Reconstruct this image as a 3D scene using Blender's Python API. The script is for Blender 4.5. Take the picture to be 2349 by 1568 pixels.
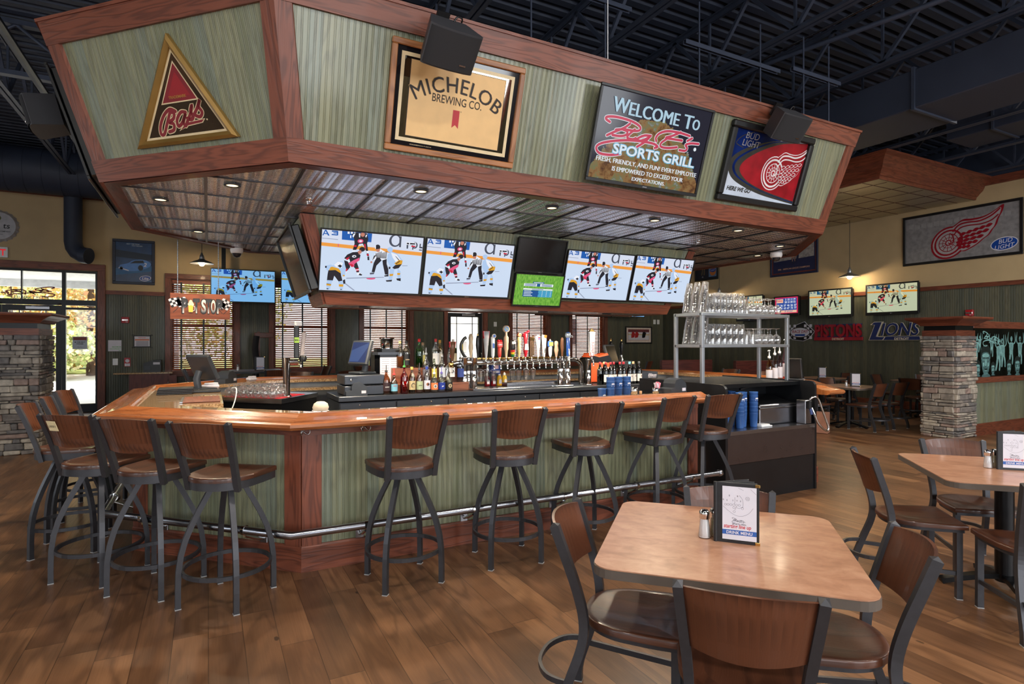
import bpy, math, random
from mathutils import Matrix, Vector, Euler
random.seed(7)
for o in list(bpy.data.objects): bpy.data.objects.remove(o)
SC = bpy.context.scene
COL = SC.collection
PI = math.pi
# ---------------------------------------------------------------- camera
cam = bpy.data.objects.new('camera', bpy.data.cameras.new('camera'))
COL.objects.link(cam); SC.camera = cam
cam.location = (0, 0, 1.56)
cam.rotation_euler = (PI/2, 0, math.radians(-27.706))
cam.data.sensor_width = 36; cam.data.lens = 36*1326/2349
cam.data.clip_start = .05; cam.data.clip_end = 300
# ---------------------------------------------------------------- world, sun, exposure
SC.view_settings.view_transform = 'Standard'; SC.view_settings.look = 'None'
SC.view_settings.exposure = 0.0; SC.view_settings.gamma = 1; SC.view_settings.use_curve_mapping = False
W = bpy.data.worlds.new('sky'); SC.world = W; W.use_nodes = True
wn = W.node_tree.nodes; wl = W.node_tree.links
bg = wn['Background']; bg.inputs['Strength'].default_value = 4.0
sk = wn.new('ShaderNodeTexSky'); sk.sky_type = 'HOSEK_WILKIE'; sk.turbidity = 6
sk.sun_direction = (.4, .75, .55)
mx = wn.new('ShaderNodeMix'); mx.data_type = 'RGBA'; mx.inputs[0].default_value = .55
mx.inputs[7].default_value = (.85, .93, 1, 1)
wl.new(sk.outputs[0], mx.inputs[6]); wl.new(mx.outputs[2], bg.inputs['Color'])
def lamp(name, kind, loc, power, col=(1, 1, 1), rot=(0, 0, 0), **kw):
    d = bpy.data.lights.new(name, kind); d.energy = power; d.color = col
    for k, v in kw.items(): setattr(d, k, v)
    o = bpy.data.objects.new(name, d); COL.objects.link(o); o.location = loc; o.rotation_euler = rot
    return o
sun = lamp('sun', 'SUN', (0, 30, 30), 15.0, (1, .95, .86), (math.radians(50), 0, math.radians(-65)), angle=.02)
FRONT_Y, LEFT_X, RIGHT_X, BACK_Y = -6.0, -8.0, 14.4, 15.8
# area lamps added as daylight in unseen windows behind the camera and at left
for x, pw_ in ((-5.2, 50), (-1.6, 90), (2.0, 140), (5.6, 170), (9.2, 190)):
    lamp('front_window_fill_lamp', 'AREA', (x, FRONT_Y+.05, 2.2), pw_, (.92, .96, 1), (PI/2, 0, 0), shape='RECTANGLE', size=2.0, size_y=2.6)
for i, y in enumerate((-3.0, .5, 8.5)):
    lamp('left_window_fill_lamp', 'AREA', (LEFT_X+.05, y, 2.2), 55, (.85, .93, 1), (PI/2, 0, -PI/2), shape='RECTANGLE', size=2.0, size_y=2.6)
# area lamps added overhead, out of view, to light the bar and dining floor
for x, y in ((-2.6, .2), (1.4, .3), (5.0, .3), (8.6, 1.3), (11.2, 3.4), (1.4, -3.2), (5.5, -3.2)):
    lamp('overhead_fill_lamp', 'AREA', (x, y, 4.85), 88, (1, .94, .86), (0, 0, 0), shape='DISK', size=.45)
# ---------------------------------------------------------------- materials
def lin(c):
    return tuple(((v/255)/12.92 if v/255 <= .04045 else ((v/255+.055)/1.055)**2.4) for v in c)+(1,)
class NT:
    def __init__(s, name):
        s.m = bpy.data.materials.new(name); s.m.use_nodes = True
        s.t = s.m.node_tree; s.n = s.t.nodes; s.b = s.n['Principled BSDF']; s.out = s.n['Material Output']
    def new(s, k, **kw):
        q = s.n.new('ShaderNode'+k)
        for a, v in kw.items(): setattr(q, a, v)
        return q
    def lk(s, a, b): s.t.links.new(a, b)
    def val(s, sock, v):
        if hasattr(v, 'is_linked') or isinstance(v, bpy.types.NodeSocket): s.lk(v, sock)
        else: sock.default_value = v
    def math(s, op, a, b=0.0, c=None):
        q = s.new('Math', operation=op); s.val(q.inputs[0], a); s.val(q.inputs[1], b)
        if c is not None: s.val(q.inputs[2], c)
        return q.outputs[0]
    def mix(s, f, a, b, mode='MIX'):
        q = s.new('Mix', data_type='RGBA', blend_type=mode)
        s.val(q.inputs[0], f); s.val(q.inputs[6], a); s.val(q.inputs[7], b); return q.outputs[2]
    def noise(s, vec, scale=5, detail=3, rough=.5, dist=0):
        q = s.new('TexNoise'); s.lk(vec, q.inputs['Vector']); q.inputs['Scale'].default_value = scale
        q.inputs['Detail'].default_value = detail; q.inputs['Roughness'].default_value = rough; q.inputs['Distortion'].default_value = dist
        return q.outputs['Fac']
    def ramp(s, f, stops):
        q = s.new('ValToRGB'); s.lk(f, q.inputs[0]); e = q.color_ramp.elements
        while len(e) < len(stops): e.new(.5)
        for i, (p, c) in enumerate(stops): e[i].position = p; e[i].color = c
        return q.outputs[0]
    def mapn(s, vec, sc=(1, 1, 1), loc=(0, 0, 0)):
        q = s.new('Mapping'); s.lk(vec, q.inputs[0]); q.inputs['Scale'].default_value = sc; q.inputs['Location'].default_value = loc
        return q.outputs[0]
    def uv(s): return s.new('UVMap', uv_map='uv').outputs[0]
    def obj(s): return s.new('TexCoord').outputs['Object']
    def sep(s, v):
        q = s.new('SeparateXYZ'); s.lk(v, q.inputs[0]); return q.outputs
    def comb(s, x, y, z=0.0):
        q = s.new('CombineXYZ'); s.val(q.inputs[0], x); s.val(q.inputs[1], y); s.val(q.inputs[2], z); return q.outputs[0]
    def bump(s, h, dist=.002, strength=1.0):
        q = s.new('Bump'); s.lk(h, q.inputs['Height']); q.inputs['Distance'].default_value = dist; q.inputs['Strength'].default_value = strength
        s.lk(q.outputs[0], s.b.inputs['Normal'])
    def p(s, **kw):
        for k, v in kw.items():
            s.val(s.b.inputs[k.replace('_', ' ')], v)
        return s
    def wn(s, v, dim='1D'):
        q = s.new('TexWhiteNoise', noise_dimensions=dim)
        s.lk(v, q.inputs['W' if dim == '1D' else 'Vector']); return q
CACHE = {}
def pm(name, rgb, rough=.5, metal=0., var=.12, scale=9., coat=0., **kw):
    if name in CACHE: return CACHE[name]
    t = NT(name); c = lin(rgb); f = t.noise(t.obj(), scale, 3)
    lo = tuple(x*(1-var) for x in c[:3])+(1,); hi = tuple(min(1, x*(1+var)) for x in c[:3])+(1,)
    t.p(Base_Color=t.ramp(f, [(.3, lo), (.7, hi)]), Metallic=metal, Roughness=t.math('MULTIPLY_ADD', f, .12*rough, rough*.94), Coat_Weight=coat, **kw)
    CACHE[name] = t.m; return t.m
def wood(name, dark, light, rough=.4, coat=0., su=1.2, sv=7., lines=34., bump=.0006, fibre=.25):
    t = NT(name); uv = t.uv()
    n1 = t.noise(t.mapn(uv, (su, sv, 1)), 1, 2, .5, .3)
    con = t.math('MULTIPLY_ADD', t.math('SINE', t.math('MULTIPLY', n1, lines)), .5, .5)
    con = t.math('POWER', con, 2.2)
    fib = t.noise(t.mapn(uv, (6, 170, 1)), 1, 2)
    big = t.noise(t.mapn(uv, (.9, 2.2, 1), (3, 7, 0)), 1, 2)
    d, l = lin(dark), lin(light)
    c = t.mix(t.math('MULTIPLY', con, .62), l, d)
    c = t.mix(t.math('MULTIPLY', fib, fibre), c, d)
    k = t.math('MULTIPLY_ADD', big, .7, .65)
    c = t.mix(1.0, c, t.comb(k, k, k), 'MULTIPLY')
    t.p(Base_Color=c, Roughness=t.math('MULTIPLY_ADD', fib, .12, rough-.04), Coat_Weight=coat, Coat_Roughness=.06)
    t.bump(t.math('ADD', con, fib), bump); return t.m
def bead(name, tints, pitch=.082, rough=.42, gl=.5, depth=.004):
    t = NT(name); uv = t.uv(); u, v, _ = t.sep(uv)
    k = t.math('DIVIDE', v, pitch); idx = t.math('FLOOR', k); fr = t.math('FRACT', k)
    r = t.wn(idx).outputs['Value']
    grain = t.noise(t.mapn(uv, (1.6, 60, 1)), 1, 3)
    n1 = t.noise(t.mapn(uv, (1.1, 9, 1)), 1, 2, .5, .4)
    con = t.math('POWER', t.math('MULTIPLY_ADD', t.math('SINE', t.math('MULTIPLY', n1, 40)), .5, .5), 3)
    n = len(tints)
    mixv = t.math('ADD', t.math('MULTIPLY', r, .65), t.math('MULTIPLY', grain, .38))
    c = t.ramp(mixv, [(i/(n-1), lin(x)) for i, x in enumerate(tints)])
    c = t.mix(t.math('MULTIPLY', con, .4), c, lin(tints[0]))
    # pairs of narrow beads cut into each board
    hh = None
    for cc in (.0, .13, .5, .63):
        d = t.math('ABSOLUTE', t.math('SUBTRACT', t.math('FRACT', t.math('ADD', k, .5-cc)), .5))
        g = t.math('MINIMUM', t.math('DIVIDE', d, .045), 1.0); hh = g if hh is None else t.math('MINIMUM', hh, g)
    t.p(Base_Color=c, Roughness=rough, Coat_Weight=gl*.6, Coat_Roughness=.14)
    t.bump(hh, depth, .9); return t.m
def plank_floor():
    t = NT('floor_planks'); x, y, _ = t.sep(t.obj())
    kx = t.math('DIVIDE', x, .165); ix = t.math('FLOOR', kx); r1 = t.wn(ix).outputs['Value']
    ky = t.math('ADD', t.math('DIVIDE', y, 1.25), t.math('MULTIPLY', r1, 7.3)); iy = t.math('FLOOR', ky)
    w = t.wn(t.comb(ix, iy), '2D').outputs['Value']
    vec = t.comb(t.math('ADD', x, t.math('MULTIPLY', w, 31)), t.math('ADD', y, t.math('MULTIPLY', w, 17)))
    n1 = t.noise(t.mapn(vec, (5.5, .75, 1)), 1, 3, .55, .5)
    con = t.math('POWER', t.math('MULTIPLY_ADD', t.math('SINE', t.math('MULTIPLY', n1, 30)), .5, .5), 2)
    fib = t.noise(t.mapn(vec, (130, 3.5, 1)), 1, 3)
    blot = t.noise(t.mapn(vec, (4, 1.6, 1)), 1.0, 3, .6)
    c = t.ramp(t.math('ADD', t.math('MULTIPLY', w, .34), t.math('MULTIPLY', blot, .62)), [(.15, lin((76, 51, 34))), (.5, lin((126, 88, 60))), (.85, lin((168, 122, 84)))])
    c = t.mix(t.math('MULTIPLY', con, .5), c, lin((80, 52, 33)))
    c = t.mix(t.math('MULTIPLY', fib, .34), c, lin((62, 40, 26)))
    vo = t.new('TexVoronoi'); t.lk(t.mapn(vec, (5.0, 2.4, 1)), vo.inputs['Vector']); vo.inputs['Scale'].default_value = 1
    knot = t.math('LESS_THAN', t.math('ADD', vo.outputs['Distance'], t.math('MULTIPLY', fib, .06)), .09)
    kn2 = t.math('MULTIPLY', knot, t.math('GREATER_THAN', t.wn(vo.outputs['Color'], '3D').outputs['Value'], .45))
    c = t.mix(t.math('MULTIPLY', kn2, .75), c, lin((40, 26, 18)))
    ex = t.math('ABSOLUTE', t.math('SUBTRACT', t.math('FRACT', kx), .5)); ey = t.math('ABSOLUTE', t.math('SUBTRACT', t.math('FRACT', ky), .5))
    g = t.math('MAXIMUM', t.math('GREATER_THAN', ex, .489), t.math('GREATER_THAN', ey, .4985))
    c = t.mix(t.math('MULTIPLY', g, .6), c, lin((34, 22, 15)))
    t.p(Base_Color=c, Roughness=t.math('MULTIPLY_ADD', fib, .22, .22), Specular_IOR_Level=.5)
    t.bump(t.math('SUBTRACT', t.math('MULTIPLY', fib, .35), g), .0012, .8); return t.m
def granite():
    t = NT('granite'); o = t.obj()
    a = t.noise(o, 60, 4, .7); b = t.noise(o, 130, 2, .6); d = t.noise(o, 16, 3)
    c = t.ramp(a, [(.30, lin((60, 46, 34))), (.40, lin((150, 116, 80))), (.52, lin((206, 170, 126))), (.64, lin((228, 202, 164)))])
    c = t.mix(t.math('GREATER_THAN', b, .64), c, lin((46, 38, 32)))
    c = t.mix(t.math('MULTIPLY', d, .3), c, lin((120, 88, 60)))
    t.p(Base_Color=c, Roughness=.08, Coat_Weight=.6, Coat_Roughness=.03); return t.m
def tin(name, tint, rough=.22, metal=1.0):
    t = NT(name); x, y, _ = t.sep(t.obj())
    px = t.math('MULTIPLY', x, 2*PI/.1016); py = t.math('MULTIPLY', y, 2*PI/.0339)
    ridge = t.math('POWER', t.math('MULTIPLY_ADD', t.math('SINE', px), .5, .5), 5)
    rip = t.math('MULTIPLY_ADD', t.math('SINE', py), .5, .5)
    dots = t.math('MULTIPLY', t.math('POWER', t.math('MULTIPLY_ADD', t.math('SINE', t.math('MULTIPLY', px, 3)), .5, .5), 3), rip)
    h = t.math('ADD', t.math('MULTIPLY', ridge, t.math('MULTIPLY_ADD', rip, .55, .45)), t.math('ADD', t.math('MULTIPLY', rip, .10), t.math('MULTIPLY', dots, .16)))
    n = t.noise(t.obj(), 2.5, 2)
    c = t.mix(n, tuple(v*.8 for v in tint)+(1,), tint+(1,))
    t.p(Base_Color=c, Metallic=metal, Roughness=rough); t.bump(h, .011, .9); return t.m
def glass(name, rgb=(255, 255, 255), rough=0., ior=1.45):
    t = NT(name); f = t.noise(t.obj(), 6, 1); c = lin(rgb)
    t.p(Base_Color=t.mix(f, c, tuple(v*.96 for v in c[:3])+(1,)), Roughness=rough, IOR=ior, Transmission_Weight=1.0); return t.m
def pane(name, tint=(1, 1, 1), refl=1.0):
    t = NT(name); tr = t.new('BsdfTransparent'); tr.inputs[0].default_value = tint+(1,)
    gl = t.new('BsdfGlossy'); gl.inputs['Roughness'].default_value = .02
    fr = t.new('Fresnel'); fr.inputs[0].default_value = 1.45
    ms = t.new('MixShader'); t.lk(t.math('MULTIPLY', fr.outputs[0], refl), ms.inputs[0]); t.lk(tr.outputs[0], ms.inputs[1]); t.lk(gl.outputs[0], ms.inputs[2])
    t.lk(ms.outputs[0], t.out.inputs[0]); return t.m
def tglass(name, rgb=(255, 255, 255), k=.9, base=.06, body=.12, haze=0.):
    t = NT(name); tr = t.new('BsdfTransparent'); tr.inputs[0].default_value = tuple(v*.98 for v in lin(rgb)[:3])+(1,)
    gl = t.new('BsdfGlossy'); gl.inputs['Roughness'].default_value = .03
    rf = t.new('BsdfRefraction'); rf.inputs['IOR'].default_value = 1.12; rf.inputs['Color'].default_value = lin(rgb)
    m0 = t.new('MixShader'); m0.inputs[0].default_value = body; t.lk(tr.outputs[0], m0.inputs[1]); t.lk(rf.outputs[0], m0.inputs[2])
    lw = t.new('LayerWeight'); lw.inputs[0].default_value = .35; n = t.noise(t.obj(), 40, 1)
    f = t.math('MINIMUM', t.math('ADD', t.math('MULTIPLY', lw.outputs['Facing'], k*.4), t.math('MULTIPLY', n, base*2)), .9)
    ms = t.new('MixShader'); t.lk(f, ms.inputs[0]); t.lk(m0.outputs[0], ms.inputs[1]); t.lk(gl.outputs[0], ms.inputs[2])
    if haze:
        df = t.new('BsdfTranslucent'); df.inputs[0].default_value = (.95, .96, 1, 1); d2 = t.new('BsdfDiffuse'); d2.inputs[0].default_value = (.95, .96, 1, 1)
        ad = t.new('MixShader'); t.lk(df.outputs[0], ad.inputs[1]); t.lk(d2.outputs[0], ad.inputs[2]); m3 = t.new('MixShader'); t.lk(t.math('MULTIPLY', lw.outputs['Facing'], haze), m3.inputs[0]); t.lk(ms.outputs[0], m3.inputs[1]); t.lk(ad.outputs[0], m3.inputs[2]); ms = m3
    t.lk(ms.outputs[0], t.out.inputs[0]); return t.m
def liquid_mat(name, rgb):
    if name in CACHE: return CACHE[name]
    t = NT(name); tl = t.new('BsdfTranslucent'); c = lin(rgb); n = t.noise(t.obj(), 8, 1); tl.inputs[0].default_value = c
    t.p(Base_Color=t.mix(n, c, tuple(v*.9 for v in c[:3])+(1,)), Roughness=.1); ms = t.new('MixShader'); ms.inputs[0].default_value = .55
    t.lk(t.b.outputs[0], ms.inputs[1]); t.lk(tl.outputs[0], ms.inputs[2]); t.lk(ms.outputs[0], t.out.inputs[0]); CACHE[name] = t.m; return t.m
def emit(name, rgb, s=1.0):
    if name in CACHE: return CACHE[name]
    t = NT(name); n = t.noise(t.obj(), 3, 1); c = lin(rgb)
    t.p(Base_Color=(.01, .01, .01, 1), Roughness=.3, Specular_IOR_Level=.2, Emission_Color=t.mix(n, c, tuple(v*.95 for v in c[:3])+(1,)), Emission_Strength=s)
    CACHE[name] = t.m; return t.m
M = {}
M['floor'] = plank_floor()
M['trim'] = wood('stained_oak_trim', (76, 37, 25), (130, 70, 48), .44, .04, 1.3, 12, 44)
M['trimdark'] = wood('dark_stained_oak', (52, 26, 20), (92, 46, 34), .4, .1)
M['rail'] = wood('varnished_oak_rail', (126, 68, 34), (178, 106, 58), .26, .7, lines=30)
M['seat'] = wood('dark_walnut_seat', (48, 25, 16), (88, 50, 32), .34, .22, .9, 5, 26)
M['back'] = wood('walnut_back_veneer', (44, 21, 12), (98, 56, 36), .34, .18, 1.5, 3.6, 62)
M['bead'] = bead('sage_beadboard', [(92, 92, 72), (122, 126, 99), (140, 140, 109), (122, 131, 114), (164, 152, 118)])
M['beadwall'] = bead('wall_beadboard', [(62, 62, 50), (84, 86, 70), (98, 94, 72), (84, 92, 84)], .09, .5, .2)
M['granite'] = granite()
M['tin'] = tin('pressed_tin', (.86, .91, 1.0), .2, .85)
M['tingold'] = tin('pressed_tin_tan', (.62, .55, .40), .34, .85)
M['steel'] = pm('charcoal_powder_coat', (70, 70, 74), .42, .55, .06, 40)
M['black'] = pm('black_plastic', (20, 20, 22), .4)
M['blackm'] = pm('black_metal', (16, 17, 20), .32, .3)
M['dark'] = pm('dark_grey_plastic', (52, 56, 62), .45)
M['chrome'] = pm('chrome', (215, 215, 215), .08, 1., .03)
M['footrail'] = pm('brushed_rail_steel', (176, 178, 186), .24, 1., .03)
M['brass'] = pm('brass', (214, 178, 110), .15, 1., .05)
M['inox'] = pm('stainless_steel', (165, 165, 170), .26, 1., .05)
M['alu'] = pm('brushed_aluminium', (186, 190, 196), .36, .9, .05)
M['coolergrey'] = pm('cooler_dark_steel', (62, 66, 74), .38, .5, .06)
M['yellow'] = pm('ochre_wall_paint', (188, 164, 124), .7, var=.05, scale=3)
M['ceil'] = pm('navy_roof_paint', (46, 53, 70), .6, var=.1, scale=3)
M['ceil2'] = pm('navy_steel_paint', (62, 69, 86), .5, .2, .1)
M['white'] = pm('white_plastic', (235, 235, 235), .4, var=.04)
M['paper'] = pm('white_paper', (216, 213, 222), .7, var=.03)
M['red'] = pm('red_paint', (170, 22, 32), .4, var=.08)
M['glass'] = tglass('clear_glass')
M['pane'] = pane('window_glass')
M['rubber'] = pm('grey_glide', (170, 170, 170), .5)
M['lam'] = None
t = NT('tan_laminate'); o_ = t.obj(); a_ = t.noise(t.mapn(o_, (9, 15, 9)), 1, 4, .6, .6); b_ = t.noise(o_, 45, 2)
t.p(Base_Color=t.ramp(t.math('ADD', t.math('MULTIPLY', a_, .85), t.math('MULTIPLY', b_, .15)), [(.3, lin((156, 110, 86))), (.5, lin((180, 132, 104))), (.7, lin((196, 150, 122)))]), Roughness=.3, Coat_Weight=.25, Coat_Roughness=.12)
M['lam'] = t.m
M['edge'] = pm('brown_table_edge', (92, 82, 74), .45)
M['concrete'] = pm('pale_concrete', (210, 205, 198), .9, var=.05, scale=1)
# ---------------------------------------------------------------- geometry helpers
def V3(p): return Vector(p)
def area2(p): return sum(p[i][0]*p[(i+1) % len(p)][1]-p[(i+1) % len(p)][0]*p[i][1] for i in range(len(p)))/2
class MB:
    def __init__(s, X=None): s.V = []; s.F = []; s.MI = []; s.UV = []; s.SM = []; s.mats = []; s.X = X or Matrix.Identity(4); s.o = 0.
    def mi(s, m):
        if isinstance(m, str): m = M[m]
        if m not in s.mats: s.mats.append(m)
        return s.mats.index(m)
    def add(s, vs, fs, m, g='z', smooth=False):
        vs = [Vector(v) for v in vs]; k = s.mi(m); b = len(s.V); off = s.o
        g = Vector({'x': (1, 0, 0), 'y': (0, 1, 0), 'z': (0, 0, 1)}[g]) if isinstance(g, str) else Vector(g).normalized()
        s.V += [s.X @ v for v in vs]
        for f in fs:
            n = Vector((0, 0, 0))
            for i in range(len(f)):
                p, q = vs[f[i]], vs[f[(i+1) % len(f)]]
                n += Vector(((p.y-q.y)*(p.z+q.z), (p.z-q.z)*(p.x+q.x), (p.x-q.x)*(p.y+q.y)))
            if n.length < 1e-12: n = Vector((0, 0, 1))
            n.normalize(); gg = g
            if abs(n.dot(gg)) > .8: gg = Vector((1, 0, 0)) if abs(n.x) < .7 else Vector((0, 1, 0))
            h = n.cross(gg)
            s.F.append([b+i for i in f]); s.MI.append(k); s.SM.append(smooth)
            s.UV.append([(vs[i].dot(gg)+off*3.7, vs[i].dot(h)+off) for i in f])
        return s
    def box(s, c, d, m, g=None, bev=0., rot=None):
        s.o += .613
        x, y, z = d[0]/2, d[1]/2, d[2]/2
        if g is None: g = 'xyz'[max(range(3), key=lambda i: d[i])]
        R = rot if rot is not None else Matrix.Identity(3)
        if isinstance(R, (int, float)): R = Matrix.Rotation(R, 3, 'Z')
        c = Vector(c); gv = R @ Vector({'x': (1, 0, 0), 'y': (0, 1, 0), 'z': (0, 0, 1)}[g]) if isinstance(g, str) else g
        if bev <= 0:
            vs = [c+R @ Vector((a*x, b*y, e*z)) for a in (-1, 1) for b in (-1, 1) for e in (-1, 1)]
            fs = [(0, 1, 3, 2), (4, 6, 7, 5), (0, 4, 5, 1), (2, 3, 7, 6), (0, 2, 6, 4), (1, 5, 7, 3)]
            return s.add(vs, fs, m, gv)
        b_ = min(bev, x*.95, y*.95, z*.95); vs = []; ix = {}
        for a in (-1, 1):
            for b in (-1, 1):
                for e in (-1, 1):
                    for ax in range(3):
                        p = [a*(x-b_), b*(y-b_), e*(z-b_)]; p[ax] = (a*x, b*y, e*z)[ax]
                        ix[a, b, e, ax] = len(vs); vs.append(c+R @ Vector(p))
        fs = []
        for a in (-1, 1):
            q = [ix[a, -1, -1, 0], ix[a, 1, -1, 0], ix[a, 1, 1, 0], ix[a, -1, 1, 0]]; fs.append(q if a > 0 else q[::-1])
            q = [ix[-1, a, -1, 1], ix[1, a, -1, 1], ix[1, a, 1, 1], ix[-1, a, 1, 1]]; fs.append(q[::-1] if a > 0 else q)
            q = [ix[-1, -1, a, 2], ix[1, -1, a, 2], ix[1, 1, a, 2], ix[-1, 1, a, 2]]; fs.append(q if a > 0 else q[::-1])
        for a in (-1, 1):
            for b in (-1, 1):
                q = [ix[a, b, -1, 0], ix[a, b, -1, 1], ix[a, b, 1, 1], ix[a, b, 1, 0]]; fs.append(q if a*b > 0 else q[::-1])
                q = [ix[a, -1, b, 0], ix[a, 1, b, 0], ix[a, 1, b, 2], ix[a, -1, b, 2]]; fs.append(q if a*b > 0 else q[::-1])
                q = [ix[-1, a, b, 1], ix[-1, a, b, 2], ix[1, a, b, 2], ix[1, a, b, 1]]; fs.append(q if a*b > 0 else q[::-1])
        for a in (-1, 1):
            for b in (-1, 1):
                for e in (-1, 1):
                    q = [ix[a, b, e, 0], ix[a, b, e, 1], ix[a, b, e, 2]]; fs.append(q if a*b*e > 0 else q[::-1])
        return s.add(vs, fs, m, gv)
    def prism(s, poly, z0, z1, m, ax='z', g=None, smooth=False):
        """poly extruded: ax z -> (x,y) over z; ax y -> (x,z) over y; ax x -> (y,z) over x"""
        s.o += .613
        if area2(poly) < 0: poly = poly[::-1]
        n = len(poly)
        mk = {'z': lambda p, h: (p[0], p[1], h), 'y': lambda p, h: (p[0], h, p[1]), 'x': lambda p, h: (h, p[0], p[1])}[ax]
        vs = [mk(p, z0) for p in poly]+[mk(p, z1) for p in poly]
        fs = [[i, (i+1) % n, n+(i+1) % n, n+i] for i in range(n)]
        caps = [list(range(n))[::-1], list(range(n, 2*n))]
        if ax == 'y': fs = [f[::-1] for f in fs]; caps = [c[::-1] for c in caps]
        if z1 < z0: fs = [f[::-1] for f in fs]; caps = [c[::-1] for c in caps]
        g = g or ('z' if ax != 'x' else 'y')
        s.add(vs, fs, m, g, smooth)
        b = len(s.V)-2*n; k = s.mi(m)
        gm = 'x' if ax == 'z' and g == 'z' else g
        s.add(vs, caps, m, gm); return s
    def flat(s, pts, y, m):
        if area2(pts) < 0: pts = pts[::-1]
        return s.add([(p[0], y, p[1]) for p in pts], [list(range(len(pts)))], m, 'z')
    def disc(s, c, r, y, m, n=20, ry=None, rot=0.):
        ry = ry or r; cr, sr = math.cos(rot), math.sin(rot)
        return s.flat([(c[0]+r*math.cos(a)*cr-ry*math.sin(a)*sr, c[1]+r*math.cos(a)*sr+ry*math.sin(a)*cr) for a in (2*PI*i/n for i in range(n))], y, m)
    def stroke(s, pts, w, y, m, smooth=True, taper=False, closed=False):
        """flat pen stroke in the x-z plane"""
        P = catmull(pts, 6, closed) if smooth and len(pts) > 2 else [Vector((p[0], p[1])) for p in pts]
        L = []; R = []; n = len(P)
        for i, p in enumerate(P):
            a = P[max(0, i-1)]; b = P[min(n-1, i+1)]
            if closed: a, b = P[(i-1) % n], P[(i+1) % n]
            d = Vector((b[0]-a[0], b[1]-a[1]));
            if d.length < 1e-9: d = Vector((1, 0))
            d.normalize(); k = w/2*(1 if not taper else max(.15, math.sin(PI*(.08+.84*i/(n-1)))))
            L.append((p[0]-d.y*k, p[1]+d.x*k)); R.append((p[0]+d.y*k, p[1]-d.x*k))
        vs = [(q[0], y, q[1]) for q in L+R]; r = range(n if closed else n-1)
        s.add(vs, [[n+i, n+(i+1) % n, (i+1) % n, i] for i in r], m)
        if not closed and not taper:
            for p in (P[0], P[-1]): s.disc(p, w/2, y-.00003, m, 10)
        return s
    def tube(s, path, r, m, n=10, closed=False, sect=None, ref=None, smooth=None, radii=None):
        s.o += .37
        P = [Vector(p) for p in path]; N = len(P)
        if sect is None: sect = [(math.cos(2*PI*i/n)*r, math.sin(2*PI*i/n)*r) for i in range(n)]; sm = True
        else: sm = False
        if smooth is not None: sm = smooth
        n = len(sect); T = []
        for i in range(N):
            if closed: d = (P[(i+1) % N]-P[i]).normalized()+(P[i]-P[i-1]).normalized()
            else:
                d = Vector((0, 0, 0))
                if i < N-1: d += (P[i+1]-P[i]).normalized()
                if i > 0: d += (P[i]-P[i-1]).normalized()
            T.append(d.normalized())
        vs = []; uo = None; acc = 0; us = []
        for i in range(N):
            t = T[i]
            if ref is not None: u = Vector(ref)-t*Vector(ref).dot(t)
            elif uo is None:
                a = Vector((0, 0, 1)) if abs(t.z) < .9 else Vector((1, 0, 0)); u = a-t*a.dot(t)
            else: u = uo-t*uo.dot(t)
            u.normalize(); uo = u; w = t.cross(u)
            k = 1.
            if 0 < i < N-1 or closed:
                a = P[i]-P[i-1]; k = 1/max(.5, t.dot(a.normalized()))
            rr = radii[i] if radii else 1.
            for a, b in sect: vs.append(P[i]+(u*a+w*b)*rr)
        fs = []
        for i in range(N if closed else N-1):
            j = (i+1) % N
            for q in range(n): fs.append([i*n+q, i*n+(q+1) % n, j*n+(q+1) % n, j*n+q])
        g = (P[-1]-P[0]) if (P[-1]-P[0]).length > 1e-6 else Vector((0, 0, 1))
        s.add(vs, fs, m, tuple(g), sm)
        if not closed: s.add(vs, [list(range(n))[::-1], [(N-1)*n+q for q in range(n)]], m, tuple(g))
        return s
    def lathe(s, prof, m, n=24, c=(0, 0, 0), smooth=True, axis='z'):
        c = Vector(c); vs = []; fs = []; k = len(prof)
        for r, z in prof:
            for i in range(n):
                a = 2*PI*i/n
                p = (r*math.cos(a), r*math.sin(a), z) if axis == 'z' else ((r*math.cos(a), -z, r*math.sin(a)) if axis == 'y' else (z, r*math.cos(a), r*math.sin(a)))
                vs.append(c+Vector(p))
        for j in range(k-1):
            for i in range(n): fs.append([j*n+i, j*n+(i+1) % n, (j+1)*n+(i+1) % n, (j+1)*n+i])
        s.add(vs, fs, m, 'z', smooth)
        ends = []
        if prof[0][0] > 1e-5: ends.append(list(range(n))[::-1])
        if prof[-1][0] > 1e-5: ends.append([(k-1)*n+i for i in range(n)])
        if ends: s.add(vs, ends, m, 'x')
        return s
    def sweep(s, path, prof, m, closed=False, grain='len', caps=True):
        """prof = closed loop of (outward offset, z) carried along a flat path with mitred corners; outward = right of travel"""
        P = [Vector((p[0], p[1])) for p in path]; N = len(P); k = len(prof); D = []
        seg = range(N if closed else N-1)
        for i in range(N):
            def nrm(a, b):
                d = (b-a).normalized(); return Vector((d.y, -d.x))
            ns = []
            if closed or i > 0: ns.append(nrm(P[i-1], P[i]))
            if closed or i < N-1: ns.append(nrm(P[i], P[(i+1) % N]))
            if len(ns) == 2: D.append((ns[0]+ns[1])/(1+ns[0].dot(ns[1])))
            else: D.append(ns[0])
        pa = area2(prof)
        for i in seg:
            j = (i+1) % N; s.o += .613
            vs = [(P[i].x+D[i].x*o, P[i].y+D[i].y*o, z) for o, z in prof]+[(P[j].x+D[j].x*o, P[j].y+D[j].y*o, z) for o, z in prof]
            fs = []
            for q in range(k):
                f = [q, k+q, k+(q+1) % k, (q+1) % k]
                fs.append(f[::-1] if pa < 0 else f)
            d = P[j]-P[i]
            s.add(vs, fs, m, (d.x, d.y, 0) if grain == 'len' else 'z')
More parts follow.
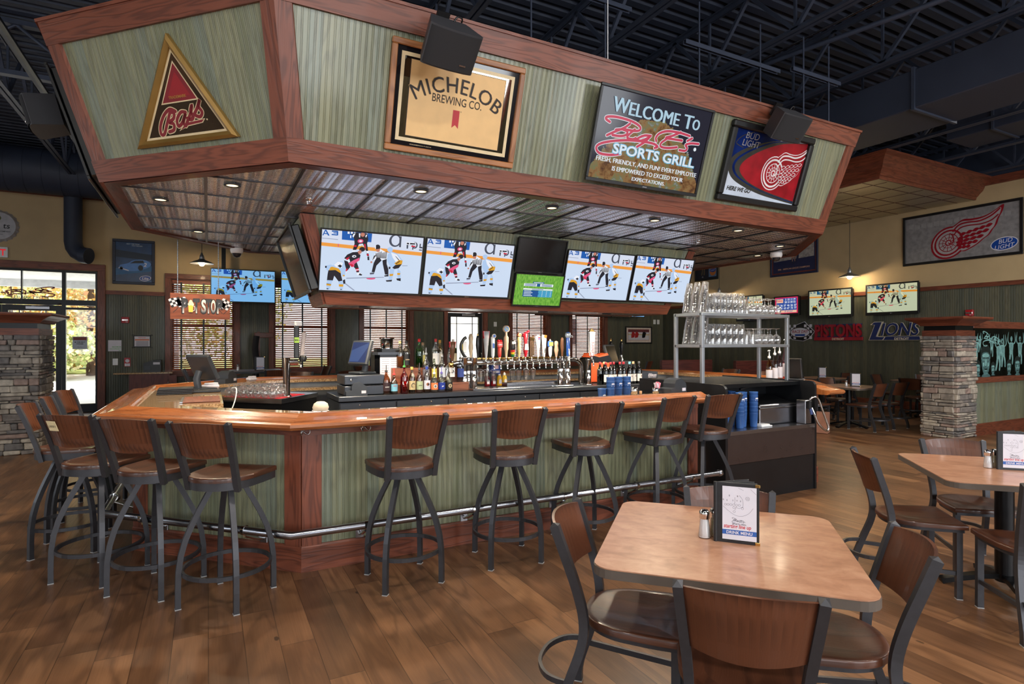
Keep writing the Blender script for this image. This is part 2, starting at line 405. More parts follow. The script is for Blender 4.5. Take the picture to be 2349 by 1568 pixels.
        if caps and not closed:
            for i, e in ((0, 0), (N-1, 1)):
                vs = [(P[i].x+D[i].x*o, P[i].y+D[i].y*o, z) for o, z in prof]
                f = list(range(k)); s.add(vs, [f if (e == 0) == (pa > 0) else f[::-1]], m, 'z')
        return s
    def fit(s, txt, x0, x1, z0, z1, y, m, bold=0., shear=0., grow=0., fat=0.):
        vs, fs = textgeo(txt, bold, 1.0); xs = [v[0] for v in vs]; zs = [v[1] for v in vs]; ax, bx, az, bz = min(xs), max(xs), min(zs), max(zs)
        x0 -= grow; x1 += grow; z0 -= grow; z1 += grow
        if fat:
            for k, dx in enumerate((-fat, fat)): s.fit(txt, x0+dx, x1+dx, z0, z1, y+.00015*(k+1), m, bold, shear)
        return s.add([(x0+(a-ax)/(bx-ax)*(x1-x0)+shear*(b-az)/(bz-az)*(z1-z0), y, z0+(b-az)/(bz-az)*(z1-z0)) for a, b in vs], fs, m)
    def text(s, txt, size, x, z, y, m, bold=0., align='CENTER', shear=0., sx=1., sp=1., warp=None, rot=0.):
        vs, fs = textgeo(txt, bold/size if size else 0, sp); w = max(v[0] for v in vs) if vs else 0; out = []
        cr, sr = math.cos(rot), math.sin(rot)
        for px, py in vs:
            X = (px-(w/2 if align == 'CENTER' else (w if align == 'RIGHT' else 0)))*size*sx; Z = py*size; X += Z*shear
            if warp: X, Z = warp(X, Z)
            out.append((x+X*cr-Z*sr, y, z+X*sr+Z*cr))
        return s.add(out, fs, m)
TXT = {}
def textgeo(txt, bold, sp):
    key = (txt, round(bold, 4), sp)
    if key in TXT: return TXT[key]
    cu = bpy.data.curves.new('lettering', 'FONT'); cu.body = txt; cu.size = 1; cu.offset = bold; cu.space_character = sp; cu.resolution_u = 3
    ob = bpy.data.objects.new('lettering', cu); COL.objects.link(ob)
    dg = bpy.context.evaluated_depsgraph_get(); me = bpy.data.meshes.new_from_object(ob.evaluated_get(dg))
    vs = [(v.co.x, v.co.y) for v in me.vertices]; fs = []
    for p in me.polygons:
        f = list(p.vertices)
        if area2([vs[i] for i in f]) < 0: f = f[::-1]
        fs.append(f)
    mnx = min([v[0] for v in vs] or [0]); vs = [(a-mnx, b) for a, b in vs]
    bpy.data.objects.remove(ob); bpy.data.curves.remove(cu); bpy.data.meshes.remove(me)
    TXT[key] = (vs, fs); return TXT[key]
def catmull(pts, k=6, closed=False):
    P = [Vector(p) for p in pts]; out = []; n = len(P)
    for i in range(n if closed else n-1):
        a = P[(i-1) % n] if closed else P[max(0, i-1)]; b = P[i]; c = P[(i+1) % n]; d = P[(i+2) % n] if closed else P[min(n-1, i+2)]
        for j in range(k):
            t = j/k
            out.append(.5*((2*b)+(c-a)*t+(2*a-5*b+4*c-d)*t*t+(3*b-a-3*c+d)*t**3))
    if not closed: out.append(P[-1])
    return out
def rrect(w, h, r, n=5):
    return [(sx*(w/2-r)+r*math.cos(a0+PI/2*i/n), sy*(h/2-r)+r*math.sin(a0+PI/2*i/n)) for sx, sy, a0 in ((1, 1, 0), (-1, 1, PI/2), (-1, -1, PI), (1, -1, 1.5*PI)) for i in range(n+1)]
def WM(o):
    m = Matrix.LocRotScale(o.location, o.rotation_euler, o.scale)
    return WM(o.parent) @ m if o.parent else m
def obj(name, mb, parent=None, label=None, world=False, loc=None, rot=None, kind=None):
    me = bpy.data.meshes.new(name); vs = mb.V
    if world and parent is not None:
        I = WM(parent).inverted(); vs = [I @ v for v in vs]
    me.from_pydata([tuple(v) for v in vs], [], mb.F)
    for m in mb.mats: me.materials.append(m)
    me.polygons.foreach_set('material_index', mb.MI); me.polygons.foreach_set('use_smooth', mb.SM)
    ul = me.uv_layers.new(name='uv'); flat = [c for f in mb.UV for uv in f for c in uv]
    ul.data.foreach_set('uv', flat); me.update()
    o = bpy.data.objects.new(name, me); COL.objects.link(o); o.parent = parent
    if loc: o.location = loc
    if rot: o.rotation_euler = rot
    if label: o['label'] = label
    if kind: o['kind'] = kind
    return o
def tag(o, label, cat, group=None, kind=None):
    o['label'] = label; o['category'] = cat
    if group: o['group'] = group
    if kind: o['kind'] = kind
    return o
def thing(name, label, cat, loc=(0, 0, 0), rot=0., group=None):
    o = bpy.data.objects.new(name, None); COL.objects.link(o); o.location = loc
    o.rotation_euler = rot if isinstance(rot, tuple) else (0, 0, rot); o.empty_display_size = .1
    return tag(o, label, cat, group)
def struct(name, mb):
    o = obj(name, mb); o['kind'] = 'structure'; return o
def dup(root, loc, rot, label=None, group=None):
    r = root.copy(); COL.objects.link(r); r.location = loc; r.rotation_euler = rot if isinstance(rot, tuple) else (0, 0, rot)
    if label: r['label'] = label
    if group: r['group'] = group
    for ch in list(root.children):
        c = ch.copy(); COL.objects.link(c); c.parent = r
        for g in list(ch.children):
            d = g.copy(); COL.objects.link(d); d.parent = c
    return r
# ================================================================ the room
H_WALL = 6.2; Z_DECK = 5.75
mb = MB(); mb.box(((LEFT_X+RIGHT_X)/2, (FRONT_Y+BACK_Y)/2, -.1), (RIGHT_X-LEFT_X+.6, BACK_Y-FRONT_Y+.6, .2), 'floor'); struct('floor', mb)
# roof deck: ribs run along x
mb = MB(); pr = []; y = FRONT_Y
while y < BACK_Y:
    pr += [(y, Z_DECK), (y+.10, Z_DECK), (y+.125, Z_DECK+.075), (y+.175, Z_DECK+.075)]; y += .2
n = len(pr)
vs = [(LEFT_X, p[0], p[1]) for p in pr]+[(RIGHT_X, p[0], p[1]) for p in pr]
mb.add(vs, [[i, i+1, n+i+1, n+i] for i in range(n-1)], 'ceil', 'x')
mb.box(((LEFT_X+RIGHT_X)/2, (FRONT_Y+BACK_Y)/2, Z_DECK+.2), (RIGHT_X-LEFT_X+.6, BACK_Y-FRONT_Y+.6, .1), 'ceil')
struct('ceiling', mb)
# windows in the back wall (opening x0, x1, z0, z1)
WINS = [(-.78, .575, .86, 3.05), (1.47, 2.86, .86, 3.05), (3.73, 5.02, .86, 3.05), (8.30, 9.56, .90, 3.05), (10.50, 11.80, .90, 3.05)]
DOORX = (-7.2, -2.2, 0, 3.14)
BDOOR = (6.17, 7.33, 0, 2.45)
OPEN = sorted([(DOORX[0], DOORX[1], 0, DOORX[3]), BDOOR]+WINS)
BELT = 2.66
def wall_with_openings(name, a0, a1, opens, place, belt, top):
    """place(a, z, size) -> adds; wall split in vertical strips around openings, below/above the belt"""
    mb = MB(place)
    def put(x0, x1, z0, z1):
        if x1-x0 < .001 or z1-z0 < .001: return
        for lo, hi, m in ((0, belt, 'beadwall'), (belt, 4.85, 'yellow'), (4.85, top, 'ceil')):
            p, q = max(lo, z0), min(hi, z1)
            if q > p: mb.box(((x0+x1)/2, .1, (p+q)/2), (x1-x0, .2, q-p), m, 'z')
    x = a0
    for o in sorted(opens):
        put(x, o[0], 0, top); put(o[0], o[1], 0, o[2]); put(o[0], o[1], o[3], top); x = o[1]
    put(x, a1, 0, top); return struct(name, mb)
TB = Matrix.Translation((0, BACK_Y, 0))
TR = Matrix.Translation((RIGHT_X, 0, 0)) @ Matrix.Rotation(-PI/2, 4, 'Z')   # local x -> -y, local y -> +x
TL = Matrix.Translation((LEFT_X, 0, 0)) @ Matrix.Rotation(PI/2, 4, 'Z')     # local x -> +y, local y -> -x
TF = Matrix.Translation((0, FRONT_Y, 0)) @ Matrix.Rotation(PI, 4, 'Z')
wall_with_openings('wall_back', LEFT_X-.2, RIGHT_X+.2, OPEN, TB, BELT, H_WALL)
wall_with_openings('wall_right', -BACK_Y, -FRONT_Y, [], TR, BELT+.09, H_WALL)
fw = [(-x-1.0, -x+1.0, .9, 3.5) for x in (-5.2, -1.6, 2.0, 5.6, 9.2)]
wall_with_openings('wall_front', -RIGHT_X, -LEFT_X, fw, TF, BELT, H_WALL)
lw = [(y-1.0, y+1.0, .9, 3.5) for y in (-3.0, .5, 8.5)]
wall_with_openings('wall_left', FRONT_Y, BACK_Y, lw, TL, BELT, H_WALL)
# trims: belt rails, crown, baseboards
def run(mb, x0, x1, z, h, d, m): mb.box(((x0+x1)/2, -d/2, z), (x1-x0, d, h), m, 'x')
mb = MB(TB)
edges = [LEFT_X]+[v for o in OPEN for v in (o[0]-.13, o[1]+.13)]+[RIGHT_X]
for i in range(0, len(edges), 2):
    if edges[i+1] > edges[i]: run(mb, edges[i], edges[i+1], BELT+.02, .09, .035, 'trim')
run(mb, LEFT_X, RIGHT_X, 4.80, .14, .05, 'trim'); struct('trim_1', mb)
mb = MB(TR); run(mb, -BACK_Y, -FRONT_Y, BELT+.10, .09, .035, 'trim'); run(mb, -BACK_Y, -FRONT_Y, 4.90, .16, .06, 'trim'); struct('trim_2', mb)
mb = MB(TF); run(mb, -RIGHT_X, -LEFT_X, 4.8, .16, .06, 'trim'); struct('trim_3', mb)
mb = MB(TL); run(mb, FRONT_Y, BACK_Y, 4.8, .16, .06, 'trim'); struct('trim_4', mb)
mb = MB(TB); xs = [DOORX[1]+.12, BDOOR[0]-.12, BDOOR[1]+.12, RIGHT_X]
run(mb, xs[0], xs[1], .09, .18, .03, 'trim'); run(mb, xs[2], xs[3], .09, .18, .03, 'trim'); struct('baseboard_back', mb)
mb = MB(TR); run(mb, -BACK_Y, -FRONT_Y, .09, .18, .03, 'trim'); struct('baseboard_right', mb)
# windows with frames, panes and the reveals; blinds are things of their own
def casing(mb, x0, x1, z0, z1, w=.12, d=.05, bottom=True):
    mb.box((x0-w/2, -d/2, (z0+z1)/2), (w, d, z1-z0+2*w*bottom), 'trim', 'z', .006); mb.box((x1+w/2, -d/2, (z0+z1)/2), (w, d, z1-z0+2*w*bottom), 'trim', 'z', .006)
    mb.box(((x0+x1)/2, -d/2-.004, z1+w/2), (x1-x0+2*w, d, w), 'trim', 'x', .006)
    if bottom: mb.box(((x0+x1)/2, -d/2-.008, z0-w/2), (x1-x0+2*w, d+.02, w), 'trim', 'x', .006)
    mb.box((x0+.008, .1, (z0+z1)/2), (.016, .2, z1-z0), 'trim', 'z'); mb.box((x1-.008, .1, (z0+z1)/2), (.016, .2, z1-z0), 'trim', 'z')
    mb.box(((x0+x1)/2, .1, z1-.008), (x1-x0-.034, .2, .016), 'trim', 'x')
    if bottom: mb.box(((x0+x1)/2, .1, z0+.008), (x1-x0-.034, .2, .016), 'trim', 'x')
SLAT = wood('blind_slat_wood', (124, 58, 32), (176, 92, 54), .4, .1)
def blind(x0, x1, z0, z1, label):
    b = thing('window_blind', label, 'blind', ((x0+x1)/2, BACK_Y+.075, z0+.02), 0, 'wooden blinds of the back wall')
    w = x1-x0-.05; h = z1-z0-.04; mb = MB(); z = .03; k = 0
    R = Matrix.Rotation(math.radians(38), 3, 'X')
    while z < h-.1:
        mb.box((0, 0, z), (w, .05, .004), SLAT, 'x', 0, R); z += .0485
    obj('slats', mb, b)
    mb = MB(); mb.box((0, 0, h-.045), (w+.01, .06, .085), SLAT, 'x'); obj('headrail', mb, b)
    mb = MB(); mb.box((0, 0, .008), (w, .05, .016), SLAT, 'x'); obj('bottom_rail', mb, b)
    for f in (-.36, .0, .36):
        mb = MB(); mb.box((f*w, -.03, h/2-.02), (.038, .003, h-.06), 'black', 'z'); obj('ladder_tape', mb, b)
    mb = MB(); mb.tube([(-w*.43, -.035, h-.08), (-w*.43, -.035, h*.36)], .004, 'black', 6); obj('pull_cord', mb, b)
    return b
WL = ['wooden window blind behind the hanging checkered-flag sign', 'wooden window blind right of the beadboard strip, behind the single beer tap', 'wooden window blind behind the black bar register, left of the glazed door',
      'wooden window blind behind the long row of tap handles', 'wooden window blind farthest to the right, behind the orange lottery box']
for i, w in enumerate(WINS):
    mb = MB(TB); casing(mb, *w)
    x0, x1, z0, z1 = w
    for x in (x0+.035, x1-.035): mb.box((x, .15, (z0+z1)/2), (.04, .05, z1-z0-.04), 'trimdark', 'z')
    for z in (z0+.035, (z0+z1)/2, z1-.035): mb.box(((x0+x1)/2, .15, z), (x1-x0-.11, .05, .04), 'trimdark', 'x')
    mb.box(((x0+x1)/2, .16, (z0+z1)/2), (x1-x0-.08, .006, z1-z0-.08), 'pane')
    struct('window_%d' % (i+1), mb); blind(x0, x1, z0, z1, WL[i])
for nm, T_, ws in (('f', TF, fw), ('l', TL, lw)):
    for w in ws:
        mb = MB(T_); casing(mb, *w)
        mb.box(((w[0]+w[1])/2, .12, (w[2]+w[3])/2), (.05, .05, w[3]-w[2]), 'trimdark', 'z'); mb.box(((w[0]+w[1])/2, .12, 2.4), (w[1]-w[0], .045, .05), 'trimdark', 'x')
        struct('window_%d' % (6+(fw+lw).index(w)), mb)
# entrance: dark storefront with transom, two doors, sidelight
mb = MB(TB)
x0, x1, z1 = DOORX[0], DOORX[1], DOORX[3]
mb.box((x1+.075, -.03, (z1+.15)/2), (.15, .07, z1+.15), 'trim', 'z', .008); mb.box(((x0+x1)/2, -.034, z1+.075), (x1-x0+.3, .07, .15), 'trim', 'x', .008)
mb.box((x0-.075, -.03, (z1+.15)/2), (.15, .07, z1+.15), 'trim', 'z', .008)
F = 'blackm'
ZT = 2.43
def vbar(x, z0, z1, w=.05, y=.1, d=.09): mb.box((x, y, (z0+z1)/2), (w, d, z1-z0), F, 'z')
def hbar(x0, x1, z, h=.05, y=.1, d=.085): mb.box(((x0+x1)/2, y, z), (x1-x0, d, h), F, 'x')
MUL = [-7.17, -4.9, -2.82, -2.225]
for x in MUL: vbar(x, 0, z1, .07 if x > -2.9 and x < -2.8 else .05)
hbar(x0, x1, z1-.025); hbar(x0, x1, ZT, .12); hbar(x0, x1, .04, .08); hbar(-2.8, x1, 2.30, .05); hbar(-2.8, x1, .13, .1)
for x in (-6.1, -3.55): vbar(x, ZT, z1, .02)
for x in (-4.15, ): vbar(x, ZT+.05, 2.82, .02)
mb.box((-3.86, .11, (ZT+z1)/2), (2.05, .006, z1-ZT-.08), 'pane'); mb.box((-5.95, .11, (ZT+z1)/2), (2.05, .006, z1-ZT-.08), 'pane')
mb.box((-2.51, .11, 2.77), (.52, .006, .62), 'pane'); mb.box((-2.51, .11, 1.24), (.52, .006, 2.05), 'pane')
mb.box((-6.03, .11, 1.2), (2.2, .006, 2.3), 'pane')
struct('window_20', mb)
def glazed_door(n, x0, x1, zt, flip=False):
    global mb
    mb = MB(TB); w = .1
    vbar(x0+w/2, .02, zt, w); vbar(x1-w/2, .02, zt, w); hbar(x0+w, x1-w, zt-.06, .12); hbar(x0+w, x1-w, .16, .28); hbar(x0+w, x1-w, .95, .06)
    for f in (.22, .78): vbar(x0+w+(x1-x0-2*w)*f, .3, zt-.12, .018, .1, .03)
    for z in (.42, zt-.32): hbar(x0+w, x1-w, z, .018, .1, .03)
    mb.box(((x0+x1)/2, .105, (zt+.2)/2+.03), (x1-x0-2*w+.01, .006, zt-.4), 'pane')
    d = struct('door_%d' % n, mb)
    h = MB(TB); hx = x0+w/2 if flip else x1-w/2
    h.tube([(hx, .05, .85), (hx, -.02, .88), (hx, -.02, 1.22), (hx, .05, 1.25)], .012, 'inox', 8); obj('door_handle', h, d)
    c = MB(TB); c.box(((x0+x1)/2+.1, .03, zt-.06), (.42, .06, .07), 'inox', None, .008); c.tube([((x0+x1)/2, .02, zt-.02), ((x0+x1)/2+.35, -.05, zt), ((x0+x1)/2+.5, .04, zt+.04)], .01, 'inox', 6); obj('door_closer', c, d)
    return d
glazed_door(1, -3.87, -2.86, 2.36, True); glazed_door(2, -4.87, -3.88, 2.36)
mb = MB(TB)
# the side exit with its single tall pane
bx0, bx1, bz = BDOOR[0], BDOOR[1], BDOOR[3]
casing(mb, bx0, bx1, 0, bz, .12, .05, False); struct('trim_5', mb)
glazed_door(3, bx0+.03, bx1-.03, bz-.03)
# outside: pavement, porch roof, building, autumn trees
mb = MB(); mb.box((3, 38, -.12), (120, 44, .1), 'concrete'); o = obj('pavement', mb); o['kind'] = 'structure'
mb = MB(); gr = pm('grass_verge', (150, 160, 90), .9, var=.3, scale=3); mb.box((-10, 47, -.03), (80, 22, .06), gr); o = obj('grass_verge', mb); o['kind'] = 'structure'
mb = MB(); pw = pm('white_soffit_board', (225, 228, 230), .6)
for k in range(18): mb.box((-5, 16.35+k*.2, 3.26), (8.6, .19, .03), pw, 'x')
mb.box((-5, 19.9, 3.2), (8.6, .12, .3), pw, 'x')
for x in (-8.8, -.9): mb.box((x, 19.75, 1.55), (.25, .25, 3.2), pw, 'z')
tag(obj('porch_roof', mb), 'white boarded porch roof outside the entrance doors', 'porch')
mb = MB(); bw = pm('pale_cladding', (205, 202, 196), .8); mb.box((17, 33, 2.6), (16, 6, 5.4), bw); mb.box((17, 29.97, 5.25), (16.3, .3, .3), pw); mb.box((19.5, 29.95, 2.2), (1.4, .12, 1.5), 'dark')
tag(obj('neighbouring_building', mb), 'pale flat-roofed building seen through the side exit door', 'building')
LEAF = [pm('leaf_'+n, c, .7, var=.3, scale=2) for n, c in (('gold', (226, 190, 116)), ('rust', (216, 164, 116)), ('lime', (186, 198, 126)), ('olive', (156, 176, 120)), ('straw', (226, 212, 160)))]
def tree(x, y, h, r, pal, label, rnd):
    t = thing('autumn_tree', label, 'tree', (x, y, 0), 0, 'autumn trees across the road')
    mb = MB(); mb.lathe([(.2, -.05), (.16, h*.4), (.06, h*.8)], pm('bark', (84, 66, 52), .9), 8); obj('trunk', mb, t)
    mb = MB()
    for i in range(3200):
        while True:
            p = Vector((rnd.uniform(-1, 1), rnd.uniform(-1, 1), rnd.uniform(-1, 1)))
            if .35 < p.length < 1: break
        c = Vector((p.x*r, p.y*r, h*.52+p.z*h*.5)); s = rnd.uniform(.06, .15)
        a = Vector((rnd.gauss(0, 1), rnd.gauss(0, 1), rnd.gauss(0, 1))).normalized()*s; b = a.cross(Vector((rnd.gauss(0, 1), rnd.gauss(0, 1), rnd.gauss(0, 1)))).normalized()*s*.8
        mb.add([c-a, c-b, c+a, c+b], [(0, 1, 2, 3)], LEAF[pal[i % len(pal)]])
    obj('foliage', mb, t)
rnd = random.Random(3)
mb = MB()
for i in range(16000):
    x = rnd.uniform(-20, -4.2); z = rnd.uniform(0, 9)*rnd.uniform(.3, 1); y = rnd.uniform(40, 43); s = rnd.uniform(.1, .24); c = Vector((x, y, z+.2))
    a = Vector((rnd.gauss(0, 1), rnd.gauss(0, .4), rnd.gauss(0, 1))).normalized()*s; b = Vector((-a.z, rnd.gauss(0, .1), a.x))*.9
    mb.add([c-a, c-b, c+a, c+b], [(0, 1, 2, 3)], LEAF[int(abs(math.sin(x*.7)+math.sin(z*.9+x*.3))*2.49+rnd.random()*.9) % 5])
tag(obj('woodland', mb), 'bank of pale autumn foliage filling the view behind the trees', 'woodland', kind='stuff')
for x, y, h, r, pal, l in ((-14.5, 33, 7.5, 2.9, (0, 4, 1), 'golden autumn tree seen at the far left of the entrance glass'), (-10.5, 35, 8.5, 3, (2, 3, 4), 'lime green autumn tree behind the left entrance door'),
        (-7.6, 32, 6.8, 2.5, (0, 0, 4, 2), 'yellow autumn tree behind the right entrance door'), (-5.0, 34, 7.8, 2.8, (1, 0, 4), 'orange autumn tree behind the door sidelight'),
        (-2.2, 36, 8, 3, (2, 3, 2), 'green tree glimpsed through the slats of the leftmost blind'), (1.5, 37, 8, 3, (3, 2, 0), 'olive tree glimpsed through the second blind from the left'),
        (-18.5, 37, 9, 3.5, (1, 1, 0), 'rust coloured tree beyond the left end of the porch'), (-6.5, 31, 2.6, 2.2, (2, 2, 4), 'low lime green bush under the trees outside the doors'), (-10.2, 31, 2.4, 2.2, (2, 3, 4), 'low olive bush left of the lime green one outside')):
    tree(x, y, h, r, pal, l, rnd)
# ---------------------------------------------------------------- roof steel
def joist(x, label):
    t = thing('roof_joist', label, 'joist', (x, FRONT_Y, 4.98), 0, 'open web steel roof joists')
    L = BACK_Y-FRONT_Y
    mb = MB()
    for s in (-1, 1): mb.box((s*.035, L/2, .02), (.05, L, .012), 'ceil2', 'y'); mb.box((s*.014, L/2, .045), (.012, L, .05), 'ceil2', 'y')
    obj('bottom_chord', mb, t); mb = MB()
    for s in (-1, 1): mb.box((s*.035, L/2, .765), (.05, L, .012), 'ceil2', 'y'); mb.box((s*.014, L/2, .735), (.012, L, .05), 'ceil2', 'y')
    obj('top_chord', mb, t); mb = MB(); y = .3; up = False; S4 = [(.02, .02), (-.02, .02), (-.02, -.02), (.02, -.02)]
    while y < L-.8:
        a = (0, y, .04 if not up else .74); b = (0, y+.62, .74 if not up else .04); mb.tube([a, b], .02, 'ceil2', 4, sect=S4, ref=(1, 0, 0))
        if up: mb.tube([(0, y+.62, .04), (0, y+.62, .74)], .014, 'ceil2', 4, sect=[(a*.7, b*.7) for a, b in S4], ref=(1, 0, 0))
        y += .62; up = not up
    obj('web', mb, t); return t
JX = [5.77+1.65*k for k in range(-8, 6)]
jl = []
j0 = None
for i, x in enumerate(JX):
    if x < LEFT_X+.3 or x > RIGHT_X-.1: continue
    lab = 'dark navy open web roof joist, number %d counting from the left wall' % (len(jl)+1)
    lab = ('dark navy steel roof joist, ' + ['closest to the left wall', 'second from the left wall', 'third from the left wall', 'fourth from the left wall', 'left of the canopy\'s bottle-logo end', 'over the left end of the bar canopy', 'over the corner post of the bar canopy', 'over the amber beer mirror', 'over the welcome screen', 'over the right end of the bar canopy', 'just right of the bar canopy', 'over the left end of the small tin soffit', 'over the middle of the small tin soffit', 'closest to the right wall'][len(jl) % 14])
    if j0 is None: j0 = joist(x, lab); jl.append(j0)
    else: jl.append(dup(j0, (x, FRONT_Y, 4.98), 0, lab))
# girders along x
for y, lab in ((2.0, 'dark steel girder crossing the roof in front of the bar canopy'), (9.6, 'dark steel girder crossing the roof behind the bar canopy')):
    mb = MB(); L = RIGHT_X-LEFT_X; cx = (RIGHT_X+LEFT_X)/2
    for z in (5.02, 5.68): mb.box((cx, y, z), (L, .11, .06), 'ceil2', 'x')
    x = LEFT_X+.2; up = False
    while x < RIGHT_X-.9:
        mb.tube([(x, y, 5.04 if not up else 5.66), (x+.8, y, 5.66 if not up else 5.04)], .022, 'ceil2', 6); x += .8; up = not up
    tag(obj('roof_girder', mb), lab, 'girder')
# ducts
def rduct(name, x, y0, y1, w, z0, z1, label, g=None):
    d = thing(name, label, 'duct', (x, y0, z0), 0, g); mb = MB(); mb.box((0, (y1-y0)/2, (z1-z0)/2), (w, y1-y0, z1-z0), 'ceil', 'y', .01); obj('duct_body', mb, d)
    y = .0
    while y < y1-y0:
        m = MB(); m.box((0, y+.02, (z1-z0)/2), (w+.05, .035, z1-z0+.05), 'ceil2', 'x'); obj('flange', m, d); y += 1.5
    return d
rduct('air_duct', 8.2, 2.5, 12.0, .95, 4.45, 4.93, 'large dark rectangular air duct between the bar canopy and the tin soffit')
rduct('air_duct', 11.8, .2, 5.4, .85, 5.06, 5.5, 'dark rectangular air duct high above the right hand tables')
mb = MB(); mb.tube([(LEFT_X+.1, 15.15, 5.1), (4.5, 15.15, 5.1)], .46, 'ceil', 28)
x = LEFT_X+.5
while x < 4.4: mb.tube([(x-.012, 15.15, 5.1), (x+.012, 15.15, 5.1)], .468, 'ceil', 28); x += .3
tag(obj('round_duct', mb), 'big round dark duct running along the top of the back wall', 'duct')
mb = MB(); pth = [(-2.58, 15.42, 4.9), (-2.58, 15.42, 3.75)]+[(-2.58+.2*(1-math.cos(a)), 15.42-.3*(1-math.cos(a)), 3.7-.25*math.sin(a)) for a in (.2, .5, .8, 1.1, 1.35)]
pth = [(-2.58, 15.42, 4.85), (-2.58, 15.42, 4.3), (-2.58, 15.42, 3.72), (-2.56, 15.41, 3.6), (-2.5, 15.38, 3.5), (-2.4, 15.34, 3.43), (-2.28, 15.28, 3.41)]
mb.tube(pth, .165, 'ceil', 24); mb.tube([pth[-2], pth[-1]], .172, 'ceil2', 24)
tag(obj('duct_elbow', mb), 'vertical dark round duct with an elbow above the entrance doors', 'duct')
# strut channels with hanger rods that carry the canopy
def hanger(x0, x1, y, z, rods, lab):
    t = thing('strut_channel', lab, 'hanger', (x0, y, z), 0, 'strut channels holding the canopy'); mb = MB(); L = x1-x0
    mb.box((L/2, 0, .02), (L, .042, .006), 'ceil2', 'x'); mb.box((L/2, -.019, 0), (L, .005, .042), 'ceil2', 'x'); mb.box((L/2, .019, 0), (L, .005, .042), 'ceil2', 'x'); obj('channel', mb, t)
    for r, zb in rods:
        m = MB(); m.tube([(r-x0, 0, zb-z), (r-x0, 0, 4.97-z+.03)], .009, 'ceil2', 6); obj('rod', m, t)
hanger(4.2, 5.6, 4.3, 4.55, ((4.4, 3.8), (5.3, 3.8)), 'dark strut channel with two rods above the welcome screen')
hanger(5.75, 6.6, 4.25, 4.6, ((5.95, 3.8), (6.4, 3.8)), 'short dark strut channel above the right end of the canopy')
hanger(2.2, 3.6, 4.4, 4.75, ((2.5, 3.8), (3.3, 3.8)), 'dark strut channel above the amber beer mirror')
hanger(11.6, 12.9, 7.0, 5.2, ((11.8, 4.9), (12.7, 4.9)), 'dark strut channel above the small tin soffit')
mb = MB(); mb.tube([(6.9, 2.2, 5.06), (6.2, 5, 5.06), (5.8, 9, 5.06), (5.8, 14, 5.06)], .03, 'ceil2', 8); tag(obj('conduit_bundle', mb), 'bundle of dark conduit strapped along the roof joists', 'conduit')
mb = MB(); mb.tube([(6.02, -3, 5.02), (6.02, 14, 5.02)], .014, 'inox', 6); mb.tube([(6.05, -3, 5.03), (6.05, 14, 5.03)], .01, 'inox', 6)
tag(obj('cable_run', mb), 'grey cables tied along a roof joist over the welcome screen', 'cable')
mb = MB(); mb.tube([(2.86, 3.78, 3.84), (2.86, 3.78, 4.35), (2.95, 3.72, 4.97)], .004, 'white', 6); tag(obj('white_cable', mb), 'white cable dropping from the roof behind the canopy top', 'cable')
# track lights at upper left
TKX = -1.55
t = thing('track_light', 'dark ceiling light track with one lit spot at upper left', 'light', (TKX, 5, 4.25)); mb = MB(); mb.box((0, 4.2, 0), (.036, 8.4, .03), 'black', 'y'); mb.box((-.05, 4.2, .05), (.05, 8.4, .05), 'ceil2', 'y'); obj('track', mb, t)
for r in (1.0, 4.2, 7.5):
    mb = MB(); mb.tube([(0, r, 0), (0, r, 1.4)], .006, 'black', 6); obj('suspension_rod', mb, t)
mb = MB(); mb.lathe([(.02, .0), (.05, -.03), (.055, -.12)], 'black', 14, (0, 5.6, -.04)); o = obj('spot_head', mb, t); mb = MB(); mb.lathe([(0, -.125), (.045, -.122)], emit('warm_lamp', (255, 214, 150), 30), 14, (0, 5.6, -.04)); obj('bulb', mb, t)
lamp('track_spot', 'SPOT', (TKX, 10.6, 4.05), 60, (1, .8, .55), (0, 0, 0), spot_size=1.6, shadow_soft_size=.05)
t = thing('can_light', 'large black cylinder can light hanging at the left edge', 'light', (-3.0, 7.4, 3.9)); mb = MB(); mb.lathe([(.14, 0), (.145, .01), (.145, .32), (.12, .34), (0, .34)], 'black', 28); obj('can', mb, t)
mb = MB(); mb.lathe([(.118, .002), (.148, -.006), (.15, .012), (.145, .02)], 'white', 28); obj('trim_ring', mb, t); mb = MB(); mb.tube([(0, 0, .34), (0, 0, 1.8)], .012, 'black', 8); obj('stem', mb, t)
# ---------------------------------------------------------------- small tin soffit on the right wall
SZ = 4.56
t = thing('tin_soffit', 'dropped tin soffit with brown crown moulding by the right wall', 'soffit', (12.6, 10.8, SZ))
sx0, sy0 = 10.95, 6.3
pr = [(0, 0), (.03, .0), (.04, .03), (.045, .05), (.06, .055), (.10, .10), (.16, .15), (.165, .17), (.175, .18), (.20, .24), (.27, .31), (.33, .34), (.335, .37), (.05, .37), (0, .3)]
pth = [(sx0, 15.7), (sx0, sy0), (14.39, sy0)]
mb = MB(); mb.sweep(pth, [(o, SZ+z*1.15) for o, z in pr], 'trim'); obj('crown_moulding', mb, t, world=True)
mb = MB(); mb.box(((sx0+14.38)/2, (sy0+15.7)/2, SZ+.015), (14.36-sx0, 15.7-sy0, .02), 'tingold', 'x'); obj('tin_ceiling', mb, t, world=True)
mb = MB(); x = sx0+.35
while x < 14.3: mb.box((x, (sy0+15.7)/2, SZ+.004), (.02, 15.6-sy0, .008), 'trimdark', 'y'); x += .61
y = sy0+.3
while y < 15.6: mb.box(((sx0+14.36)/2, y, SZ+.0035), (14.34-sx0, .02, .008), 'trimdark', 'x'); y += .61
obj('ceiling_grid', mb, t, world=True)
mb = MB(); mb.lathe([(.03, .0), (.035, -.01), (.015, -.02), (.012, -.05), (.03, -.055)], 'black', 12, (11.6, 8.6, SZ)); tag(obj('sprinkler_head', mb), 'dark sprinkler head in the small tin soffit', 'sprinkler')
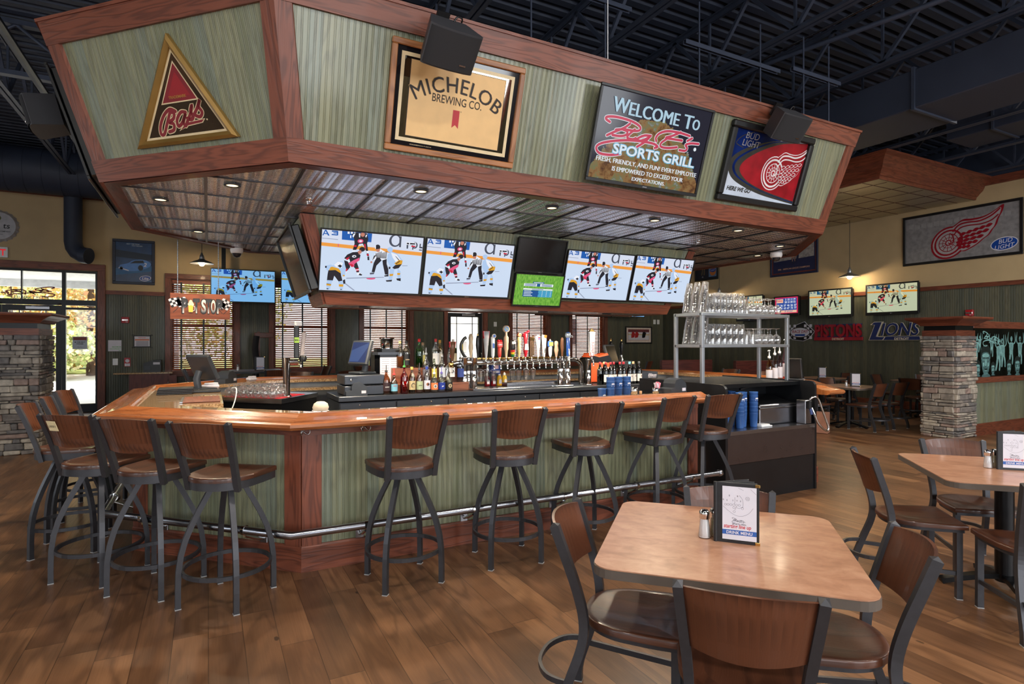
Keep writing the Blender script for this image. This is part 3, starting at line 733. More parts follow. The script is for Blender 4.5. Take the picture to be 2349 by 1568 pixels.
# ================================================================ the bar
BX0, BX1, BY0, BY1, BC = -.486, 7.05, 4.14, 8.55, 1.04
BAR = [(5.86, BY0), (BX1-BC, BY0), (BX1, BY0+BC), (BX1, BY1-BC), (BX1-BC, BY1), (BX0+BC, BY1), (BX0, BY1-BC), (BX0, BY0+BC), (BX0+BC+.01, BY0), (4.2, BY0)]
bar = thing('bar_counter', 'large octagonal bar with sage beadboard front and orange oak rail', 'bar', (3.2, 6.3, 0))
mb = MB(); mb.sweep(BAR, [(-.06, .17), (0, .17), (0, .94), (-.06, .94)], 'bead', grain='z'); obj('beadboard_front', mb, bar, world=True)
mb = MB(); mb.sweep(BAR, [(-.06, 0), (.022, 0), (.022, .165), (.014, .178), (-.06, .178)], 'trim'); obj('kick_board', mb, bar, world=True)
mb = MB(); mb.sweep(BAR, [(-.06, .925), (.02, .925), (.02, 1.0), (-.06, 1.0)], 'trim'); obj('apron', mb, bar, world=True)
mb = MB(); mb.sweep(BAR, [(.03, .992), (.225, .992), (.255, .999), (.268, 1.016), (.263, 1.034), (.245, 1.043), (.215, 1.041), (.17, 1.046), (.115, 1.060), (.075, 1.077), (.055, 1.083), (.035, 1.08), (.022, 1.068), (.02, 1.05)], 'rail'); obj('bar_rail', mb, bar, world=True)
mb = MB(); mb.sweep(BAR, [(-.28, 1.015), (.03, 1.015), (.03, 1.052), (-.28, 1.052)], 'granite'); mb.box((-.05, 6.3, 1.0335), (.32, 1.9, .0365), 'granite', 'y'); obj('granite_top', mb, bar, world=True)
mb = MB(); mb.sweep(BAR, [(-.60, .925), (-.3, .925), (-.3, .962), (-.60, .962)], 'granite'); obj('granite_ledge', mb, bar, world=True)
mb = MB(); mb.sweep(BAR, [(-.22, .0), (-.09, .0), (-.09, 1.014), (-.22, 1.014)], pm('grey_laminate', (150, 156, 162), .6)); obj('inner_wall', mb, bar, world=True)
def post(x, y, d, w, mat='trim', h=(.17, .99)):
    m = MB(); dx, dy = d; n = (dy, -dx)
    c = (x+dx*w/2+n[0]*.008, y+dy*w/2+n[1]*.008, (h[0]+h[1])/2); m.box(c, (w, .018, h[1]-h[0]), mat, 'z', .002, math.atan2(dy, dx)); obj('corner_post', m, bar, world=True)
q = math.sqrt(.5)
post(BX0+BC+.005, BY0, (1, 0), .13); post(BX0+BC+.008-q*.13, BY0+q*.13, (q, -q), .13); post(BX0, BY0+BC, (q, -q), .12); post(BX0, BY0+BC+.12, (0, -1), .12); post(4.08, BY0, (1, 0), .12)
# foot rail of polished tube on brackets
FRY = .315
pathf = [(4.28, BY0-.19, FRY), (BX0+BC-.08, BY0-.19, FRY), (BX0-.19, BY0+BC-.08, FRY), (BX0-.19, BY1-BC+.08, FRY), (BX0+BC-.08, BY1+.19, FRY), (6.0, BY1+.19, FRY)]
fr = thing('foot_rail', 'polished steel foot rail running around the foot of the bar', 'rail', (BX0+BC, BY0-.19, 0)); mb = MB(); mb.tube(pathf, .027, 'footrail', 16)
mb.lathe([(0, 0), (.03, .0), (.034, .01), (.034, .04), (.028, .045)], 'footrail', 16, (4.28, BY0-.19, FRY), axis='x'); obj('rail_tube', mb, fr, world=True)
def bracket(x, y, nx, ny):
    m = MB(); tx, ty = -ny, nx
    m.tube([(x, y, .20), (x+nx*.10, y+ny*.10, .235), (x+nx*.19, y+ny*.19, FRY-.035)], .012, 'chrome', 8)
    m.box((x+nx*.008, y+ny*.008, .21), (.06, .012, .075), 'inox', None, .004, math.atan2(ty, tx))
    m.tube([(x+nx*.19-tx*.012, y+ny*.19-ty*.012, FRY), (x+nx*.19+tx*.012, y+ny*.19+ty*.012, FRY)], .0325, 'chrome', 16)
    obj('bracket', m, fr, world=True)
for x in (.95, 1.75, 2.55, 3.3, 3.95): bracket(x, BY0, 0, -1)
for f in (.2, .8): bracket(BX0+BC*(1-f), BY0+BC*f, -q, -q)
for y in (5.6, 6.6): bracket(BX0, y, -1, 0)
# purse hooks under the rail
def hook(x, y, a, label):
    t = thing('purse_hook', label, 'hook', (x, y, .96), a, 'purse hooks under the bar rail')
    m = MB(); m.box((0, -.004, .005), (.03, .006, .03), 'chrome', None, .002); obj('mounting_plate', m, t)
    m = MB()
    for s in (-1, 1): m.tube(catmull([(0, -.008, .0), (s*.012, -.022, -.014), (s*.024, -.036, -.022), (s*.032, -.042, -.010), (s*.033, -.042, .004)], 4), .0042, 'chrome', 6)
    obj('double_prong', m, t)
hook(.56, BY0-.03, PI/8, 'chrome purse hook under the rail at the bar corner post'); hook(.98, BY0-.022, 0, 'chrome purse hook just left of the nearest front bar stool')
hook(2.13, BY0-.022, 0, 'chrome purse hook between the second and third front bar stools'); hook(3.02, BY0-.022, 0, 'chrome purse hook behind the fourth front bar stool'); hook(3.86, BY0-.022, 0, 'chrome purse hook at the right end of the bar front')
# ================================================================ canopy over the bar
CX0, CX1, CY0, CY1, CC, CZ0, CZ1, CO = -.705, 7.27, 4.14, 8.56, 1.19, 2.774, 3.828, .34
def octa(x0, x1, y0, y1, c): return [(x0+c, y0), (x1-c, y0), (x1, y0+c), (x1, y1-c), (x1-c, y1), (x0+c, y1), (x0, y1-c), (x0, y0+c)]
CAN = octa(CX0, CX1, CY0, CY1, CC)
can = thing('bar_canopy', 'octagonal overhead canopy with slanted beadboard sides hung over the bar', 'canopy', (3.28, 6.35, CZ0))
SL = math.hypot(CO, CZ1-CZ0); su_, sz_ = CO/SL, (CZ1-CZ0)/SL     # unit up-slope
def slope(s, t): return (s*su_+t*sz_, CZ0+s*sz_-t*su_)           # s up the slope, t out of it
def face_pts(i, s, t, inset0=0., inset1=0.):
    """corner points on canopy face i at slope s, pushed out t, inset along the edge"""
    P = [Vector(p) for p in CAN]; N = 8; a, b = P[i], P[(i+1) % N]; o, z = slope(s, t)
    def D(k):
        d1 = (P[k]-P[k-1]).normalized(); d2 = (P[(k+1) % N]-P[k]).normalized(); n1 = Vector((d1.y, -d1.x)); n2 = Vector((d2.y, -d2.x)); return (n1+n2)/(1+n1.dot(n2))
    d = (b-a).normalized(); A = a+D(i)*o+d*inset0; B = b+D((i+1) % N)*o-d*inset1
    return Vector((A.x, A.y, z)), Vector((B.x, B.y, z)), d
for i in range(8):
    mb = MB(); a, b, d = face_pts(i, 0, 0); c, e, _ = face_pts(i, SL, 0); up = (Vector((0, 0, CZ1-CZ0))+Vector((d.y, -d.x, 0))*CO).normalized()
    mb.add([a, b, e, c], [(0, 1, 2, 3)], 'bead', tuple(up)); a2, b2, _ = face_pts(i, 0, -.03); c2, e2, _ = face_pts(i, SL, -.03)
    mb.add([a2, b2, e2, c2], [(3, 2, 1, 0)], 'trimdark', tuple(up)); obj('beadboard_panel', mb, can, world=True)
mb = MB()
for s0, s1 in ((0, .155), (SL-.155, SL)):
    p = [slope(s0, 0), slope(s0, .028), slope(s1, .028), slope(s1, 0)]
    mb.sweep(CAN, p, 'trim', closed=True)
mb.sweep(CAN, [(-.10, CZ0-.008), (.0, CZ0-.008), (0, CZ0+.02), (-.10, CZ0+.02)], 'trimdark', closed=True)
mb.sweep(CAN, [slope(SL, -.12), slope(SL, .04), slope(SL+.02, .04), slope(SL+.02, -.12)], 'trim', closed=True)
obj('horizontal_trim', mb, can, world=True)
for i in range(8):
    for e in (0, 1):
        mb = MB(); w = .105; vs = []
        for s in (.155, SL-.155):
            for t in (0, .022):
                A, B, d = face_pts(i, s, t, 0, 0)
                p = A if e == 0 else B; q2 = p+Vector((d.x, d.y, 0))*w*(1 if e == 0 else -1); vs += [p, q2]
        fs = [(0, 2, 3, 1), (4, 5, 7, 6), (2, 6, 7, 3), (0, 1, 5, 4), (1, 3, 7, 5), (0, 4, 6, 2)]
        if e == 1: fs = [f[::-1] for f in fs]
        mb.add(vs, fs, 'trim', 'z'); obj('corner_trim', mb, can, world=True)
mb = MB(); mb.prism(octa(CX0+.02, CX1-.02, CY0+.02, CY1-.02, CC), CZ0+.005, CZ0+.02, 'tin'); obj('tin_ceiling', mb, can, world=True)
def in_oct(x, y, m=.03):
    return CX0+m < x < CX1-m and CY0+m < y < CY1-m and all(abs(dx)+abs(dy) > CC for dx, dy in ((x-CX0, y-CY0), (CX1-x, y-CY0), (x-CX0, CY1-y), (CX1-x, CY1-y)))
def clip_x(y):
    c = max(0, CC-(y-CY0), CC-(CY1-y)); return CX0+.1+c, CX1-.1-c
def clip_y(x):
    c = max(0, CC-(x-CX0), CC-(CX1-x)); return CY0+.1+c, CY1-.1-c
mb = MB(); GR = pm('grid_bar_dark', (58, 54, 54), .3, .7)
x = .592-.61*2
while x < CX1-.1:
    a, b = clip_y(x)
    if b > a: mb.box((x, (a+b)/2, CZ0), (.022, b-a, .012), GR, 'y')
    x += .61
y = 4.78-.61
while y < CY1:
    a, b = clip_x(y)
    if b > a and y > CY0+.05: mb.box(((a+b)/2, y, CZ0+.0005), (b-a, .012, .010), GR, 'x')
    y += .61
obj('ceiling_grid', mb, can, world=True)
# recessed lights
WARM = emit('warm_downlight', (255, 222, 168), 2.4)
def downlight(x, y, z, label, power=90):
    t = thing('recessed_light', label, 'light', (x, y, z), 0, 'recessed lights of the bar canopy'); m = MB(); m.lathe([(.042, .0), (.044, -.010), (.060, -.010), (.062, -.002)], 'dark', 24); obj('trim_ring', m, t)
    m = MB(); m.lathe([(0, -.005), (.043, -.005)], WARM, 20); m.F = [f[::-1] for f in m.F]; obj('lens', m, t)
    lamp('recessed_lamp', 'SPOT', (x, y, z-.03), power, (1, .83, .6), spot_size=2.6, spot_blend=.5, shadow_soft_size=.05)
for x, y, l in ((.163, 4.95, 'near the corner post'), (-.36, 5.73, 'nearest the left edge'), (1.51, 4.445, 'below the amber mirror'), (2.74, 4.445, 'below the gap between mirror and screen'), (3.93, 4.43, 'below the right half of the welcome screen'), (5.085, 4.41, 'below the red winged-wheel mirror'), (6.38, 4.88, 'at the right chamfer by the white dome camera'), (6.8, 5.56, 'at the far right edge'), (-.1, 7.2, 'at the back left')):
    downlight(x, y, CZ0-.002, 'warm recessed light in the tin ceiling ' + l)
def dome(x, y, z, label):
    t = thing('security_camera', label, 'camera', (x, y, z)); m = MB(); m.lathe([(.075, 0), (.078, -.03), (.07, -.06), (.062, -.066)], 'white', 24); obj('housing', m, t)
    m = MB(); m.lathe([(.056, -.06), (.052, -.085), (.036, -.108), (0, -.118)], pm('smoked_dome', (60, 60, 66), .08, .6), 20); obj('dome', m, t)
dome(.325, 8.3, CZ0, 'white dome camera under the back left of the canopy'); dome(6.85, 5.3, CZ0, 'white dome camera under the right end of the canopy')
def sprink(x, y, l):
    t = thing('sprinkler_head', l, 'sprinkler', (x, y, CZ0)); m = MB(); m.lathe([(.03, 0), (.032, -.006), (.01, -.012), (.01, -.03)], 'chrome', 14); m.tube([(-.018, 0, -.02), (-.018, 0, -.05), (.018, 0, -.05), (.018, 0, -.02)], .004, 'chrome', 6); m.lathe([(.0, -.052), (.026, -.054)], 'chrome', 12); obj('body', m, t)
sprink(.757, 5.13, 'chrome sprinkler head in the tin near the television box corner'); sprink(5.2, 5.1, 'chrome sprinkler head in the tin at the right end')
# ---------------------------------------------------------------- television box under the canopy
TX0, TX1, TY0, TY1, TZ0, TZ1, TI = .78, 5.78, 5.74, 6.96, 1.95, 2.774, .26
tvb = thing('television_box', 'slanted beadboard box under the canopy carrying the television row', 'soffit', (3.28, 6.35, TZ0))
top = [(TX0, TY0), (TX1, TY0), (TX1, TY1), (TX0, TY1)]; bot = [(TX0+TI, TY0+TI), (TX1-TI, TY0+TI), (TX1-TI, TY1-TI), (TX0+TI, TY1-TI)]
TSL = math.hypot(TI, TZ1-TZ0)
def tvp(i, f, k, out=0.):
    """point on box face i: f along the edge 0..1, k down the slope 0..1"""
    a = Vector(top[i]).lerp(Vector(top[(i+1) % 4]), f); b = Vector(bot[i]).lerp(Vector(bot[(i+1) % 4]), f); p = a.lerp(b, k)
    d = (Vector(top[(i+1) % 4])-Vector(top[i])).normalized(); n = Vector((d.y, -d.x)); hz = (TZ1-TZ0)/TSL; p = p+n*out*hz
    return Vector((p.x, p.y, TZ1+(TZ0-TZ1)*k-out*TI/TSL))
for i in range(4):
    mb = MB(); mb.add([tvp(i, 0, 1), tvp(i, 1, 1), tvp(i, 1, 0), tvp(i, 0, 0)], [(0, 1, 2, 3)], 'bead', tuple(tvp(i, .5, 0)-tvp(i, .5, 1))); obj('beadboard_panel', mb, tvb, world=True)
    mb = MB()
    for f0, f1, k0, k1, o in ((0, 1, .865, 1.01, .025), (0, .022 if i % 2 == 0 else .08, 0, .87, .02), (1-(.022 if i % 2 == 0 else .08), 1, 0, .87, .02)):
        v = [tvp(i, f0, k1, 0), tvp(i, f1, k1, 0), tvp(i, f1, k0, 0), tvp(i, f0, k0, 0), tvp(i, f0, k1, o), tvp(i, f1, k1, o), tvp(i, f1, k0, o), tvp(i, f0, k0, o)]
        g = v[1]-v[0] if (v[1]-v[0]).length > (v[3]-v[0]).length else v[3]-v[0]
        mb.add(v, [(4, 5, 6, 7), (0, 4, 7, 3), (1, 2, 6, 5), (0, 1, 5, 4), (3, 7, 6, 2)], 'trim', tuple(g))
    obj('edge_trim', mb, tvb, world=True)
mb = MB(); mb.prism([(TX0+TI, TY0+TI), (TX1-TI, TY0+TI), (TX1-TI, TY1-TI), (TX0+TI, TY1-TI)], TZ0-.006, TZ0+.01, 'tin'); obj('tin_bottom', mb, tvb, world=True)
for x, l in ((1.5, 'left'), (3.75, 'middle'), (4.75, 'right')): downlight(x, 6.3, TZ0-.008, 'small recessed light under the television box, '+l+' one of three', 70)
# ---------------------------------------------------------------- pictures on screens
def quadmap(q):
    (ax, ay), (bx, by), (cx, cy), (dx, dy) = q          # TL TR BR BL in traced units
    def f(p):
        u = v = .5
        for _ in range(12):
            X = (1-v)*((1-u)*ax+u*bx)+v*((1-u)*dx+u*cx); Y = (1-v)*((1-u)*ay+u*by)+v*((1-u)*dy+u*cy)
            xu = (1-v)*(bx-ax)+v*(cx-dx); yu = (1-v)*(by-ay)+v*(cy-dy); xv = (1-u)*(dx-ax)+u*(cx-bx); yv = (1-u)*(dy-ay)+u*(cy-by)
            det = xu*yv-xv*yu; ex, ey = p[0]-X, p[1]-Y; u += (ex*yv-ey*xv)/det; v += (xu*ey-yu*ex)/det
        return u, v
    return f
HQ = quadmap([(122, 100), (2092, 272), (2045, 1342), (104, 1270)])
HK = []
def hk(c, *pts): HK.append((c, [HQ(p) for p in pts]))
def he(c, cx, cy, rx, ry, n=14): hk(c, *[(cx+rx*math.cos(2*PI*i/n), cy+ry*math.sin(2*PI*i/n)) for i in range(n)])
ICE, BRD, ORG, BLU, INK, BLK, REDC, GLD, PAL, WHT, PNK, SKN, GRY = 'ICE BRD ORG BLU INK BLK RED GLD PAL WHT PNK SKN GRY'.split()
HC = {'ICE': (206, 222, 244), 'BRD': (214, 222, 240), 'ORG': (240, 158, 66), 'BLU': (24, 92, 176), 'INK': (70, 76, 92), 'BLK': (34, 34, 44), 'RED': (206, 34, 62), 'GLD': (222, 160, 40), 'PAL': (176, 204, 240), 'WHT': (236, 240, 250), 'PNK': (226, 86, 130), 'SKN': (196, 128, 108), 'GRY': (150, 160, 184)}
hk(BRD, (122, 100), (2092, 272), (2078, 555), (120, 352)); hk(ORG, (121, 346), (2078, 545), (2072, 612), (119, 412)); hk(PNK, (420, 376), (438, 378), (436, 432), (420, 430))
hk(BLU, (488, 132), (1056, 185), (1046, 348), (488, 296))
for a in ([(132, 215), (176, 112), (196, 112), (150, 220)], [(176, 112), (200, 112), (262, 222), (232, 222)], [(150, 172), (226, 180), (232, 198), (146, 190)], [(300, 124), (408, 132), (412, 160), (300, 148)], [(330, 160), (400, 166), (400, 184), (330, 178)], [(390, 140), (416, 140), (418, 216), (392, 214)], [(298, 190), (410, 200), (408, 222), (298, 212)]): hk(BLU, *a)
for x in (590, 650, 710): hk(WHT, (x, 145), (x+38, 148), (x+38, 190), (x, 186))
hk(WHT, (640, 215), (662, 217), (662, 268), (640, 266)); hk(WHT, (930, 175), (968, 178), (966, 225), (930, 222))
he(INK, 1515, 318, 122, 118, 24); he(BRD, 1522, 316, 82, 92, 24); hk(INK, (1596, 236), (1640, 240), (1636, 444), (1598, 440)); hk(BRD, (1380, 150), (1640, 180), (1640, 222), (1380, 196))
hk(INK, (1750, 400), (1786, 402), (1782, 472), (1752, 470)); hk(INK, (1744, 376), (1860, 388), (1860, 408), (1744, 398)); hk(INK, (1868, 380), (1896, 382), (1892, 492), (1868, 490)); he(INK, 1920, 410, 58, 62); he(BRD, 1916, 408, 34, 40)
hk(INK, (2020, 380), (2046, 384), (2040, 436), (2080, 442), (2078, 470), (2014, 462)); hk(INK, (2012, 486), (2074, 494), (2072, 512), (2012, 506))
hk(WHT, (1740, 344), (1940, 360), (1936, 408), (1740, 396)); hk(BLK, (1752, 358), (1800, 362), (1796, 390), (1752, 386)); hk(BLK, (1818, 362), (1926, 372), (1922, 396), (1818, 390)); hk(REDC, (1848, 412), (1934, 420), (1930, 444), (1848, 438))
hk(GRY, (130, 262), (418, 290), (418, 302), (130, 274))
he(PNK, 1070, 1040, 90, 24); hk(GRY, (600, 1030), (1320, 1010), (1330, 1024), (600, 1050))
# far skater
hk(BLK, (690, 178), (740, 160), (960, 182), (985, 290), (965, 372), (880, 372), (800, 384), (728, 372), (716, 280), (664, 200)); hk(WHT, (700, 190), (740, 175), (700, 260), (680, 230)); he(SKN, 876, 200, 40, 44); hk(WHT, (800, 180), (830, 178), (826, 260), (806, 250)); hk(WHT, (940, 200), (960, 215), (940, 260), (925, 240)); he(PNK, 838, 325, 56, 38); he(WHT, 840, 325, 30, 16)
hk(BLK, (728, 370), (812, 384), (764, 492), (698, 494)); hk(BLK, (884, 372), (965, 368), (984, 470), (1014, 610), (980, 612), (948, 500)); hk(WHT, (698, 492), (764, 494), (744, 520), (684, 530)); hk(REDC, (905, 380), (935, 380), (950, 470), (930, 460)); hk(REDC, (716, 398), (768, 402), (766, 436), (714, 430)); hk(WHT, (956, 510), (1000, 512), (1004, 560), (966, 556)); hk(REDC, (962, 575), (1008, 570), (1012, 600), (972, 602)); hk(BLK, (982, 622), (1016, 614), (1024, 688), (990, 688)); hk(GLD, (804, 440), (880, 400), (880, 440), (820, 452))
# crouching dark skater
hk(BLK, (545, 652), (600, 580), (700, 535), (792, 530), (850, 592), (834, 684), (750, 722), (680, 752), (620, 722), (600, 682)); hk(BLK, (545, 690), (642, 722), (664, 822), (604, 905), (578, 850)); hk(BLK, (680, 742), (784, 730), (824, 830), (838, 922), (790, 926), (760, 850), (700, 782)); hk(REDC, (572, 656), (652, 618), (604, 692)); hk(WHT, (600, 690), (640, 660), (660, 720), (630, 740)); he(WHT, 730, 615, 40, 24); he(BLK, 734, 617, 20, 10); hk(PNK, (626, 752), (720, 690), (830, 640), (836, 690), (742, 760), (738, 816), (690, 822)); hk(REDC, (640, 770), (700, 760), (730, 800), (690, 820)); hk(REDC, (760, 852), (822, 842), (836, 892), (780, 902)); hk(WHT, (766, 872), (830, 862), (832, 876), (770, 888)); hk(REDC, (585, 862), (622, 842), (604, 905), (580, 900)); hk(WHT, (790, 926), (842, 920), (902, 968), (882, 986), (800, 974)); hk(BLK, (850, 940), (902, 968), (882, 986), (830, 976)); he(BLK, 876, 480, 56, 46); hk(SKN, (790, 520), (850, 490), (872, 540), (822, 582)); hk(WHT, (600, 900), (620, 880), (590, 940), (578, 940))
# official
hk(WHT, (1128, 562), (1222, 470), (1332, 530), (1384, 602), (1352, 672), (1262, 692), (1212, 632), (1130, 682), (1092, 702), (1066, 692))
for k in range(9): hk(BLK, (1140+k*26, 560-k*8+(k > 4)*30), (1152+k*26, 548-k*8+(k > 4)*30), (1176+k*22, 640+k*2), (1160+k*22, 645+k*2))
for k in range(3): hk(BLK, (1082+k*20, 690-k*30), (1094+k*20, 690-k*30), (1120+k*16, 600-k*8), (1108+k*16, 600-k*8))
hk(SKN, (1045, 712), (1082, 708), (1080, 742), (1048, 742)); hk(SKN, (1202, 660), (1250, 690), (1216, 718)); he(BLK, 1172, 440, 52, 50); hk(SKN, (1142, 478), (1222, 470), (1212, 528), (1160, 530)); hk(WHT, (1120, 410), (1136, 400), (1140, 470), (1122, 470))
hk(BLK, (1110, 742), (1160, 640), (1222, 640), (1262, 692), (1166, 792), (1136, 922), (1078, 916)); hk(BLK, (1278, 692), (1362, 664), (1366, 760), (1406, 862), (1412, 962), (1344, 966), (1290, 762)); hk(BLK, (1044, 932), (1132, 926), (1122, 964), (1050, 974)); hk(BLK, (1328, 986), (1412, 960), (1416, 1000), (1338, 1004)); hk(GRY, (1050, 950), (1126, 946), (1122, 964), (1050, 974))
# gold and white skaters
hk(PAL, (1368, 592), (1440, 520), (1562, 560), (1684, 692), (1652, 752), (1540, 772), (1500, 832), (1438, 812), (1376, 702)); hk(WHT, (1440, 540), (1560, 580), (1640, 680), (1560, 740), (1480, 640)); hk(BLK, (1520, 600), (1550, 620), (1622, 690), (1600, 690)); he(PAL, 1420, 486, 56, 48); hk(GLD, (1518, 748), (1610, 684), (1684, 696), (1672, 768), (1560, 788)); hk(BLK, (1480, 836), (1540, 780), (1672, 765), (1612, 842), (1530, 858)); hk(BLK, (1545, 752), (1625, 700), (1632, 712), (1556, 764)); hk(PAL, (1440, 852), (1530, 858), (1512, 952), (1488, 1062), (1420, 1060), (1430, 960)); hk(PAL, (1588, 842), (1652, 902), (1664, 1034), (1598, 1034)); hk(GLD, (1430, 956), (1512, 950), (1502, 990), (1440, 996)); hk(GLD, (1588, 934), (1652, 934), (1642, 976), (1588, 970)); hk(BLK, (1364, 1076), (1492, 1066), (1482, 1100), (1380, 1104)); hk(BLK, (1574, 1042), (1664, 1036), (1666, 1094), (1590, 1076)); hk(GRY, (1680, 790), (1790, 790), (1790, 800), (1680, 802)); hk(BLK, (1410, 810), (1450, 820), (1440, 860), (1412, 856))
hk(PAL, (300, 772), (345, 788), (430, 706), (545, 724), (586, 850), (568, 1000), (524, 1000), (490, 950), (440, 832), (300, 832), (258, 904), (214, 862), (200, 800)); hk(WHT, (360, 780), (430, 712), (530, 735), (500, 840), (400, 820)); hk(BLK, (425, 800), (470, 770), (510, 800), (480, 835), (450, 815)); hk(BLK, (198, 800), (232, 800), (228, 838), (200, 836)); hk(GLD, (300, 822), (332, 814), (442, 846), (482, 892), (498, 952), (400, 888), (268, 892)); hk(BLK, (262, 886), (390, 878), (490, 942), (528, 1086), (458, 1102), (374, 990), (350, 1082), (242, 1082), (250, 960))
hk(PAL, (250, 1076), (352, 1082), (324, 1140), (304, 1262), (240, 1256), (236, 1140)); hk(PAL, (452, 1102), (528, 1090), (548, 1150), (540, 1270), (492, 1268), (466, 1155)); hk(GLD, (238, 1142), (322, 1156), (318, 1190), (234, 1180)); hk(GLD, (464, 1156), (548, 1158), (546, 1204), (468, 1202)); hk(BLK, (238, 1140), (322, 1152), (322, 1160), (238, 1148)); hk(BLK, (240, 1236), (278, 1240), (274, 1258), (242, 1254)); hk(BLK, (494, 1250), (524, 1252), (522, 1268), (496, 1266)); hk(GLD, (528, 970), (568, 975), (566, 1000), (530, 1000)); hk(BLK, (534, 1080), (576, 1058), (586, 1140), (550, 1152)); hk(GRY, (574, 1146), (592, 1136), (776, 1278), (744, 1280))
def hockey_screen(mb, w, h, y, tint=(1, 1, 1), s=1.0, key=''):
    ms = {k: emit('screen_%s%s' % (k.lower(), key), tuple(min(255, a*b) for a, b in zip(c, tint)), s) for k, c in HC.items()}
    X = lambda p: ((min(1, max(0, p[0]))-.5)*w, (1-min(1, max(0, p[1])))*h)
    mb.flat([(-w/2, 0), (w/2, 0), (w/2, h), (-w/2, h)], y, ms['ICE'])
    for i, (c, pts) in enumerate(HK): mb.flat([X(p) for p in pts], y-.0002-.00004*i, ms[c])
def television(loc, rot, w, h, label, fill, bez=.014, bot=.02, d=.05, gloss=False):
    """w,h outer size; local x right, z up, -y out; origin bottom centre of the back"""
    t = thing('television', label, 'television', loc, rot, 'televisions')
    m = MB(); m.box((0, -d/2+.006, h/2), (w*.96, d-.012, h*.94), 'black', None, .01); obj('back_shell', m, t)
    m = MB(); f0 = -d
    for c, s in (((0, f0, h-bez/2), (w, .02, bez)), ((0, f0, bot/2), (w, .02, bot)), ((-w/2+bez/2, f0, (h+bot-bez)/2), (bez, .02, h-bot-bez)), ((w/2-bez/2, f0, (h+bot-bez)/2), (bez, .02, h-bot-bez))): m.box(c, s, 'black', None, .003)
    m.box((0, f0-.011, bot*.5), (.05, .002, bot*.25), 'inox'); obj('bezel', m, t)
    m = MB(Matrix.Translation((0, 0, bot))); fill(m, w-2*bez, h-bot-bez, f0+.004); obj('screen', m, t)
    return t
def off_screen(m, w, h, y): m.flat([(-w/2, 0), (w/2, 0), (w/2, h), (-w/2, h)], y, pm('dark_screen_glass', (12, 12, 14), .12))
def onslope(x, s, P0, ang, t=0.):     # a point on a slanted front face (facing -y): s up the slope from P0
    return (x, P0[1]-s*math.sin(ang)-t*math.cos(ang), P0[2]+s*math.cos(ang)-t*math.sin(ang))
TA = math.atan2(TI, TZ1-TZ0); TP = (0, TY0+TI, TZ0)
def row_tv(x0, x1, s0, s1, label, fill, **k):   # s measured down from the top edge
    return television(onslope((x0+x1)/2, TSL-s1, TP, TA, .012), (TA, 0, 0), x1-x0, s1-s0, label, fill, **k)
hs = lambda m, w, h, y: hockey_screen(m, w, h, y, (1, 1, 1), 1.0)
row_tv(.945, 1.985, .112, .738, 'hockey television at the left end of the row under the canopy', hs)
row_tv(2.0, 3.05, .112, .738, 'second hockey television from the left in the canopy row', hs)
row_tv(3.75, 4.76, .106, .715, 'hockey television right of the green soccer screen', hs)
row_tv(4.775, 5.77, .100, .710, 'hockey television at the right end of the canopy row', hs)
row_tv(3.07, 3.72, .012, .412, 'blank black television above the green soccer screen', off_screen, d=.07)
def grass(m, w, h, y):
    t = NT('screen_turf'); n = t.noise(t.mapn(t.obj(), (60, 60, 22)), 1, 3); t.p(Base_Color=(.01, .01, .01, 1), Roughness=.3, Emission_Color=t.ramp(n, [(.3, lin((66, 150, 26))), (.7, lin((150, 214, 84)))]), Emission_Strength=.8)
    m.flat([(-w/2, 0), (w/2, 0), (w/2, h), (-w/2, h)], y, t.m)
    B, Wt, Tq = emit('screen_panel_blue', (26, 84, 150)), emit('screen_panel_white', (232, 240, 240)), emit('screen_panel_teal', (70, 160, 200))
    def bx(x0, x1, z0, z1, c, k): m.flat([(x0*w-w/2, z0*h), (x1*w-w/2, z0*h), (x1*w-w/2, z1*h), (x0*w-w/2, z1*h)], y-.0004*k, c)
    bx(.36, .6, .72, .77, B, 1); bx(.18, .8, .62, .71, Wt, 1); bx(.45, .52, .62, .71, B, 2); bx(.18, .8, .5, .55, Wt, 1); bx(.18, .8, .27, .49, B, 1); bx(.5, .8, .27, .49, Tq, 2); m.flat([((.42-.5)*w, .27*h), ((.52-.5)*w, .38*h), ((.42-.5)*w, .49*h)], y-.0013, B)
    for i in range(4):
        bx(.2, .38-.03*(i % 2), .30+i*.05, .32+i*.05, Wt, 4)
        for xx in (.58, .67, .76): bx(xx, xx+.012, .30+i*.05, .325+i*.05, Wt, 4)
    for i in range(2): bx(.2, .43, .635+.04*i, .655+.04*i, B, 3); bx(.55, .77, .635+.04*i, .655+.04*i, B, 3)
    bx(.38, .58, .735, .755, Wt, 3); bx(.36, .6, .515, .535, B, 3)
row_tv(3.09, 3.755, .42, .812, 'television showing green turf with a blue league table', grass, d=.07)
# left-end television of the box, seen almost edge on
t = television((TX0+TI-.1, 6.35, 2.0), (0, 0, 0), 1.1, .68, 'dark television hung on the left end of the box, seen edge on', off_screen, .02, .03, .09)
t.rotation_euler = Euler((math.radians(17), 0, -PI/2)); t.location = (.955, 6.36, 2.06)
m = MB(); m.box((0, .03, .34), (.3, .06, .2), 'black', None, .01); m.box((0, -.001, .12), (.6, .03, .12), 'dark'); obj('wall_bracket', m, t)
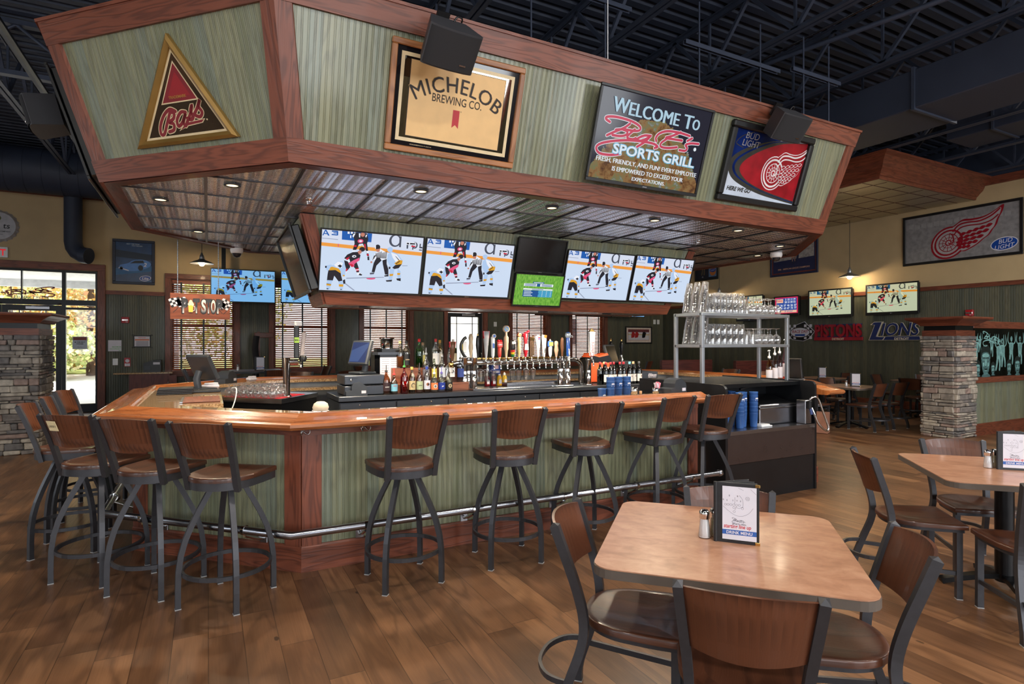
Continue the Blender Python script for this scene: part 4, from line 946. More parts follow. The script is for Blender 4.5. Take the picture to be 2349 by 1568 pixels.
# pull-tab poster on the right end of the box
t = thing('pull_tab_poster', 'narrow green poster on the right end of the television box', 'poster', (5.66, 6.2, 2.12), (math.radians(-2), 0, PI/2)); m = MB(); m.box((0, -.01, .28), (.34, .012, .56), pm('poster_green', (44, 96, 62), .5)); obj('board', m, t)
m = MB(); m.flat([(-.15, .48), (.15, .48), (.15, .54), (-.15, .54)], -.018, pm('poster_red', (200, 50, 50))); m.flat([(-.12, .2), (.12, .2), (.12, .3), (-.12, .3)], -.018, pm('poster_yellow', (230, 200, 60))); obj('print', m, t)
# ---------------------------------------------------------------- things on the canopy front
class Art:
    """flat print traced in picture units, mapped onto a w x h sheet (x centred, z from 0)"""
    def __init__(s, mb, quad, w, h, y): s.mb = mb; s.f = quadmap(quad); s.w = w; s.h = h; s.y = y; s.k = 0
    def P(s, p): u, v = s.f(p); return ((u-.5)*s.w, (1-v)*s.h)
    def poly(s, m, *pts): s.k += 1; s.mb.flat([s.P(p) for p in pts], s.y-.00012*s.k, m)
    def line(s, m, w, pts, smooth=True, taper=False, closed=False): s.k += 1; s.mb.stroke([s.P(p) for p in pts], w, s.y-.00012*s.k, m, smooth, taper, closed)
    def text(s, txt, size, p, m, **k): s.k += 1; x, z = s.P(p); s.mb.text(txt, size, x, z, s.y-.00012*s.k, m, **k)
def frame(mb, w, h, b, d, m, y=0., bev=.006):
    mb.box((0, y-d/2, h-b/2), (w, d, b), m, 'x', bev); mb.box((0, y-d/2, b/2), (w, d, b), m, 'x', bev)
    for s in (-1, 1): mb.box((s*(w/2-b/2), y-d/2, h/2), (b, d, h-2*b), m, 'z', bev)
def sheet(mb, w, h, y, m, z0=0.): mb.flat([(-w/2, z0), (w/2, z0), (w/2, z0+h), (-w/2, z0+h)], y, m)
UA = math.atan2(CO, CZ1-CZ0); UP = (0, CY0, CZ0)
MIRR = pm('mirror_silver', (200, 190, 176), .02, 1., .02)
GOLD = pm('old_gold_frame', (150, 118, 62), .4, .5)
SMOKE = pm('smoked_mirror', (104, 86, 70), .06, .7, .05)
DEEPRED = pm('deep_red_enamel', (128, 14, 26), .5); CREAM = pm('cream_print', (222, 200, 158), .5); TANP = pm('tan_parchment', (228, 186, 126), .5, var=.05); INKB = pm('dark_brown_ink', (34, 20, 18), .6); OCHRE = pm('ochre_print', (170, 130, 50), .4)
# triangular mirror on the chamfer face
ca = Vector((CAN[0][0], CAN[0][1]))
def cham(a, s, t=.0):   # a along the face from the corner post (negative = left), s up the slope, t out
    n = Vector((-q, -q)); d = Vector((q, -q)); o, z = slope(s, t); p = ca+d*a+n*o; return (p.x, p.y, z)
TRI = [(-.745, .883), (-1.241, .196), (-.348, .193)]
tri = thing('triangular_mirror', 'triangular gold framed beer mirror with a red triangle and red script', 'mirror', cham(-.79, .19, .0), (UA, 0, -PI/4))
def ta(p): return (p[0]+.79, p[1]-.19)
def inset(tri_, d):
    P = [Vector(p) for p in tri_]; c = sum(P, Vector((0, 0)))/3; n = len(P); out = []
    L = []
    for i in range(3):
        a, b = P[i], P[(i+1) % 3]; e = (b-a).normalized(); nn = Vector((-e.y, e.x)); nn = nn if nn.dot(c-a) > 0 else -nn; L.append((a+nn*d, e))
    for i in range(3):
        (a, e), (b, f) = L[i-1], L[i]; det = e.x*(-f.y)-e.y*(-f.x); r = b-a; k = (r.x*(-f.y)-r.y*(-f.x))/det; out.append(a+e*k)
    return out
T0 = [ta(p) for p in TRI]
mb = MB(); A0, A1, A2 = T0, inset(T0, .02), inset(T0, .045)
for i in range(3):
    j = (i+1) % 3; v = [(A0[i][0], -.002, A0[i][1]), (A0[j][0], -.002, A0[j][1]), (A0[j][0], -.03, A0[j][1]), (A0[i][0], -.03, A0[i][1]), (A1[j][0], -.045, A1[j][1]), (A1[i][0], -.045, A1[i][1]), (A2[j][0], -.028, A2[j][1]), (A2[i][0], -.028, A2[i][1]), (A2[j][0], -.012, A2[j][1]), (A2[i][0], -.012, A2[i][1])]
    mb.add(v, [(0, 1, 2, 3), (3, 2, 4, 5), (5, 4, 6, 7), (7, 6, 8, 9)], GOLD, (A0[j][0]-A0[i][0], 0, A0[j][1]-A0[i][1]))
obj('frame', mb, tri)
mb = MB(); mb.flat([tuple(p) for p in inset(T0, .04)], -.014, CREAM); mb.flat([tuple(p) for p in inset(T0, .062)], -.0145, SMOKE); obj('mirror_glass', mb, tri)
R0 = [ta((-.76, .705)), ta((-.925, .468)), ta((-.628, .468))]
mb = MB(); mb.flat([tuple(p) for p in inset(R0, -.008)], -.0150, CREAM); mb.flat(R0, -.0153, DEEPRED); mb.flat([tuple(p) for p in inset(R0, .028)], -.0156, pm('bright_red_enamel', (150, 10, 24), .5)); obj('red_triangle', mb, tri)
def affine3(src, dst):
    (x0, y0), (x1, y1), (x2, y2) = src; det = (x1-x0)*(y2-y0)-(x2-x0)*(y1-y0)
    def f(p):
        a = ((p[0]-x0)*(y2-y0)-(p[1]-y0)*(x2-x0))/det; b = ((x1-x0)*(p[1]-y0)-(y1-y0)*(p[0]-x0))/det
        return tuple(dst[0][k]+a*(dst[1][k]-dst[0][k])+b*(dst[2][k]-dst[0][k]) for k in (0, 1))
    return f
bf = affine3([(1098, 215), (908, 995), (1582, 912)], T0)
SCRIPT = [[(1160, 730), (1120, 716), (1082, 758), (1060, 832), (1066, 888), (1088, 886), (1104, 820), (1124, 735)], [(1124, 735), (1150, 742), (1148, 780), (1120, 806), (1150, 818), (1152, 858), (1122, 872)], [(1228, 738), (1196, 738), (1172, 790), (1184, 834), (1210, 806), (1228, 745), (1216, 808), (1232, 832)],
          [(1232, 832), (1262, 740), (1268, 690), (1260, 730), (1280, 768), (1268, 790), (1240, 780)], [(1268, 790), (1300, 720), (1318, 655), (1312, 700), (1336, 740), (1326, 770), (1298, 764)]]
mb = MB()
for w, m, k in ((.034, CREAM, 0), (.023, DEEPRED, 1)):
    for i, st in enumerate(SCRIPT): mb.stroke([bf(p) for p in st], w, -.0160-.0006*k-.0001*i, m)
mb.flat([bf(p) for p in ((1190, 868), (1228, 806), (1358, 782), (1344, 812), (1252, 834))], -.0164, CREAM); mb.flat([bf(p) for p in ((1200, 862), (1232, 812), (1350, 788), (1338, 808), (1250, 828))], -.0172, DEEPRED)
x, z = bf((1173, 640)); mb.text('TRADEMARK', .026, x, z, -.0165, OCHRE, .0003); mb.disc(bf((1370, 790)), .006, -.0165, CREAM, 10)
x, z = bf((1040, 928)); mb.text('BREWERS OF FINE ALE', .008, x, z, -.0165, CREAM)
mb = mb; mb2 = mb; obj('script_lettering', mb, tri)
# framed amber mirror
am = thing('amber_mirror', 'oak framed amber brewery mirror behind the larger speaker', 'mirror', onslope(1.62, .177, UP, UA, .001), (UA, 0, 0))
w, h = 1.03, .735
mb = MB(); frame(mb, w, h, .042, .035, wood('honey_oak_frame', (112, 66, 34), (168, 112, 66), .35)); obj('frame', mb, am)
mb = MB(Matrix.Translation((0, 0, .04))); sheet(mb, w-.08, h-.08, -.012, pm('black_glass', (24, 22, 26), .06)); sheet(mb, w-.15, h-.15, -.0125, CREAM, .035); sheet(mb, w-.2, h-.2, -.0130, MIRR, .06); obj('mirror_glass', mb, am)
mb = MB(); sheet(mb, .744, .512, -.0136, INKB, .112); sheet(mb, .736, .504, -.0139, TANP, .116)
obj('amber_panel', mb, am)
mb = MB()
def arc(X, Z): a = X/.56; return (.56*math.sin(a)+Z*math.sin(a), .56*math.cos(a)-.56+Z*math.cos(a))
def serif(X): return X
for b, m, y in ((.004, OCHRE, -.0143), (-.004, OCHRE, -.01435), (.0015, INKB, -.0148), (0, INKB, -.01485)): mb.text('MICHELOB', .148, b, .462-b*.5, y, m, 0, sx=.9, sp=1.08, warp=arc)
for b, m, y in ((.0016, OCHRE, -.0143), (.0, INKB, -.0148)): mb.text('BREWING CO.', .078, 0, .378, y, m, b, sx=.78)
obj('lettering', mb, am); mb = MB(); mb.text('®', .014, .036, .335, -.0148, INKB); mb.text('MICHELOB BREWING CO. ST. LOUIS, MO', .009, -.33, .055, -.0148, CREAM, align='LEFT'); obj('fine_print', mb, am)
mb = MB(); mb.flat([(-.026, .345), (.026, .345), (.026, .22), (0, .243), (-.026, .22)], -.0145, pm('ribbon_red', (176, 26, 34), .5)); obj('red_ribbon', mb, am)
# welcome screen
BIGE = [[(320, 505), (275, 470), (292, 444), (400, 446), (560, 490), (655, 545), (668, 590), (610, 606), (480, 590), (388, 596)], [(548, 520), (480, 572), (370, 622), (290, 664)], [(470, 592), (520, 615), (505, 655), (440, 670), (352, 660)], [(606, 588), (535, 655), (524, 690), (585, 706), (620, 690)],
        [(800, 662), (715, 660), (632, 706), (680, 722), (760, 690), (800, 660), (730, 735), (640, 795)], [(852, 806), (888, 790), (815, 750), (600, 720), (400, 726), (235, 760), (175, 812), (210, 880), (330, 900), (450, 886)], [(868, 724), (862, 680), (905, 630), (1000, 604), (1150, 622), (1285, 662)], [(1165, 618), (1060, 660), (980, 684), (1080, 700), (1190, 716)], [(1000, 692), (930, 745), (930, 790), (1020, 806), (1130, 796)], [(1318, 690), (1258, 720)], [(1408, 758), (1310, 750), (1240, 768), (1262, 806), (1238, 838), (1162, 830)]]
def welcome(m, w, h, y):
    t = NT('screen_food_photo'); o = t.obj(); a = t.noise(o, 9, 4, .6, .6); b = t.noise(o, 26, 3, .6); x, yy, z = t.sep(o)
    c = t.ramp(t.math('ADD', t.math('MULTIPLY', a, .6), t.math('MULTIPLY', b, .4)), [(.3, lin((46, 28, 36))), (.42, lin((130, 88, 50))), (.5, lin((170, 128, 80))), (.58, lin((134, 140, 96))), (.68, lin((176, 178, 200)))])
    dome = t.math('SUBTRACT', .52, t.math('MULTIPLY', t.math('MULTIPLY', x, x), 1.3))
    f = t.math('SMOOTHSTEP', t.math('SUBTRACT', z, dome), 0., .1) if False else t.math('GREATER_THAN', z, t.math('ADD', dome, t.math('MULTIPLY', b, .12)))
    c = t.mix(f, c, lin((40, 40, 58))); t.p(Base_Color=(.01, .01, .01, 1), Roughness=.12, Specular_IOR_Level=.2, Emission_Color=c, Emission_Strength=.6)
    sheet(m, w, h, y, t.m)
    art = Art(m, [(235, 80), (1555, 390), (1410, 1365), (85, 1170)], w, h, y-.0004)
    LB, W_, RD, SKY = emit('screen_letter_blue', (176, 208, 226), .9), emit('screen_letter_white', (232, 240, 248), .9), emit('screen_letter_red', (206, 60, 90), .85), emit('screen_letter_sky', (120, 194, 230), .9)
    S = h/.70
    for i, (st, ww) in enumerate([(st, ww) for ww in (.030, .021) for st in BIGE]): art.line(W_ if ww > .025 else RD, ww*S, st)
    X = lambda u: (u-.5)*w; Z = lambda v: (1-v)*h
    for tx, u0, u1, v0, v1 in (('W', .108, .238, .082, .24), ('ELCOME', .247, .70, .102, .248), ('T', .745, .832, .092, .251), ('O', .835, .90, .122, .246)): m.fit(tx, X(u0), X(u1), Z(v1), Z(v0), y-.006, LB, 0, fat=.005)
    for g, bo, mm, yy in ((.007*S, .05, SKY, y-.0062), (0, .012, W_, y-.0068)): m.fit('SPORTS GRILL', X(.168), X(.928), Z(.692), Z(.582), yy, mm, bo, 0, g)
    for tx, u0, u1, v0, v1 in (('FRESH, FRIENDLY, AND FUN! EVERY EMPLOYEE', .043, .974, .75, .81), ('IS EMPOWERED TO EXCEED YOUR', .19, .852, .838, .89), ('EXPECTATIONS.', .378, .686, .924, .967)): m.fit(tx, X(u0), X(u1), Z(v1), Z(v0), y-.006, W_, 0, fat=.0016)
    m.disc((X(.905), .53*h), .016*S, y-.006, W_)
television(onslope(3.40, .18, UP, UA, .05), (UA, 0, 0), 1.25, .76, 'large welcome television with red script and white lettering on the canopy front', welcome, .022, .03, .06)
# winged wheel emblem in unit coordinates (wheel radius 1)
def wings(mb, cx, cz, s, y, base, out, fill, sk=0., solid=False):
    P = lambda p: (cx+(p[0]+sk*p[1])*s, cz+p[1]*s)
    k = [0]
    def poly(m, pts): k[0] += 1; mb.flat([P(p) for p in pts], y-.0002*k[0], m)
    def ell(m, r, n=28): poly(m, [(r*.98*math.cos(2*PI*i/n), r*math.sin(2*PI*i/n)) for i in range(n)])
    def cm(pts): return [tuple(v) for v in catmull(pts, 4, True)]
    body = [(.1, .85), (.35, 1.2), (.7, 1.42), (1.2, 1.38), (1.8, 1.42), (2.3, 1.62), (2.82, 1.98), (2.84, 1.6), (2.7, 1.2), (2.62, .78), (2.45, .5), (2.3, .2), (2.0, -.05), (1.75, -.3), (1.4, -.52), (1.05, -.68), (.8, -.62), (.5, -.3)]
    ell(out, 1.07 if not solid else 1.12); poly(out, [(x*(1.03 if solid else 1.0), z*(1.04 if solid else 1.0)) for x, z in cm(body)]); ell(fill, 1.0); poly(fill, cm([(x*.985+.02-(.03 if solid else 0), z*.95+.02-(.02 if solid else 0)) for x, z in body]))
    ell(out, .90); ell(fill, .78) ; ell(out, .62); ell(fill, .57)
    for i in range(12):
        a = 2*PI*i/12; c, d = math.cos(a), math.sin(a); k[0] += 1; mb.stroke([P((.14*c, .14*d)), P((.58*c, .58*d))], .035*s, y-.0002*k[0], out, False)
    k[0] += 1; mb.stroke([P((.36*math.cos(2*PI*i/20), .36*math.sin(2*PI*i/20))) for i in range(20)], .03*s, y-.0002*k[0], out, False, closed=True)
    ell(out, .2, 16); ell(fill, .13, 14)
    # long top feathers
    for a, b in (([(.2, .75), (.5, 1.12), (1.0, 1.22), (1.7, 1.2), (2.3, 1.42), (2.74, 1.8)], .1), ([(.28, .5), (.6, .9), (1.1, 1.0), (1.8, .98), (2.35, 1.12), (2.7, 1.42)], .08)):
        k[0] += 1; mb.stroke([P(p) for p in a], b*s, y-.0002*k[0], out)
    k[0] += 1; mb.stroke([P(p) for p in [(.02, .62), (.18, .5), (.3, .2), (.22, -.12), (.02, -.02)]], .07*s, y-.0002*k[0], out)
    # rows of small feathers
    rows = [(.62, .42, 2.45, .86, 5), (.52, .16, 2.3, .52, 5), (.48, -.06, 2.05, .18, 4), (.52, -.26, 1.75, -.14, 4), (.62, -.44, 1.35, -.42, 3)]
    for x0, z0, x1, z1, n in rows:
        for i in range(n):
            f0, f1 = i/n, (i+.92)/n; ax, az = x0+(x1-x0)*f0, z0+(z1-z0)*f0; bx, bz = x0+(x1-x0)*f1+.05, z0+(z1-z0)*f1+.03; hgt = .115
            poly(out, cm([(ax, az-.02), ((ax+bx)/2-.02, (az+bz)/2+hgt), (bx, bz), ((ax+bx)/2+.02, (az+bz)/2-hgt)])); solid or poly(fill, cm([(ax+.03, az-.01), ((ax+bx)/2-.02, (az+bz)/2+hgt*.68), (bx-.05, bz), ((ax+bx)/2+.02, (az+bz)/2-hgt*.68)]))
bud = thing('winged_wheel_mirror', 'black framed beer mirror with a white winged wheel on red, under the small speaker', 'mirror', onslope(4.945, .19, UP, UA, .001), (UA, 0, 0))
w, h = 1.17, .74
mb = MB(); frame(mb, w, h, .062, .06, 'black', 0, .012); obj('frame', mb, bud)
SIL = pm('silver_arc', (120, 118, 114), .15, .8); NAVY = pm('navy_print', (14, 34, 92), .15, var=.4, scale=5); FROST = pm('frosty_print', (196, 206, 222), .2, var=.12, scale=6); JRED = pm('jersey_red', (150, 16, 30), .3, var=.28, scale=7); PWH = pm('print_white', (226, 224, 224), .35)
mb = MB(Matrix.Translation((0, 0, .06))); art = Art(mb, [(375, 258), (1318, 482), (1150, 1305), (220, 1165)], w-.12, h-.12, -.02)
art.poly(FROST, (375, 258), (1318, 482), (1150, 1305), (220, 1165)); art.poly(NAVY, (375, 258), (1000, 400), (760, 560), (480, 860), (285, 800))
def cv(pts): return [tuple(v) for v in catmull(pts, 5)]
art.poly(SIL, *cv([(1318, 482), (900, 440), (600, 500), (380, 620), (300, 760), (330, 920), (460, 1040), (700, 1160), (1000, 1250), (1150, 1290)])); art.poly(NAVY, *cv([(1318, 482), (900, 450), (640, 520), (430, 640), (350, 760), (370, 880), (470, 980), (700, 1110), (1000, 1225), (1152, 1270)])); art.poly(SIL, *cv([(1318, 482), (920, 458), (660, 535), (460, 650), (380, 760), (400, 880), (500, 980), (720, 1110), (1000, 1215), (1154, 1260)])); art.poly(JRED, *cv([(1318, 482), (980, 480), (720, 560), (520, 680), (440, 790), (460, 890), (560, 1000), (760, 1110), (1020, 1205), (1156, 1250)]))
x, z = art.P((560, 440)); mb.text('BUD', .085, x+.01, z+.015, -.0226, pm('silver_letter', (150, 150, 150), .4), .0, shear=.15, sx=1.1); mb.text('LIGHT', .085, x+.01, z-.055, -.0226, pm('silver_letter', (150, 150, 150), .4), .0, shear=.15, sx=1.0)
art.line(SIL, .008, [(600, 325), (470, 370), (400, 430), (390, 480), (470, 530)]); x, z = art.P((430, 1125)); mb.text('HERE WE GO', .055, x, z, -.0226, SIL, .002, shear=.2)
obj('printed_mirror', mb, bud)
mb = MB(); cx, cz = .115, .335; wings(mb, cx, cz, .155, -.0235, JRED, PWH, JRED); obj('winged_wheel_emblem', mb, bud)
# loudspeakers
def speaker(loc, rot, w, h, d, label):
    t = thing('loudspeaker', label, 'loudspeaker', loc, rot, None); G = pm('speaker_cabinet', (58, 58, 62), .5, var=.05); Cl = pm('speaker_cloth', (34, 34, 37), .85, scale=200)
    m = MB(); pts = [(-w*.34, d*.5), (w*.34, d*.5), (w/2, -d*.2)]+[(w*.5*math.cos(a), -d*.2-d*.14*math.sin(a)) for a in (.4, .9, PI/2, PI-.9, PI-.4)]+[(-w/2, -d*.2)]
    m.prism(pts, -h/2, h/2, G); obj('cabinet', m, t)
    m = MB(); f = [(w*.485*math.cos(a), -d*.21-d*.145*math.sin(a)) for a in [i*PI/10 for i in range(11)]]; n = len(f)
    m.add([(p[0], p[1]-.006, -h*.46) for p in f]+[(p[0], p[1]-.006, h*.46) for p in f], [[i+1, i, n+i, n+i+1] for i in range(n-1)], Cl, 'z', True); obj('grille', m, t)
    m = MB(); m.box((w*.22, -d*.345-.008, -h*.28), (.045, .003, .01), 'inox'); obj('badge', m, t)
    m = MB(); m.tube([(0, d*.4, h*.2), (0, d*.75, h*.35), (0, d*.9, h*.3)], .016, 'black', 8); m.box((0, d*.9, h*.3), (.09, .02, .12), 'black'); m.tube(catmull([(.03, d*.4, h*.5), (.05, d*.45, h*.62), (.09, d*.5, h*.6), (.1, d*.55, h*.48)], 4), .006, 'black', 6); obj('mounting_arm', m, t)
    return t
speaker((1.40, 3.55, 3.50), (math.radians(44), 0, math.radians(4)), .37, .25, .27, 'large black loudspeaker hung in front of the amber mirror')
speaker((4.82, 3.60, 3.585), (math.radians(40), 0, math.radians(-2)), .38, .24, .26, 'small black loudspeaker above the winged-wheel mirror')
speaker((-1.28, 6.35, 3.52), (math.radians(15), 0, -PI/2), .42, .26, .30, 'black loudspeaker on the left side of the canopy, seen from its end')
t = television((CX0-.02, 6.55, 2.92), (0, 0, 0), 1.65, .93, 'dark television on the left side of the canopy, seen edge on', off_screen, .02, .03, .08)
t.rotation_euler = Euler((UA, 0, -PI/2)); t.location = (CX0-.07, 6.55, 2.90)
# ================================================================ stools, chairs, tables
def seat_outline(hw, f, b, n=16):
    half = [(hw*.985, f), (hw, f*.97), (hw*1.01, f*.6), (hw*1.0, f*.3), (hw*.97, 0)]
    for i in range(1, n): a = PI/2*i/n; half.append((hw*.97*math.cos(a)**.8, -b*math.sin(a)**1.05))
    return half+[(0, -b)]+[(-x, y) for x, y in half[::-1]]
def seat_mesh(out, z, m='seat'):
    mb = MB(); n = len(out); rings = [(1., z-.028), (1., z-.009), (.99, z-.002), (.97, z), (.86, z-.002), (.6, z-.012), (.3, z-.016)]; vs = []; g = (1, 0, 0)
    for s, zz in rings: vs += [(x*s, y*s, zz) for x, y in out]
    fs = [[r*n+i, r*n+(i+1) % n, (r+1)*n+(i+1) % n, (r+1)*n+i] for r in range(len(rings)-1) for i in range(n)]
    if area2(out) < 0: fs = [f[::-1] for f in fs]
    vs.append((0, 0, z-.017)); k = len(vs)-1; t = [[(len(rings)-1)*n+i, (len(rings)-1)*n+(i+1) % n, k] for i in range(n)]
    bt = [list(range(n))[::-1]]
    if area2(out) < 0: t = [f[::-1] for f in t]; bt = [b[::-1] for b in bt]
    mb.add(vs, fs+t, m, 'y', True); mb.add(vs[:n], bt, m, 'y'); 
    return mb
SQ = lambda a, b: [(a/2, b/2), (-a/2, b/2), (-a/2, -b/2), (a/2, -b/2)]
def post_mesh(path, a=.034, b=.028, ref=(1, 0, 0), cap=True):
    mb = MB(); mb.tube(catmull(path, 4), 0, 'steel', sect=SQ(a, b), ref=ref)
    if cap:
        p = Vector(path[-1]); d = (p-Vector(path[-2])).normalized(); u = (Vector(ref)-d*Vector(ref).dot(d)).normalized(); w = d.cross(u)
        base = [p+u*a/2+w*b/2, p-u*a/2+w*b/2, p-u*a/2-w*b/2, p+u*a/2-w*b/2]; mb.add(base+[p+d*.013], [(0, 1, 4), (1, 2, 4), (2, 3, 4), (3, 0, 4)], 'steel')
    return mb
def back_mesh(z0, z1, f, bow=.045, m='back'):
    """f(z) -> (half width, y) of the post centre line"""
    mb = MB(); nx, nz = 12, 4; g = []
    for side in (0, 1):
        for j in range(nz+1):
            z = z0+(z1-z0)*j/nz; hw, y = f(z); hw -= .012
            for i in range(nx+1):
                u = -1+2*i/nx; g.append((u*hw, y-bow*(1-u*u)+(.006 if side else -.006), z+.012*(1-u*u)*(1 if j == nz else 0)-.012*(1-u*u)*(1 if j == 0 else 0)))
    N = (nx+1)*(nz+1); fs = []
    for j in range(nz):
        for i in range(nx):
            a = j*(nx+1)+i; fs.append([a, a+1, a+nx+2, a+nx+1]); b = N+a; fs.append([b, b+nx+1, b+nx+2, b+1])
    for i in range(nx): a = i; fs.append([a, N+a, N+a+1, a+1]); a = nz*(nx+1)+i; fs.append([a, a+1, N+a+1, N+a])
    for j in range(nz): a = j*(nx+1); fs.append([a, a+nx+1, N+a+nx+1, N+a]); a += nx; fs.append([a, N+a, N+a+nx+1, a+nx+1])
    mb.add(g, fs, m, 'z', False); return mb
def interp(path, z):
    for (x0, y0, z0), (x1, y1, z1) in zip(path, path[1:]):
        if z0 <= z <= z1: t = (z-z0)/(z1-z0); return x0+(x1-x0)*t, y0+(y1-y0)*t
    return path[-1][0], path[-1][1]
def make_stool():
    t = thing('bar_stool', '', 'stool'); out = seat_outline(.205, .20, .215)
    obj('seat', seat_mesh(out, .775), t)
    mb = MB(); mb.prism([(x*.97, y*.97) for x, y in out], .700, .746, 'steel', smooth=True); obj('seat_rim', mb, t)
    P = [(.158, -.13, .69), (.162, -.158, .80), (.174, -.212, .97), (.186, -.262, 1.10)]
    for s in (-1, 1): obj('back_post', post_mesh([(s*x, y, z) for x, y, z in P]), t)
    obj('backrest', back_mesh(.905, 1.095, lambda z: interp(P, z)), t)
    mb = MB(); mb.lathe([(.15, .700), (.15, .694), (.09, .690), (.09, .672)], 'steel', 24); obj('swivel_plate', mb, t)
    R = [(.085, .694), (.118, .63), (.155, .56), (.193, .48), (.226, .40), (.25, .31), (.262, .22), (.265, .12), (.265, .004)]
    for k in range(4):
        a = PI/4+k*PI/2; c, d = math.cos(a), math.sin(a); mb = MB(); mb.tube([(r*c, r*d, z) for r, z in R], 0, 'steel', sect=SQ(.03, .03), ref=(-d, c, 0)); l = obj('leg', mb, t)
        mb = MB(); mb.box((.265*c, .265*d, .0025), (.033, .033, .005), 'rubber', None, 0, a); obj('glide', mb, l)
    mb = MB(); mb.tube([(.243*math.cos(2*PI*i/32), .243*math.sin(2*PI*i/32), .205) for i in range(32)], 0, 'steel', closed=True, sect=SQ(.024, .014), ref=(0, 0, 1)); obj('foot_ring', mb, t)
    return t
stool0 = make_stool(); used = [False]
def stool(x, y, deg, label):
    r = math.radians(deg); g = 'bar stools around the bar'
    if not used[0]: used[0] = True; stool0.location = (x, y, 0); stool0.rotation_euler = (0, 0, r); stool0['label'] = label; stool0['group'] = g; return stool0
    return dup(stool0, (x, y, 0), r, label, g)
stool(.104, 3.93, -37, 'bar stool on the angled side nearest the camera, closest to the bar corner post')
stool(-.29, 4.33, -37, 'middle bar stool of the three on the angled side of the bar')
s1 = stool(-.64, 4.73, -36, 'bar stool with a small cream name tag on its back')
mb = MB(); mb.box((0, -.003, 0), (.078, .004, .068), pm('cream_tag', (226, 206, 160), .6), None, .001); mb.text('LARRY', .023, 0, -.010, -.0056, INKB)
o = obj('name_tag', mb, s1, label='cream name tag lettered on the back panel'); o.location = (-.07, -.283, 1.035); o.rotation_euler = (math.radians(21), 0, math.radians(-10))
stool(-.93, 5.44, -93, 'nearest bar stool along the left end of the bar, leftmost in the photo'); stool(-.93, 6.05, -88, 'second bar stool along the left end of the bar, back edge catching door light'); stool(-.95, 6.72, -100, 'third bar stool along the left end of the bar, nearest the entrance doors')
stool(1.144, 3.715, 3, 'first bar stool along the long front of the bar, right of the corner post'); stool(1.92, 3.73, -7, 'second bar stool along the long front of the bar'); stool(2.64, 3.79, -8, 'third bar stool along the long front of the bar'); stool(3.44, 3.86, 6, 'fourth bar stool along the long front of the bar'); stool(4.0, 3.86, -3, 'fifth bar stool, beside the black service station')
for i, x in enumerate((1.2, 2.0, 2.75, 3.5, 4.3, 5.2)): stool(x, 9.02, 180+(-6, 8, -12, 5, 10, -4)[i], 'bar stool on the far side of the bar, number %d from the left' % (i+1))
stool(7.55, 6.1, 96, 'bar stool at the right end of the bar beyond the service station'); stool(7.5, 6.9, 84, 'bar stool at the right end of the bar, farther back')
def make_chair():
    t = thing('dining_chair', '', 'chair'); out = seat_outline(.215, .215, .205)
    obj('seat', seat_mesh(out, .455), t)
    mb = MB(); mb.prism([(x*.93, y*.93) for x, y in out], .405, .426, 'steel'); obj('seat_frame', mb, t)
    P = [(.196, -.285, .004), (.196, -.28, .08), (.188, -.235, .22), (.172, -.188, .36), (.168, -.182, .46), (.176, -.208, .58), (.190, -.258, .73), (.199, -.292, .83)]
    for s in (-1, 1):
        l = obj('rear_leg', post_mesh([(s*x, y, z) for x, y, z in P], .03, .036), t); mb = MB(); mb.box((s*.196, -.285, .0025), (.032, .038, .005), 'rubber'); obj('glide', mb, l)
        mb = MB(); mb.box((s*.186, .172, .205), (.032, .032, .402), 'steel', 'z'); l = obj('front_leg', mb, t); mb = MB(); mb.box((s*.186, .172, .0025), (.034, .034, .005), 'rubber'); obj('glide', mb, l)
        mb = MB(); mb.tube([(s*.186, .16, .155), (s*.192, -.235, .185)], 0, 'steel', sect=SQ(.014, .024), ref=(1, 0, 0)); obj('side_stretcher', mb, t)
    obj('backrest', back_mesh(.615, .825, lambda z: interp(P, z), .05), t)
    mb = MB(); mb.tube(catmull([(-.19, -.24, .205), (-.165, -.33, .205), (-.09, -.385, .205), (0, -.40, .205), (.09, -.385, .205), (.165, -.33, .205), (.19, -.24, .205)], 4), 0, 'steel', sect=SQ(.022, .014), ref=(0, 0, 1)); obj('rear_hoop', mb, t)
    return t
chair0 = make_chair(); usedc = [False]
def chair(x, y, deg, label, g):
    r = math.radians(deg)
    if not usedc[0]: usedc[0] = True; chair0.location = (x, y, 0); chair0.rotation_euler = (0, 0, r); chair0['label'] = label; chair0['group'] = g; return chair0
    return dup(chair0, (x, y, 0), r, label, g)
